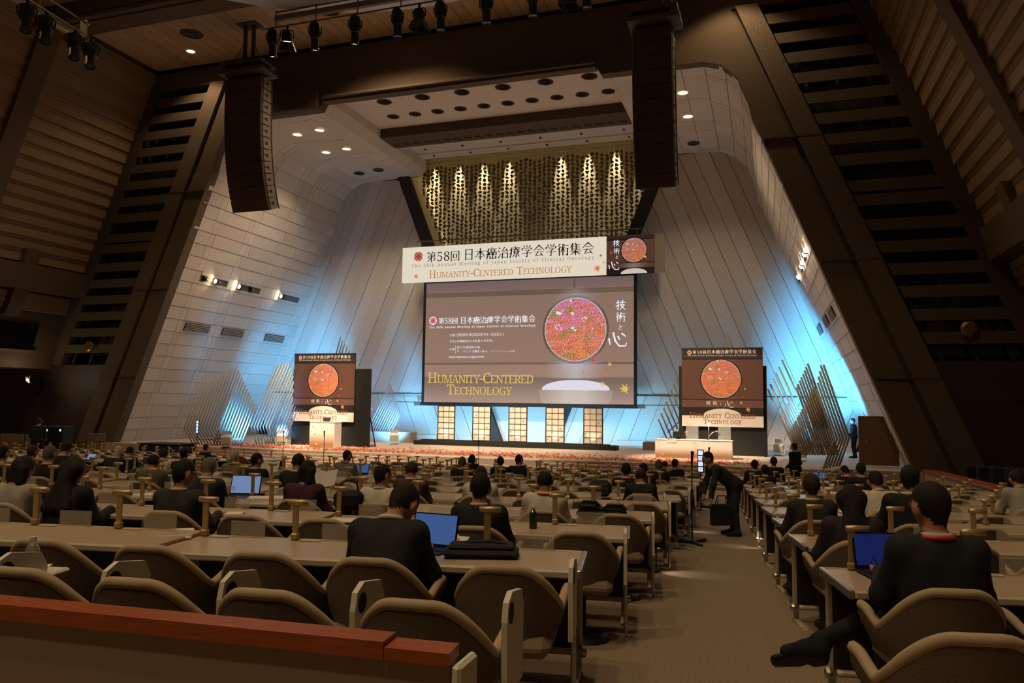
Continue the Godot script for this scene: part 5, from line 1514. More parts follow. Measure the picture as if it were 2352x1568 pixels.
	tube_group("slanting steel tubes between the screen and the poster behind the panel table", [[Vector3(-4.96, -0.44, -41.50), Vector3(-5.42, 0.63, -41.50)], [Vector3(-4.69, -0.43, -41.50), Vector3(-5.28, 0.94, -41.50)], [Vector3(-4.43, -0.42, -41.50), Vector3(-5.14, 1.25, -41.50)], [Vector3(-4.17, -0.41, -41.50), Vector3(-5.01, 1.56, -41.50)], [Vector3(-3.91, -0.41, -41.50), Vector3(-4.87, 1.87, -41.50)], [Vector3(-3.65, -0.40, -41.50), Vector3(-4.74, 2.18, -41.50)], [Vector3(-3.39, -0.39, -41.50), Vector3(-4.60, 2.48, -41.50)], [Vector3(-3.14, -0.39, -41.50), Vector3(-4.47, 2.79, -41.50)], [Vector3(-2.88, -0.38, -41.50), Vector3(-4.33, 3.10, -41.50)], [Vector3(-2.62, -0.37, -41.50), Vector3(-4.20, 3.41, -41.50)], [Vector3(-1.16, 3.47, -42.00), Vector3(-1.83, 5.30, -42.00)], [Vector3(-1.12, 3.32, -42.00), Vector3(-1.79, 5.14, -42.00)], [Vector3(-1.24, 3.10, -42.00), Vector3(-1.91, 4.92, -42.00)], [Vector3(-1.35, 2.99, -42.00), Vector3(-2.02, 4.81, -42.00)]])
	tube_group("tall stepped steel tubes just beyond the poster behind the panel table", [[Vector3(1.42, -0.80, -39.00), Vector3(0.16, 2.23, -39.00)], [Vector3(1.64, -0.79, -39.00), Vector3(0.28, 2.48, -39.00)], [Vector3(1.87, -0.78, -39.00), Vector3(0.41, 2.75, -39.00)], [Vector3(2.09, -0.77, -39.00), Vector3(0.53, 3.03, -39.00)], [Vector3(2.34, -0.77, -39.00), Vector3(0.68, 3.30, -39.00)], [Vector3(2.63, -0.76, -39.00), Vector3(0.83, 3.64, -39.00)], [Vector3(1.52, -0.79, -39.00), Vector3(0.76, 1.04, -39.00)], [Vector3(1.75, -0.79, -39.00), Vector3(0.89, 1.29, -39.00)], [Vector3(1.99, -0.78, -39.00), Vector3(1.04, 1.54, -39.00)], [Vector3(2.24, -0.77, -39.00), Vector3(1.18, 1.81, -39.00)], [Vector3(2.35, -0.77, -39.00), Vector3(0.99, 2.53, -39.00)]])
	tube_group("folded fan of steel tubes with a sharp elbow at the table end of the stage", [[Vector3(2.10, -0.96, -31.60), Vector3(2.49, 0.18, -31.40), Vector3(1.93, 2.09, -31.80)], [Vector3(2.21, -0.93, -31.60), Vector3(2.59, 0.20, -31.40), Vector3(1.97, 2.33, -31.80)], [Vector3(2.32, -0.90, -31.60), Vector3(2.70, 0.21, -31.40), Vector3(2.00, 2.57, -31.80)], [Vector3(2.44, -0.87, -31.60), Vector3(2.80, 0.22, -31.40), Vector3(2.05, 2.77, -31.80)], [Vector3(2.55, -0.85, -31.60), Vector3(2.91, 0.24, -31.40), Vector3(2.09, 3.01, -31.80)], [Vector3(2.66, -0.82, -31.60), Vector3(3.01, 0.25, -31.40), Vector3(2.19, 3.03, -31.80)], [Vector3(1.22, -0.52, -32.60), Vector3(0.94, 0.38, -32.90)], [Vector3(1.32, -0.52, -32.60), Vector3(1.00, 0.49, -32.90)], [Vector3(1.41, -0.51, -32.60), Vector3(1.06, 0.61, -32.90)], [Vector3(1.51, -0.51, -32.60), Vector3(1.12, 0.72, -32.90)], [Vector3(1.60, -0.51, -32.60), Vector3(1.18, 0.83, -32.90)], [Vector3(1.69, -0.50, -32.60), Vector3(1.24, 0.95, -32.90)], [Vector3(1.79, -0.50, -32.60), Vector3(1.30, 1.06, -32.90)], [Vector3(1.88, -0.50, -32.60), Vector3(1.36, 1.17, -32.90)], [Vector3(1.98, -0.50, -32.60), Vector3(1.42, 1.29, -32.90)], [Vector3(2.07, -0.49, -32.60), Vector3(1.48, 1.40, -32.90)], [Vector3(2.16, -0.49, -32.60), Vector3(1.54, 1.51, -32.90)], [Vector3(2.25, -0.49, -32.60), Vector3(1.60, 1.63, -32.90)], [Vector3(2.35, -0.48, -32.60), Vector3(1.65, 1.74, -32.90)], [Vector3(2.44, -0.48, -32.60), Vector3(1.71, 1.85, -32.90)], [Vector3(2.53, -0.48, -32.60), Vector3(1.77, 1.96, -32.90)], [Vector3(2.62, -0.47, -32.60), Vector3(1.83, 2.08, -32.90)], [Vector3(2.72, -0.47, -32.60), Vector3(1.89, 2.19, -32.90)], [Vector3(1.77, 0.52, -33.20), Vector3(1.25, 2.18, -33.40)], [Vector3(1.88, 0.53, -33.20), Vector3(1.31, 2.32, -33.40)], [Vector3(1.99, 0.53, -33.20), Vector3(1.38, 2.46, -33.40)], [Vector3(2.09, 0.53, -33.20), Vector3(1.44, 2.60, -33.40)], [Vector3(2.20, 0.53, -33.20), Vector3(1.51, 2.74, -33.40)], [Vector3(2.31, 0.54, -33.20), Vector3(1.57, 2.88, -33.40)], [Vector3(2.41, 0.54, -33.20), Vector3(1.63, 3.02, -33.40)], [Vector3(2.52, 0.54, -33.20), Vector3(1.70, 3.16, -33.40)]])
	var b1 := thing("tube_plinth", "low grey plinth under the tubes between lectern poster and screen", "plinth", Vector3(-21.6, STAGE_Y, -41.0))
	put(b1, "body", boxm(Vector3(4.0, 0.62, 0.9), 0.02), M.parapet, Vector3(0, 0.31, 0))
	var b2 := thing("tube_plinth", "low grey plinth under the tubes between screen and panel table", "plinth", Vector3(-4.2, STAGE_Y, -41.5))
	put(b2, "body", boxm(Vector3(4.0, 0.42, 0.9), 0.02), M.parapet, Vector3(0, 0.21, 0))

func build_floods() -> void:
	var lab := ["white LED flood lamp standing before the folded tube fan, lectern side", "white LED flood lamp between the tube fan and the lectern poster", "white LED flood lamp beside the screen, lectern side of the plinth", "white LED flood lamp behind the stepped tubes, table side", "white LED flood lamp before the sharp elbow of tubes, table side"]
	for i in FLOODS.size():
		var f: Array = FLOODS[i]
		var d: Vector3 = f[1] - f[0]
		var t := thing("flood_lamp", lab[i], "flood lamp", f[0], atan2(-d.x, -d.z), "LED floods on the stage")
		put(t, "foot", boxm(Vector3(0.4, 0.03, 0.3), 0.01), M.black_metal, Vector3(0, 0.015, 0))
		put(t, "yoke", tubem([Vector3(-0.27, 0.35, 0), Vector3(-0.27, 0.06, 0), Vector3(0.27, 0.06, 0), Vector3(0.27, 0.35, 0)], 0.02, 6), M.white_plastic)
		var q := Basis(Vector3.RIGHT, 0.4)
		put(t, "housing", boxm(Vector3(0.48, 0.42, 0.22), 0.04), M.white_plastic, Vector3(0, 0.38, 0), q)
		put(t, "face", boxm(Vector3(0.42, 0.36, 0.02)), glow("blue_led", Color(0.2, 0.6, 1.0), 2.0) if not M.has("blue_led") else M.blue_led, Vector3(0, 0.38, 0) + q * Vector3(0, 0, -0.115), q)
		put(t, "barn_door", boxm(Vector3(0.44, 0.2, 0.012)), M.white_plastic, Vector3(0, 0.38, 0) + q * Vector3(0, 0.3, -0.16), q)

func build_leaves() -> void:
	# block that juts out in the middle of the steps
	var l := -15.357
	var r := -9.169
	var t := thing("stage_extension", "flat white platform jutting over the middle of the stage steps", "platform", Vector3((l + r) * 0.5, STAGE_Y, -32.0))
	put(t, "deck", boxm(Vector3(r - l, 0.3, 1.3), 0.01), M.extension_white, Vector3(0, -0.16, 0.0))
	put(t, "skirt", boxm(Vector3(r - l - 0.3, 0.55, 1.1)), M.black, Vector3(0, -0.56, -0.05))
	# fallen paper maple leaves scattered over the stage front and steps
	var cols := [[], [], []]
	var st := []
	for k in 3:
		var s := SurfaceTool.new()
		s.begin(Mesh.PRIMITIVE_TRIANGLES)
		st.append(s)
	var lm := ArrayMesh.new()
	var b := Build.new()
	b.prism(leaf_shape(0.075), 0, 0.002)
	lm = b.done()
	for i in 5200:
		var x := rng.randf_range(-27.5, -0.2)
		var z := -32.25 - absf(rng.randfn(0.0, 1.6))
		var y := STAGE_Y + 0.02
		if rng.randf() < 0.2:
			var k := rng.randi_range(0, 4)
			z = -30.42 - 0.3 * k - rng.randf_range(0.05, 0.28)
			y = -1.824 + 0.1373 * (k + 1) + 0.015
			if x > l - 0.1 and x < r + 0.1: continue
		if z < -38.5: continue
		if rng.randf() < 0.35 and z < -33.6: continue
		var tr := Transform3D(Basis(Vector3.UP, rng.randf() * TAU) * Basis(Vector3.RIGHT, -PI / 2 + rng.randf_range(-0.7, 0.7)), Vector3(x, y + rng.randf_range(0.0, 0.04), z))
		st[0 if rng.randf() < 0.5 else (1 if rng.randf() < 0.6 else 2)].append_from(lm, 0, tr)
	var lv := thing("fallen_leaves", "red and orange paper maple leaves strewn over the stage front", "leaves")
	lv.set_meta("kind", "stuff")
	for k in 3: put(lv, ["red_leaves", "orange_leaves", "pale_leaves"][k], st[k].commit(), [M.leaf_red_bright, M.leaf_orange, M.leaf_pink][k]).set_meta("kind", "stuff")

# ---------------------------------------------------------------- desks and chairs

const PITCH := 0.66
const ROWS := [[-1.11, 4.85], [-1.14, 6.65], [-1.17, 8.36], [-1.22, 10.15], [-1.27, 11.9], [-1.32, 13.66], [-1.38, 15.55], [-1.47, 17.7], [-1.58, 20.0], [-1.68, 22.2], [-1.78, 24.5]]
const SIDE_ROWS := [[0.33, 5.14], [0.2, 7.15], [0.08, 8.88], [-0.04, 10.65], [-0.15, 12.47], [-0.26, 14.3], [-0.37, 16.2], [-0.48, 18.1], [-0.6, 20.2], [-0.72, 22.3], [-0.85, 24.5]]
const LEAN_MAIN := 0.1587   # turn of the rows in the big block
const LEAN_SIDE := 0.1974   # turn of the rows in the block beyond the aisle
const ORD := ["first", "second", "third", "fourth", "fifth", "sixth", "seventh", "eighth", "ninth", "tenth", "eleventh", "twelfth", "thirteenth", "fourteenth", "fifteenth", "sixteenth", "seventeenth", "eighteenth", "nineteenth", "twentieth", "twenty-first", "twenty-second", "twenty-third", "twenty-fourth"]

func in_view(p: Vector3, slack := 0.7) -> bool:
	var d := -p.z
	return p.x > -1.272 * d - slack and p.x < 0.275 * d + slack

func seat_spot(block: int, row: int, along_row: float, back: float) -> Vector3:
	# a point in a row: distance from the aisle end, and distance behind the far edge of the desk
	var c: Array = SIDE_ROWS[row] if block == 1 else ROWS[row]
	var th := LEAN_SIDE if block == 1 else LEAN_MAIN
	var d := Vector3(cos(th), 0, -sin(th)) if block == 1 else Vector3(-cos(th), 0, sin(th))
	var n := Vector3(-sin(th), 0, -cos(th))
	var p: Vector3 = Vector3(c[0], 0, -c[1]) + d * along_row - n * back
	if block == 2: p.x = 2.0 * XC - p.x
	p.y = floor_y(p.z)
	return p

func block_turn(block: int) -> float:
	return [LEAN_MAIN, LEAN_SIDE, -LEAN_MAIN][block]

func shell_point(s: float, v: float, out: float) -> Vector3:
	# chair back: s from -1 to 1 round the back, v from 0 (lower edge) to 1 (upper edge)
	var a := s * 2.0
	var x := 0.0
	var z := 0.0
	var k := absf(s)
	if k < 0.72:
		var t := s / 0.72 * 1.75
		x = 0.285 * sin(clampf(t, -PI / 2, PI / 2)) if absf(t) < PI / 2 else 0.285 * signf(s)
		z = 0.23 * cos(t) if absf(t) < PI / 2 else 0.23 * cos(t)
	else:
		x = signf(s) * (0.285 + (k - 0.72) * 0.06)
		z = 0.23 * cos(1.75) - (k - 0.72) * 0.75
	var top := 0.80 - 0.215 * smoothstep(0.12, 0.72, k) + 0.06 * smoothstep(0.68, 0.98, k) - 0.02 * k
	var low := 0.36 + 0.06 * smoothstep(0.4, 1.0, k)
	var y := lerpf(low, top, v)
	var taper := 0.80 + 0.20 * smoothstep(0.0, 0.8, v)
	var r := Vector2(x * taper, z * (0.86 + 0.14 * v))
	var len := maxf(0.01, r.length())
	r += r / len * out
	return Vector3(r.x, y, r.y)

func chair_parts(t: Node3D, tablet: int) -> void:
	if not cache.has("chair_shell"):
		var b := Build.new()
		var nb := 40
		var nv := 5
		for i in nb:
			var s0 := -1.0 + 2.0 * i / nb
			var s1 := -1.0 + 2.0 * (i + 1) / nb
			for j in nv:
				var v0 := float(j) / nv
				var v1 := float(j + 1) / nv
				b.quad(shell_point(s0, v0, 0), shell_point(s1, v0, 0), shell_point(s1, v1, 0), shell_point(s0, v1, 0))
				b.quad(shell_point(s1, v0, -0.035), shell_point(s0, v0, -0.035), shell_point(s0, v1, -0.035), shell_point(s1, v1, -0.035))
			b.quad(shell_point(s0, 0, 0), shell_point(s0, 0, -0.035), shell_point(s1, 0, -0.035), shell_point(s1, 0, 0))
		cache.chair_shell = b.done(true)
		var rim := []
		for i in 65: rim.append(shell_point(-1.0 + 2.0 * i / 64.0, 1.0, -0.017))
		cache.chair_rim = tubem(rim, 0.025, 8)
		b = Build.new()
		b.chamfer(Vector3(0, 0.41, -0.03), Vector3(0.48, 0.1, 0.48), 0.04)
		cache.chair_seat = b.done()
		b = Build.new()
		b.lathe([[0.04, 0.36], [0.04, 0.05], [0.2, 0.03], [0.22, 0.0]], 14)
		cache.chair_leg = b.done(true)
		b = Build.new()
		var poly := PackedVector2Array()
		for q in [[-0.16, 0.0], [0.13, 0.0], [0.14, 0.3], [0.1, 0.37], [-0.08, 0.4], [-0.15, 0.37], [-0.17, 0.3]]: poly.append(Vector2(q[0], q[1]))
		b.prism(poly, -0.012, 0.012)
		cache.tablet_board = b.done()
	put(t, "back_shell", cache.chair_shell, M.chair_cloth)
	put(t, "rim", cache.chair_rim, M.chair_rim)
	put(t, "seat", cache.chair_seat, M.chair_inner)
	put(t, "pedestal", cache.chair_leg, M.black_metal)
	if tablet != 0:
		var n := Node3D.new()
		n.name = "writing_tablet"
		t.add_child(n, true)
		n.position = Vector3(0.33 * tablet, 0.42, -0.1)
		n.rotation.y = PI / 2
		put(n, "board", cache.tablet_board, M.white_plastic)
		put(n, "grip_hole", lathem([[0.001, -0.014], [0.042, -0.014], [0.042, 0.014], [0.001, 0.014]], 14), M.black, Vector3(-0.1, 0.32, 0), Basis(Vector3.RIGHT, PI / 2))
		put(n, "post", boxm(Vector3(0.035, 0.42, 0.03), 0.008), M.aluminium, Vector3(0.05, -0.2, 0))

func desk_unit(block: int, row: int, unit: int, seats: int, label: String) -> void:
	var len := seats * PITCH
	var mid := seat_spot(block, row, unit * 4 * PITCH + len * 0.5, 0.3)
	var t := thing("desk", label, "desk", mid, block_turn(block), "conference desks")
	var key := "desk%d" % seats
	put(t, "top", boxm(Vector3(len - 0.006, 0.03, 0.56), 0.006), M.desk_top, Vector3(0, 0.705, -0.01))
	put(t, "front_edge", boxm(Vector3(len - 0.006, 0.042, 0.03), 0.008), M.desk_edge, Vector3(0, 0.7, 0.285))
	put(t, "rear_edge", boxm(Vector3(len - 0.006, 0.02, 0.02), 0.004), M.desk_leg, Vector3(0, 0.715, -0.3))
	put(t, "modesty_panel", boxm(Vector3(len - 0.06, 0.52, 0.025)), M.desk_panel, Vector3(0, 0.4, -0.24))
	put(t, "foot_rail", tubem([Vector3(-len / 2 + 0.04, 0.13, -0.2), Vector3(len / 2 - 0.04, 0.13, -0.2)], 0.022, 8), M.desk_leg)
	var aisle := 1.0 if block == 0 else -1.0
	for e in [-1.0, 1.0]:
		var lg := put(t, "leg", boxm(Vector3(0.045, 0.68, 0.05), 0.008), M.desk_leg, Vector3(e * (len / 2 - 0.024), 0.36, -0.26))
		put(lg, "foot", boxm(Vector3(0.045, 0.03, 0.42), 0.008), M.desk_leg, Vector3(0, -0.345, 0.14))
		if unit == 0 and e == aisle: put(lg, "knob", lathem([[0.001, -0.03], [0.03, -0.02], [0.034, 0.0], [0.03, 0.02], [0.001, 0.03]], 10), M.aluminium, Vector3(e * 0.03, -0.23, 0.06), Basis(Vector3.BACK, PI / 2))
		if unit == 0 and e == aisle:
			put(t, "end_cap", boxm(Vector3(0.03, 0.05, 0.6), 0.006), M.aluminium, Vector3(e * (len / 2 + 0.012), 0.702, -0.005))
	if not cache.has("lamp_post"):
		cache.lamp_base = boxm(Vector3(0.05, 0.045, 0.05), 0.008)
		cache.lamp_post = boxm(Vector3(0.042, 0.2, 0.018), 0.004)
		cache.lamp_head = tubem([Vector3(-0.05, 0, 0), Vector3(0.085, 0, 0)], 0.02, 10)
	for i in seats:
		var x := (len / 2 - 0.62 - i * PITCH) if block != 1 else (-len / 2 + 0.16 + i * PITCH)
		var far := -mid.z > 15.0
		var lp := put(t, "reading_lamp", cache.lamp_post, M.lamp_gold, Vector3(x, 0.86, -0.27))
		put(lp, "head", cache.lamp_head, M.lamp_gold, Vector3(0.0 if block != 1 else 0.02, 0.11, 0.0))
		if not far: put(lp, "hinge", cache.lamp_base, M.lamp_gold, Vector3(0, -0.115, 0.0))
		if -mid.z < 18.0:
			put(t, "acrylic_screen", boxm(Vector3(0.25, 0.11, 0.006)), M.pane, Vector3(x + 0.31 * (1.0 if block != 1 else 1.0), 0.775, -0.285))
			put(t, "cable_flap", boxm(Vector3(0.14, 0.008, 0.04), 0.002), M.desk_edge, Vector3(x + 0.12, 0.724, -0.25))

func build_seating() -> void:
	var made := 0
	var rest := []
	var taken := {}
	var blocks := [["big block", "aisle"], ["side block", "aisle"], ["far block", "side wall"]]
	# last row, without desks, behind the wooden rail
	for q in [[-1.31, -2.93], [-1.93, -2.84], [-2.54, -2.79], [-3.15, -2.76], [-3.76, -2.72]]:
		var i := roundi((-1.31 - q[0]) / 0.61)
		var t := thing("tub_chair", "beige tub chair with folded tablet behind the wooden rail, %s from the aisle" % ORD[i], "chair", on_floor(q[0], q[1]), LEAN_MAIN * 0.6, "beige tub chairs")
		chair_parts(t, 1)
		made += 1
	for i in 2:
		var t := thing("tub_chair", "beige tub chair in the last row beyond the aisle, %s from the aisle" % ORD[i], "chair", on_floor(0.66 + 0.68 * i, -3.3 - 0.13 * i), LEAN_SIDE, "beige tub chairs")
		chair_parts(t, 0)
		made += 1
	for row in 11:
		for block in 3:
			var limit := 18 if block != 1 else 12
			var units := {}
			for j in limit:
				var stop := seat_spot(block, row, PITCH * (j / 4 * 4 + 4), 0.3).x
				if (block == 0 and stop < XC + 0.4) or (block == 2 and stop > XC - 0.4): continue
				var p := seat_spot(block, row, PITCH * (j + 0.5), 0.9)
				if not in_view(p): continue
				var near := 9.0
				var who := Vector3.ZERO
				for q in PEOPLE:
					var dd: float = Vector2(q[1].x - p.x, q[1].z - p.z).length()
					if dd < near:
						near = dd
						who = q[1]
				if near < 0.331:   # this seat is taken: the chair stands where its sitter is
					if not taken.has(who):
						taken[who] = true
						p = who
				elif near < 0.56:
					units[j / 4] = maxi(units.get(j / 4, 0), j % 4 + 1)
					continue
				if block != 1 and (p.x < -26.5 or absf(p.x - XC) < 0.7): continue
				if block == 1 and p.x > 4.6: continue
				units[j / 4] = maxi(units.get(j / 4, 0), j % 4 + 1)
				if made < 300:
					var t := thing("tub_chair", "beige tub chair in %s, %s row from back, %s seat from %s" % [blocks[block][0], ORD[row], ORD[j], blocks[block][1]], "chair", p, block_turn(block), "beige tub chairs")
					chair_parts(t, 1 if block == 0 and j == 0 and row < 7 else 0)
					made += 1
				else:
					rest.append(Transform3D(Basis(Vector3.UP, block_turn(block)), p))
			for u in units:
				var seats: int = 4
				desk_unit(block, row, u, seats, "beige conference desk in %s, %s row from back, %s unit from %s" % [blocks[block][0], ORD[row], ORD[u], blocks[block][1]])
	if rest.size() > 0:
		var s := thing("far_chairs", "remaining beige tub chairs in the front rows", "chairs")
		s.set_meta("kind", "stuff")
		for q in [["back_shells", "chair_shell", M.chair_cloth], ["rims", "chair_rim", M.chair_rim], ["seats", "chair_seat", M.chair_inner]]:
			var st := SurfaceTool.new()
			st.begin(Mesh.PRIMITIVE_TRIANGLES)
			for tr in rest: st.append_from(cache[q[1]], 0, tr)
			put(s, q[0], st.commit(), q[2]).set_meta("kind", "stuff")
	print("chairs ", made, " rest ", rest.size())
	# wooden rail behind the last row
	var a := Vector3(-4.2, 0.66, -1.92)
	var b := Vector3(-0.86, 0.66, -2.14)
	var rail := thing("rear_partition", "pale low partition with a reddish wooden cap behind the last row", "partition", on_floor(-2.5, -2.0))
	var o := rail.position
	var cut := a.lerp(b, 0.94)
	put(rail, "wooden_cap", slab(a - o, cut - o, cut + Vector3(0.01, 0, 0.1) - o, a + Vector3(0.01, 0, 0.1) - o, Vector3(0, 0.05, 0)), M.red_wood)
	put(rail, "cap_end", slab(cut - o + Vector3(0.003, 0, 0), b - o, b + Vector3(0.01, 0, 0.1) - o, cut + Vector3(0.013, 0, 0.1) - o, Vector3(0, 0.035, 0)), M.red_wood)
	put(rail, "panel", slab(a + Vector3(0, -0.9, 0.02) - o, b + Vector3(0, -0.9, 0.02) - o, b + Vector3(0, 0, 0.02) - o, a + Vector3(0, 0, 0.02) - o, Vector3(0.005, 0, 0.06)), M.parapet)
	put(rail, "end_post", boxm(Vector3(0.03, 0.85, 0.14), 0.01), M.white_plastic, b + Vector3(0.03, -0.42, 0.03) - o)

# ---------------------------------------------------------------- people

const CLOTH := 0
const SKIN := 1
const HAIR := 2
const TROUSERS := 3
const SHOE := 4
const COLLAR := 5
const MASK := 6

func net(prims: Array, cell: float, k: float) -> Array:
	# surface of the smooth union of tapered capsules and ellipsoids; returns vertices, triangles, region of each vertex
	var lo := Vector3.ONE * 1e3
	var hi := -lo
	for p in prims:
		var r: float = maxf(p.ra, p.rb)
		for q in [p.a, p.b]:
			lo = lo.min(q - Vector3.ONE * (r + cell * 3)); hi = hi.max(q + Vector3.ONE * (r + cell * 3))
	var nx := int((hi.x - lo.x) / cell) + 2
	var ny := int((hi.y - lo.y) / cell) + 2
	var nz := int((hi.z - lo.z) / cell) + 2
	var D := PackedFloat32Array(); D.resize(nx * ny * nz); D.fill(1.0)
	var B := PackedFloat32Array(); B.resize(nx * ny * nz); B.fill(1.0)
	var R := PackedByteArray(); R.resize(nx * ny * nz)
	for p in prims:
		var a: Vector3 = p.a
		var b: Vector3 = p.b
		var ra: float = p.ra
		var rb: float = p.rb
		var reg: int = p.reg
		var ell: bool = p.has("rad")
		var rad: Vector3 = p.get("rad", Vector3.ONE)
		var inv: Basis = p.get("rot", Basis()).inverse()
		var mr: float = minf(rad.x, minf(rad.y, rad.z))
		var m := maxf(ra, rb) + k + cell * 2
		var i0 := Vector3i(((a.min(b) - lo - Vector3.ONE * m) / cell).floor()).max(Vector3i.ZERO)
		var i1 := Vector3i(((a.max(b) - lo + Vector3.ONE * m) / cell).ceil()).min(Vector3i(nx - 1, ny - 1, nz - 1))
		var ab := b - a
		var l2 := maxf(ab.length_squared(), 1e-9)
		for z in range(i0.z, i1.z + 1):
			for y in range(i0.y, i1.y + 1):
				var base := (z * ny + y) * nx
				for x in range(i0.x, i1.x + 1):
					var q := lo + Vector3(x, y, z) * cell
					var d: float
					if ell:
						d = ((inv * (q - a)) / rad).length()
						d = (d - 1.0) * mr
					else:
						var t := clampf((q - a).dot(ab) / l2, 0.0, 1.0)
						d = q.distance_to(a + ab * t) - lerpf(ra, rb, t)
					var i := base + x
					if d < B[i]:
						B[i] = d
						R[i] = reg
					var e := D[i]
					var h := maxf(k - absf(d - e), 0.0) / k
					D[i] = minf(d, e) - h * h * k * 0.25
	var V := PackedVector3Array()
	var G := PackedByteArray()
	var id := PackedInt32Array(); id.resize(nx * ny * nz); id.fill(-1)
	var offs := [0, 1, nx, nx + 1, nx * ny, nx * ny + 1, nx * ny + nx, nx * ny + nx + 1]
	var cor := [Vector3(0, 0, 0), Vector3(1, 0, 0), Vector3(0, 1, 0), Vector3(1, 1, 0), Vector3(0, 0, 1), Vector3(1, 0, 1), Vector3(0, 1, 1), Vector3(1, 1, 1)]
	var edges := [[0, 1], [2, 3], [4, 5], [6, 7], [0, 2], [1, 3], [4, 6], [5, 7], [0, 4], [1, 5], [2, 6], [3, 7]]
	for z in nz - 1:
		for y in ny - 1:
			var base := (z * ny + y) * nx
			for x in nx - 1:
				var i := base + x
				if absf(D[i]) > cell * 2.0: continue
				var inside := 0
				for o in offs:
					if D[i + o] < 0.0: inside += 1
				if inside == 0 or inside == 8: continue
				var s := Vector3.ZERO
				var n := 0
				var best := 1.0
				var reg := 0
				for e in edges:
					var da := D[i + offs[e[0]]]
					var db := D[i + offs[e[1]]]
					if (da < 0.0) != (db < 0.0):
						s += cor[e[0]].lerp(cor[e[1]], da / (da - db))
						n += 1
				for o in offs:
					if absf(D[i + o]) < best:
						best = absf(D[i + o]); reg = R[i + o]
				id[i] = V.size()
				V.append(lo + (Vector3(x, y, z) + s / n) * cell)
				G.append(reg)
	var T := PackedInt32Array()
	var step := [1, nx, nx * ny]
	for z in range(1, nz - 1):
		for y in range(1, ny - 1):
			var base := (z * ny + y) * nx
			for x in range(1, nx - 1):
				var i := base + x
				if id[i] < 0: continue
				for ax in 3:
					var ins := D[i] < 0.0
					if ins == (D[i + step[ax]] < 0.0): continue
					var u: int = step[(ax + 1) % 3]
					var v: int = step[(ax + 2) % 3]
					var a := id[i]; var b := id[i - u]; var c := id[i - u - v]; var d := id[i - v]
					if a < 0 or b < 0 or c < 0 or d < 0: continue
					if ins: T.append_array([a, c, b, a, d, c])
					else: T.append_array([a, b, c, a, c, d])
	return [V, T, G]

func cap(a: Vector3, b: Vector3, ra: float, rb: float, reg: int) -> Dictionary:
	return {"a": a, "b": b, "ra": ra, "rb": rb, "reg": reg}

func egg(c: Vector3, rad: Vector3, rot: Basis, reg: int) -> Dictionary:
	var m := maxf(rad.x, maxf(rad.y, rad.z))
	return {"a": c, "b": c, "ra": m, "rb": m, "rad": rad, "rot": rot, "reg": reg}

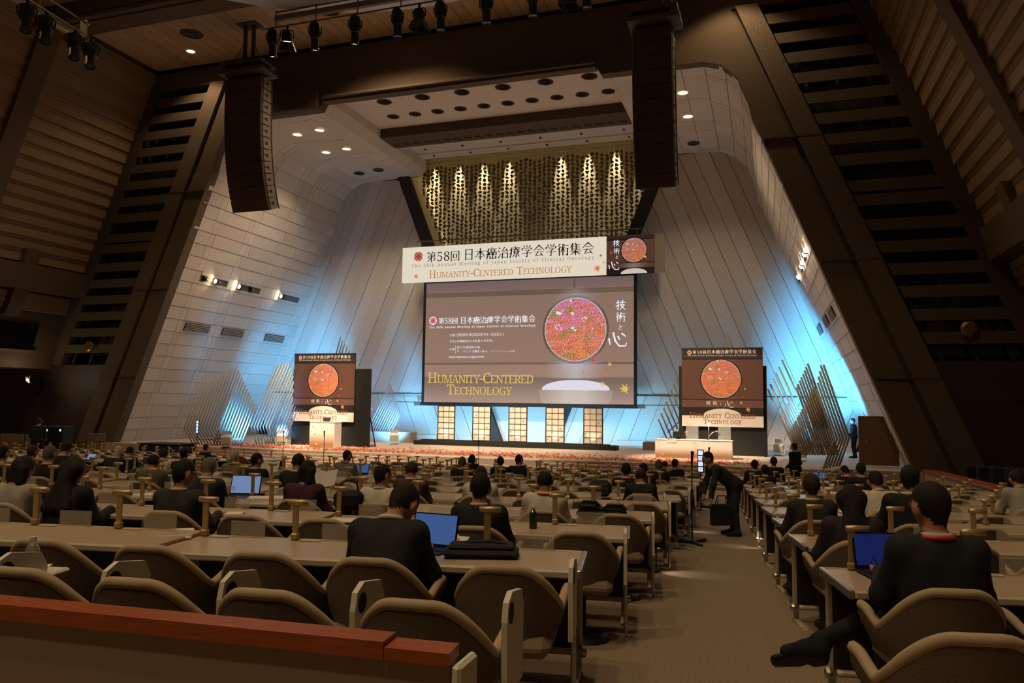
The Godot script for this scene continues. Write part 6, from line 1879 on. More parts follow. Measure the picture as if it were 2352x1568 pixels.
func figure(j: Dictionary, hair: String) -> Array:
	# one continuous body from its joints; head and hands get finer grids of their own
	var hip: Vector3 = j.hip
	var neck: Vector3 = j.neck
	var hb: Basis = j.head_rot
	var hc: Vector3 = neck + hb * Vector3(0, 0.165, -0.012)
	var sp := (neck - hip)
	var side: Vector3 = (j.sl - j.sr).normalized()
	var body := []
	body.append(cap(hip - side * 0.08, hip + side * 0.08, 0.135, 0.135, TROUSERS if j.get("stand", false) else CLOTH))
	body.append(cap(hip + sp * 0.15 - side * 0.06, hip + sp * 0.72 - side * 0.085, 0.125, 0.115, CLOTH))
	body.append(cap(hip + sp * 0.15 + side * 0.06, hip + sp * 0.72 + side * 0.085, 0.125, 0.115, CLOTH))
	body.append(cap(hip + sp * 0.4, neck - sp.normalized() * 0.06, 0.12, 0.085, CLOTH))
	body.append(cap(j.sl, j.sr, 0.075, 0.075, CLOTH))
	for e in [["sl", "el", "wl"], ["sr", "er", "wr"]]:
		body.append(cap(j[e[0]], j[e[1]], 0.068, 0.052, CLOTH))
		body.append(cap(j[e[1]], j[e[2]], 0.052, 0.04, CLOTH if not j.get("bare", false) else SKIN))
	body.append(cap(neck - sp.normalized() * 0.03, neck + hb * Vector3(0, 0.09, 0.0), 0.056, 0.053, SKIN))
	for e in [["kl", "al", "tl", 0.09], ["kr", "ar", "tr", -0.09]]:
		var hj: Vector3 = hip + side * e[3]
		body.append(cap(hj, j[e[0]], 0.098, 0.068, TROUSERS))
		body.append(cap(j[e[0]], j[e[1]], 0.066, 0.046, TROUSERS))
		body.append(cap(j[e[1]] + Vector3(0, -0.03, 0), j[e[2]], 0.047, 0.04, SHOE))
		body.append(cap(j[e[1]] + Vector3(0, -0.055, 0.03), j[e[1]].lerp(j[e[2]], 0.4) + Vector3(0, -0.02, 0), 0.038, 0.04, SHOE))
	var out := net(body, j.get("cell", 0.018), 0.045)
	# head
	var head := []
	head.append(egg(hc, Vector3(0.074, 0.105, 0.092), hb, SKIN))
	head.append(cap(hc + hb * Vector3(0, -0.05, -0.02), hc + hb * Vector3(0, -0.088, -0.05), 0.052, 0.03, MASK if j.get("mask", true) else SKIN))
	head.append(cap(hc + hb * Vector3(0, 0.01, -0.088), hc + hb * Vector3(0, -0.025, -0.104), 0.008, 0.013, SKIN))
	head.append(cap(hc + hb * Vector3(0, -0.06, 0.02), neck + hb * Vector3(0, 0.02, 0), 0.055, 0.054, SKIN))
	for e in [-1.0, 1.0]:
		head.append(egg(hc + hb * Vector3(e * 0.084, -0.016, 0.004), Vector3(0.013, 0.034, 0.021), hb, SKIN))
		head.append(cap(hc + hb * Vector3(e * 0.03, 0.012, -0.084), hc + hb * Vector3(e * 0.035, 0.012, -0.083), 0.011, 0.011, SHOE))
	if hair != "bald":
		head.append(egg(hc + hb * Vector3(0, 0.022, 0.022), Vector3(0.085, 0.104, 0.098), hb, HAIR))
	else:
		head.append(egg(hc + hb * Vector3(0, 0.0, 0.028), Vector3(0.083, 0.09, 0.088), hb, HAIR))
	if hair == "short":
		head.append(cap(hc + hb * Vector3(0, -0.03, 0.055), hc + hb * Vector3(0, -0.065, 0.045), 0.052, 0.045, HAIR))
	if hair == "bob":
		for e in [-1.0, 0.0, 1.0]:
			head.append(cap(hc + hb * Vector3(e * 0.05, -0.01, 0.035), hc + hb * Vector3(e * 0.062, -0.125, 0.03), 0.062, 0.045, HAIR))
	if hair == "long":
		for e in [-1.0, 0.0, 1.0]:
			head.append(cap(hc + hb * Vector3(e * 0.04, 0.0, 0.04), neck - sp.normalized() * 0.17 + side * (e * 0.085) + Vector3(0, 0, 0.115), 0.082, 0.062, HAIR))
	var h := net(head, j.get("head_cell", 0.011), 0.014)
	append_net(out, h)
	# hands: palm, four fingers and a thumb
	for e in [["el", "wl", 1.0], ["er", "wr", -1.0]]:
		var w: Vector3 = j[e[1]]
		var d: Vector3 = j.get("hand_dir_l" if e[2] > 0 else "hand_dir_r", (w - j[e[0]]).normalized() * Vector3(1, 0.2, 1)).normalized()
		var sx: Vector3 = d.cross(Vector3.UP).normalized()
		var up: Vector3 = sx.cross(d)
		var hand := [cap(w - d * 0.03, w + d * 0.03, 0.032, 0.034, SKIN), cap(w + d * 0.03 - sx * 0.022, w + d * 0.075 - sx * 0.022, 0.02, 0.018, SKIN), cap(w + d * 0.03 + sx * 0.022, w + d * 0.075 + sx * 0.022, 0.02, 0.018, SKIN)]
		for f in 4:
			var o: float = (f - 1.5) * 0.021
			var ln: float = [0.055, 0.066, 0.062, 0.048][f]
			var k0: Vector3 = w + d * 0.078 + sx * o
			var k1: Vector3 = k0 + d * ln * 0.55 + up * 0.006 + sx * o * 0.15
			hand.append(cap(k0, k1, 0.0095, 0.009, SKIN))
			hand.append(cap(k1, k1 + d * ln * 0.45 - up * 0.022, 0.009, 0.008, SKIN))
		var tb: Vector3 = w + d * 0.03 - sx * e[2] * -0.036
		hand.append(cap(tb, tb + d * 0.035 + sx * e[2] * 0.022 - up * 0.005, 0.013, 0.011, SKIN))
		hand.append(cap(tb + d * 0.035 + sx * e[2] * 0.022 - up * 0.005, tb + d * 0.065 + sx * e[2] * 0.022 - up * 0.012, 0.011, 0.009, SKIN))
		append_net(out, net(hand, 0.0075, 0.01))
	return out

func append_net(out: Array, h: Array) -> void:
	var n: int = out[0].size()
	out[0].append_array(h[0])
	for t in h[1]: out[1].append(t + n)
	out[2].append_array(h[2])

func person_mesh(geo: Array, pal: Array) -> ArrayMesh:
	# pal: colours of clothes, skin, hair, trousers, shoes, collar, mask
	var V: PackedVector3Array = geo[0]
	var T: PackedInt32Array = geo[1]
	var N := PackedVector3Array(); N.resize(V.size())
	for i in range(0, T.size(), 3):
		var n := (V[T[i + 2]] - V[T[i]]).cross(V[T[i + 1]] - V[T[i]])
		N[T[i]] += n; N[T[i + 1]] += n; N[T[i + 2]] += n
	var C := PackedColorArray(); C.resize(V.size())
	for i in V.size():
		N[i] = N[i].normalized()
		C[i] = pal[geo[2][i]].srgb_to_linear()
	var ar := []
	ar.resize(Mesh.ARRAY_MAX)
	ar[Mesh.ARRAY_VERTEX] = V
	ar[Mesh.ARRAY_NORMAL] = N
	ar[Mesh.ARRAY_COLOR] = C
	ar[Mesh.ARRAY_INDEX] = T
	var m := ArrayMesh.new()
	m.add_surface_from_arrays(Mesh.PRIMITIVE_TRIANGLES, ar)
	return m

func seated(lean: float, nod: float, turn: float, cross := false, reach := 0.0, fine := false) -> Dictionary:
	var hip := Vector3(0, 0.56, 0.06)
	var up := Vector3(0, cos(lean), -sin(lean))
	var neck := hip + up * 0.47
	var sh := hip + up * 0.42
	var j := {"hip": hip, "neck": neck, "head_rot": Basis(Vector3.UP, turn) * Basis(Vector3.RIGHT, -(lean * 0.6 + nod))}
	j.sl = sh + Vector3(-0.165, -0.005, 0.0)
	j.sr = sh + Vector3(0.165, -0.005, 0.0)
	j.el = sh + Vector3(-0.245, -0.25, -0.08 - reach)
	j.er = sh + Vector3(0.245, -0.25, -0.08 - reach)
	j.wl = Vector3(-0.13, 0.775, -0.40 - reach - lean * 0.2)
	j.wr = Vector3(0.13, 0.775, -0.40 - reach - lean * 0.2)
	j.hand_dir_l = Vector3(0.25, -0.05, -1)
	j.hand_dir_r = Vector3(-0.25, -0.05, -1)
	j.kl = Vector3(-0.13, 0.53, -0.40); j.kr = Vector3(0.13, 0.53, -0.40)
	j.al = Vector3(-0.13, 0.1, -0.36); j.ar = Vector3(0.13, 0.1, -0.36)
	j.tl = Vector3(-0.14, 0.04, -0.54); j.tr = Vector3(0.14, 0.04, -0.54)
	if cross:
		j.kr = Vector3(-0.02, 0.60, -0.42); j.ar = Vector3(-0.44, 0.36, -0.50); j.tr = Vector3(-0.60, 0.26, -0.60)
	if fine:
		j.cell = 0.014
		j.head_cell = 0.008
	return j

func standing(lean: float, nod: float) -> Dictionary:
	var hip := Vector3(0, 0.92, 0.0)
	var up := Vector3(0, cos(lean), -sin(lean))
	var neck := hip + up * 0.52
	var sh := hip + up * 0.47
	var j := {"hip": hip, "neck": neck, "head_rot": Basis(Vector3.RIGHT, -(lean * 0.5 + nod)), "stand": true}
	j.sl = sh + Vector3(-0.165, 0, 0); j.sr = sh + Vector3(0.165, 0, 0)
	if lean < 0.6:
		j.el = sh + Vector3(-0.22, -0.28, 0.02); j.er = sh + Vector3(0.22, -0.28, 0.02)
		j.wl = sh + Vector3(-0.18, -0.42, -0.18); j.wr = sh + Vector3(0.18, -0.42, -0.18)
		j.hand_dir_l = Vector3(0.8, 0, -0.6); j.hand_dir_r = Vector3(-0.8, 0, -0.6)
	else:
		j.el = sh + Vector3(-0.2, -0.26, -0.08); j.er = sh + Vector3(0.2, -0.24, -0.06)
		j.wl = sh + Vector3(-0.16, -0.5, -0.1); j.wr = sh + Vector3(0.16, -0.46, -0.12)
		j.hand_dir_l = Vector3(0.0, -1, -0.3); j.hand_dir_r = Vector3(0.0, -1, -0.3)
	j.kl = Vector3(-0.1, 0.49, -0.03); j.kr = Vector3(0.1, 0.49, -0.03)
	j.al = Vector3(-0.11, 0.09, 0.02); j.ar = Vector3(0.11, 0.09, 0.02)
	j.tl = Vector3(-0.13, 0.04, -0.17); j.tr = Vector3(0.13, 0.04, -0.17)
	j.cell = 0.018
	return j

var figures := {}
func figure_of(kind: String) -> Array:
	if not figures.has(kind):
		var g: Array
		match kind:
			"upright": g = figure(seated(0.10, 0.1, 0.0), "short")
			"nodding": g = figure(seated(0.18, 0.55, 0.25), "short")
			"leaning": g = figure(seated(0.42, 0.35, 0.0), "short")
			"bowed": g = figure(seated(0.46, 0.6, -0.35, false, 0.0, true), "short")
			"bald": g = figure(seated(0.12, 0.2, 0.1), "bald")
			"turned": g = figure(seated(0.12, 0.1, -0.7), "short")
			"bob": g = figure(seated(0.14, 0.2, -0.3), "bob")
			"long": g = figure(seated(0.16, 0.15, -0.3, false, 0.0, true), "long")
			"crossed": g = figure(seated(0.12, 0.12, 0.35, true, 0.0, true), "short")
			"stand": g = figure(standing(0.04, 0.1), "short")
			"bend": g = figure(standing(0.95, -0.1), "short")
		figures[kind] = g
	return figures[kind]

const SUITS := {
	"black": [24, 22, 23], "navy": [28, 31, 46], "charcoal": [44, 40, 38], "brown": [76, 52, 34], "olive": [88, 84, 58], "khaki": [128, 116, 96],
	"grey": [126, 120, 114], "light grey": [158, 152, 140], "white": [206, 196, 178], "maroon": [62, 26, 34], "plum": [48, 34, 40]}
const HAIRS := {"dark": [22, 17, 15], "brown": [52, 36, 26], "grey": [96, 88, 78], "white": [176, 168, 156]}

func person(label: String, at: Vector3, turn: float, tall: float, kind: String, suit: String, hair: String, lanyard: bool) -> void:
	var t := thing("person", label, "person", at, turn)
	var key := "person%s|%s|%s" % [kind, suit, hair]
	if not cache.has(key):
		var c: Array = SUITS[suit]
		var h: Array = HAIRS[hair]
		var light: bool = suit in ["white", "light grey", "grey", "khaki"]
		var tr := rgb(36, 34, 36) if light else rgb(int(c[0] * 0.9), int(c[1] * 0.9), int(c[2] * 0.9))
		cache[key] = person_mesh(figure_of(kind), [rgb(c[0], c[1], c[2]), rgb(186, 132, 102), rgb(h[0], h[1], h[2]), tr, rgb(16, 14, 14), rgb(c[0], c[1], c[2]) if light else rgb(206, 198, 190), rgb(196, 206, 208)])
	var o := put(t, "body", cache[key], M.skin_and_cloth)
	t.scale = Vector3(1.0, 1.0, 1.0) * tall
	if kind == "crossed":
		# polished shoe on the raised foot
		if not cache.has("shoe"):
			var a := Vector3(-0.44, 0.30, -0.50)
			var e := Vector3(-0.66, 0.215, -0.63)
			var d := (e - a).normalized()
			var dn := Vector3(0, -1, 0) - d * (-d.y)
			dn = dn.normalized()
			var s := net([cap(a + dn * 0.01, a.lerp(e, 0.45) + dn * 0.005, 0.046, 0.044, 0), cap(a.lerp(e, 0.4) + dn * 0.012, e + dn * 0.012, 0.046, 0.03, 0), cap(a + dn * 0.045, a + dn * 0.048 + d * 0.05, 0.034, 0.032, 0), cap(a - dn * 0.06 - d * 0.01, a, 0.046, 0.046, 0), cap(a.lerp(e, 0.5) + dn * 0.035, e + dn * 0.03, 0.032, 0.026, 0)], 0.008, 0.02)
			cache.shoe = person_mesh(s, [Color.WHITE])
		put(t, "shoe", cache.shoe, M.polished)
	# collar, and a red neck ribbon where the photo shows one
	var lean: float = {"upright": 0.1, "nodding": 0.18, "leaning": 0.42, "bowed": 0.46, "bald": 0.12, "turned": 0.12, "bob": 0.14, "long": 0.16, "crossed": 0.12, "stand": 0.04, "bend": 0.95}[kind]
	var st := kind in ["stand", "bend"]
	var nk: Vector3 = (Vector3(0, 0.92, 0) + Vector3(0, cos(lean), -sin(lean)) * 0.52) if st else (Vector3(0, 0.56, 0.06) + Vector3(0, cos(lean), -sin(lean)) * 0.47)
	var rb := Basis(Vector3.RIGHT, -lean)
	var light2: bool = suit in ["white", "light grey", "grey", "khaki"]
	if hair_shows_neck(kind):
		put(t, "collar", cache_ring("collar", 0.066, 0.016, 0.02), M["suit_" + suit] if light2 else M.collar_white, nk, rb)
	if lanyard:
		put(t, "lanyard", cache_ring("lanyard", 0.082, 0.012, 0.008), M.red_band, nk, rb)

func hair_shows_neck(kind: String) -> bool:
	return not (kind in ["long", "bob"])

func cache_ring(key: String, r: float, thick: float, y: float) -> ArrayMesh:
	if not cache.has(key):
		var pts := []
		for i in 17:
			var a := PI * (i / 16.0) * 1.5 - PI * 0.25
			pts.append(Vector3(cos(a) * r, y - 0.035 * maxf(0.0, -sin(a)) , 0.004 + sin(a) * r * 0.95))
		cache[key] = tubem(pts, thick, 7)
	return cache[key]

func build_people() -> void:
	mat("polished", rgb(22, 17, 14), 0.25)
	mat("collar_white", rgb(206, 198, 190), 0.8)
	for k in SUITS: mat("suit_" + k, rgb(SUITS[k][0], SUITS[k][1], SUITS[k][2]), 0.85)
	var skin := mat("skin_and_cloth", Color.WHITE, 0.85)
	skin.vertex_color_use_as_albedo = true
	for q in PEOPLE:
		person(q[0], q[1], q[2], q[3], q[4], q[5], q[6], q[7])
	person("man in dark suit and mask bending in the aisle with a black bag", on_floor(-0.52, -13.9), 2.0, 0.96, "bend", "charcoal", "dark", false)
	person("man in dark suit standing on the floor before the panel table", on_floor(0.909, -26.0), 0.9, 1.05, "stand", "black", "dark", false)
	person("man in dark suit and mask standing behind the tube elbow", Vector3(4.020, STAGE_Y, -39.664), 1.2, 1.1, "stand", "black", "dark", false)
	person("man in dark suit speaking at the panel table, face to the hall", Vector3(-3.504, STAGE_Y, -36.9), PI, 0.95, "upright", "black", "dark", false)
	person("standing person in black with mask by the grey partitions", on_floor(-26.195, -22.0), 0.6, 1.12, "stand", "black", "brown", false)

const PEOPLE := [
	["person in navy jacket furthest out along its row, back turned", Vector3(-9.972, -0.470, -7.838), 0.159, 0.912, "upright", "navy", "dark", false],
	["woman with short dark hair and light grey cardigan", Vector3(-6.097, -0.297, -4.945), 0.159, 0.908, "bob", "light grey", "dark", false],
	["brown-haired person in dark clothes behind the grey cardigan", Vector3(-11.282, -0.563, -9.386), 0.159, 0.900, "upright", "black", "brown", false],
	["grey-haired man in dark suit with red lanyard, near the side wall", Vector3(-9.246, -0.477, -7.954), 0.159, 0.929, "upright", "black", "grey", true],
	["dark-haired man in black leaning towards a lit phone", Vector3(-10.744, -0.568, -9.472), 0.159, 0.987, "nodding", "black", "dark", false],
	["woman with long dark brown hair and black jacket, hand on desk", Vector3(-5.612, -0.301, -5.023), 0.159, 0.914, "long", "black", "dark", false],
	["man with pale grey hair and navy suit", Vector3(-11.353, -0.669, -11.143), 0.159, 0.927, "nodding", "navy", "white", false],
	["dark-haired man in black suit beside the pale grey-haired man", Vector3(-12.743, -0.769, -12.820), 0.159, 0.900, "nodding", "black", "dark", false],
	["balding man in olive green jacket", Vector3(-7.720, -0.492, -8.198), 0.159, 0.900, "bald", "olive", "dark", false],
	["dark-haired man in white shirt behind the olive jacket", Vector3(-10.453, -0.677, -11.287), 0.159, 0.906, "nodding", "white", "dark", false],
	["person in maroon top with dark hair, far rows", Vector3(-9.997, -0.682, -11.360), 0.159, 0.913, "upright", "maroon", "dark", false],
	["dark-haired person in black far off by the stage steps", Vector3(-16.541, -1.183, -19.723), -0.159, 0.900, "upright", "black", "dark", false],
	["dark-haired man in charcoal suit looking down at a phone", Vector3(-4.584, -0.311, -5.187), 0.159, 0.922, "turned", "charcoal", "dark", false],
	["man in navy suit typing on an open laptop", Vector3(-5.647, -0.404, -6.732), 0.159, 0.925, "nodding", "navy", "grey", false],
	["white-haired man in khaki jacket with red lanyard", Vector3(-9.030, -0.691, -11.515), 0.159, 0.900, "upright", "khaki", "white", true],
	["dark-haired man in black suit reading an open book", Vector3(-7.447, -0.600, -10.000), 0.159, 0.900, "turned", "black", "dark", false],
	["balding man in black suit behind the maroon sweater", Vector3(-5.704, -0.511, -8.521), 0.159, 0.957, "bald", "black", "dark", false],
	["woman with dark bob and maroon sweater holding up a booklet", Vector3(-4.534, -0.415, -6.910), 0.159, 0.912, "bob", "maroon", "dark", false],
	["dark-haired man in grey shirt at a small laptop", Vector3(-7.969, -0.815, -13.584), 0.159, 0.937, "turned", "grey", "dark", true],
	["dark-haired person in white shirt beside a black handbag", Vector3(-3.728, -0.422, -7.039), 0.159, 0.900, "turned", "white", "dark", false],
	["brown-haired balding man in brown jacket", Vector3(-4.209, -0.526, -8.760), 0.159, 0.920, "bald", "brown", "brown", false],
	["man in black suit bowed over his laptop in the nearest desk row", Vector3(-1.995, -0.228, -3.797), 0.159, 0.959, "bowed", "black", "dark", false],
	["grey-haired man in black suit, far rows before the white platform", Vector3(-5.623, -0.838, -13.959), 0.159, 0.900, "upright", "black", "grey", false],
	["dark-haired woman in black beside the grey-haired man, far rows", Vector3(-7.081, -1.092, -18.208), 0.159, 0.900, "bob", "black", "dark", false],
	["man in white shirt hidden behind the black-haired person", Vector3(-3.336, -0.534, -8.900), 0.159, 0.900, "bald", "white", "brown", false],
	["black-haired person in black jacket with full round hair", Vector3(-2.095, -0.335, -5.586), 0.159, 0.910, "upright", "black", "dark", false],
	["black-haired person in black, first of two before the platform edge", Vector3(-5.581, -0.968, -16.131), 0.159, 0.900, "upright", "black", "dark", false],
	["dark-haired man in black, second of two before the platform edge", Vector3(-5.186, -0.972, -16.194), 0.159, 0.943, "turned", "black", "dark", false],
	["man with thinning dark hair, white shirt and red lanyard", Vector3(-2.062, -0.438, -7.306), 0.159, 0.915, "bald", "white", "dark", true],
	["dark-haired man in black suit with red lanyard", Vector3(-2.176, -0.757, -12.612), 0.159, 0.914, "upright", "black", "dark", true],
	["dark-haired man in black partly hidden behind the balding man", Vector3(-2.174, -0.871, -14.511), 0.159, 0.900, "upright", "black", "dark", false],
	["balding man in black suit near the aisle", Vector3(-1.673, -0.655, -10.924), 0.159, 0.900, "bald", "black", "brown", false],
	["grey-haired man in black suit near the front by the aisle", Vector3(-2.172, -1.001, -16.676), 0.159, 0.934, "upright", "black", "grey", false],
	["balding man in black near the front beside the grey-haired man", Vector3(-2.589, -1.269, -21.143), 0.159, 0.900, "bald", "black", "brown", false],
	["dark-haired man in black near the front looking aside", Vector3(-2.097, -1.140, -19.006), 0.159, 0.942, "turned", "black", "dark", false],
	["dark-haired person in black behind the bending man", Vector3(-0.242, -1.161, -19.354), 0.197, 0.974, "upright", "black", "dark", false],
	["dark-haired person in black half hidden by the bending man", Vector3(-0.012, -1.037, -17.276), 0.197, 0.913, "upright", "black", "dark", false],
	["man in black suit facing the panel table, side block", Vector3(0.215, -1.294, -21.569), 0.197, 1.038, "upright", "black", "dark", false],
	["man with grey-brown hair and dark charcoal suit, side block", Vector3(0.422, -0.482, -8.031), 0.197, 0.942, "upright", "charcoal", "brown", false],
	["woman with long dark hair and plum jacket", Vector3(0.615, -0.379, -6.315), 0.197, 0.917, "long", "plum", "dark", false],
	["person with red lanyard at a lit laptop by the tube elbow", Vector3(1.641, -1.056, -17.606), 0.197, 0.963, "nodding", "black", "dark", true],
	["dark-haired person in black by the tube elbow", Vector3(1.697, -0.942, -15.696), 0.197, 1.005, "upright", "black", "dark", false],
	["dark-haired man in white shirt bending over his desk", Vector3(1.304, -0.600, -10.001), 0.197, 0.995, "leaning", "white", "dark", false],
	["dark-haired man in black suit and glasses, side block", Vector3(1.306, -0.492, -8.207), 0.197, 1.027, "turned", "black", "dark", false],
	["man in dark suit with red lanyard and crossed legs at a laptop", Vector3(0.799, -0.259, -4.316), 0.197, 0.986, "crossed", "black", "dark", true],
	["dark-haired man in grey shirt leaning on his desk by the parapet", Vector3(3.390, -0.736, -12.260), 0.197, 1.037, "leaning", "light grey", "dark", false],
]

# ---------------------------------------------------------------- small things

func desk_y(z: float) -> float:
	return floor_y(z) + 0.722

func on_desk(x: float, z: float) -> Vector3:
	return Vector3(x, desk_y(z), z)

func paper(label: String, at: Vector3, turn: float, w := 0.21, d := 0.3, h := 0.006) -> void:
	var t := thing("paper", label, "paper", at, turn, "loose papers on the desks")
	put(t, "sheet", boxm(Vector3(w, h, d)), M.paper, Vector3(0, h * 0.5 + 0.001, 0))

func laptop(label: String, at: Vector3, turn: float, screen: Material, w := 0.32, tilt := 0.3) -> void:
	var t := thing("laptop", label, "laptop", at, turn)
	put(t, "base", boxm(Vector3(w, 0.016, w * 0.68), 0.004), M.black_metal, Vector3(0, 0.009, 0))
	put(t, "keyboard", boxm(Vector3(w * 0.88, 0.003, w * 0.3)), M.black, Vector3(0, 0.0185, -0.03))
	var b := Basis(Vector3.RIGHT, -tilt)
	var hinge := Vector3(0, 0.016, -w * 0.34)
	var lid := put(t, "lid", boxm(Vector3(w, w * 0.64, 0.01), 0.003), M.black_metal, hinge + b * Vector3(0, w * 0.32, 0), b)
	put(lid, "screen", boxm(Vector3(w * 0.93, w * 0.56, 0.002)), screen, Vector3(0, 0.004, 0.0062))

func bottle(label: String, at: Vector3, body: Material, wrap: Material, h := 0.2) -> void:
	var t := thing("bottle", label, "bottle", at)
	put(t, "body", lathem([[0.001, 0.0], [0.03, 0.0], [0.033, 0.01], [0.033, h * 0.62], [0.026, h * 0.74], [0.013, h * 0.84], [0.013, h * 0.9]], 18), body)
	put(t, "label", lathem([[0.0335, h * 0.22], [0.0338, h * 0.23], [0.0338, h * 0.55], [0.0335, h * 0.56]], 18), wrap)
	put(t, "cap", lathem([[0.015, h * 0.88], [0.016, h * 0.9], [0.016, h], [0.001, h]], 14), M.white_plastic)

func mic_stand(label: String, at: Vector3, h: float, boom := 0.0) -> void:
	var t := thing("microphone_stand", label, "microphone stand", at)
	for k in 3:
		var a := TAU * k / 3 + 0.5
		put(t, "foot", slab(Vector3(-0.02, 0.0, 0), Vector3(0.02, 0.0, 0), Vector3(0.02, 0.05, 0), Vector3(-0.02, 0.05, 0), Vector3(0, -0.0, 0.34)), M.black_metal, Vector3.ZERO, Basis(Vector3.UP, a))
	put(t, "pole", tubem([Vector3(0, 0.02, 0), Vector3(0, h - 0.2, 0)], 0.011, 8), M.black_metal)
	put(t, "clutch", tubem([Vector3(0, h * 0.55, 0), Vector3(0, h * 0.55 + 0.06, 0)], 0.018, 8), M.black_metal)
	put(t, "clip", tubem([Vector3(0, h - 0.22, 0), Vector3(0.0, h - 0.12, 0.02)], 0.014, 8), M.black)
	put(t, "microphone", tubem([Vector3(0, h - 0.2, 0.02), Vector3(0.01, h - 0.06, 0.03), Vector3(0.012, h, 0.035)], 0.015, 10, 0.028), M.black)

func lit_sign(label: String, at: Vector3, top: float) -> void:
	# narrow standing sign with four lit characters
	var t := thing("lit_sign", label, "sign", at)
	put(t, "base", boxm(Vector3(0.26, 0.02, 0.22), 0.005), M.black_metal, Vector3(0, 0.012, 0))
	put(t, "pole", tubem([Vector3(0, 0.02, 0), Vector3(0, top - 0.5, 0)], 0.012, 8), M.black_metal)
	put(t, "box", boxm(Vector3(0.15, 0.56, 0.05), 0.006), M.black, Vector3(0, top - 0.28, 0))
	for i in 4:
		put(t, "lit_square", boxm(Vector3(0.105, 0.105, 0.004)), M.sign_lit, Vector3(0, top - 0.075 - i * 0.135, 0.027))
		var b := Build.new()
		kanji(b, ["次", "座", "長", "席"][i], -0.045, top - 0.12 - i * 0.135, 0.09, 0.9)
		put(t, "lettering", b.done(), M.black, Vector3(0, 0, 0.031))

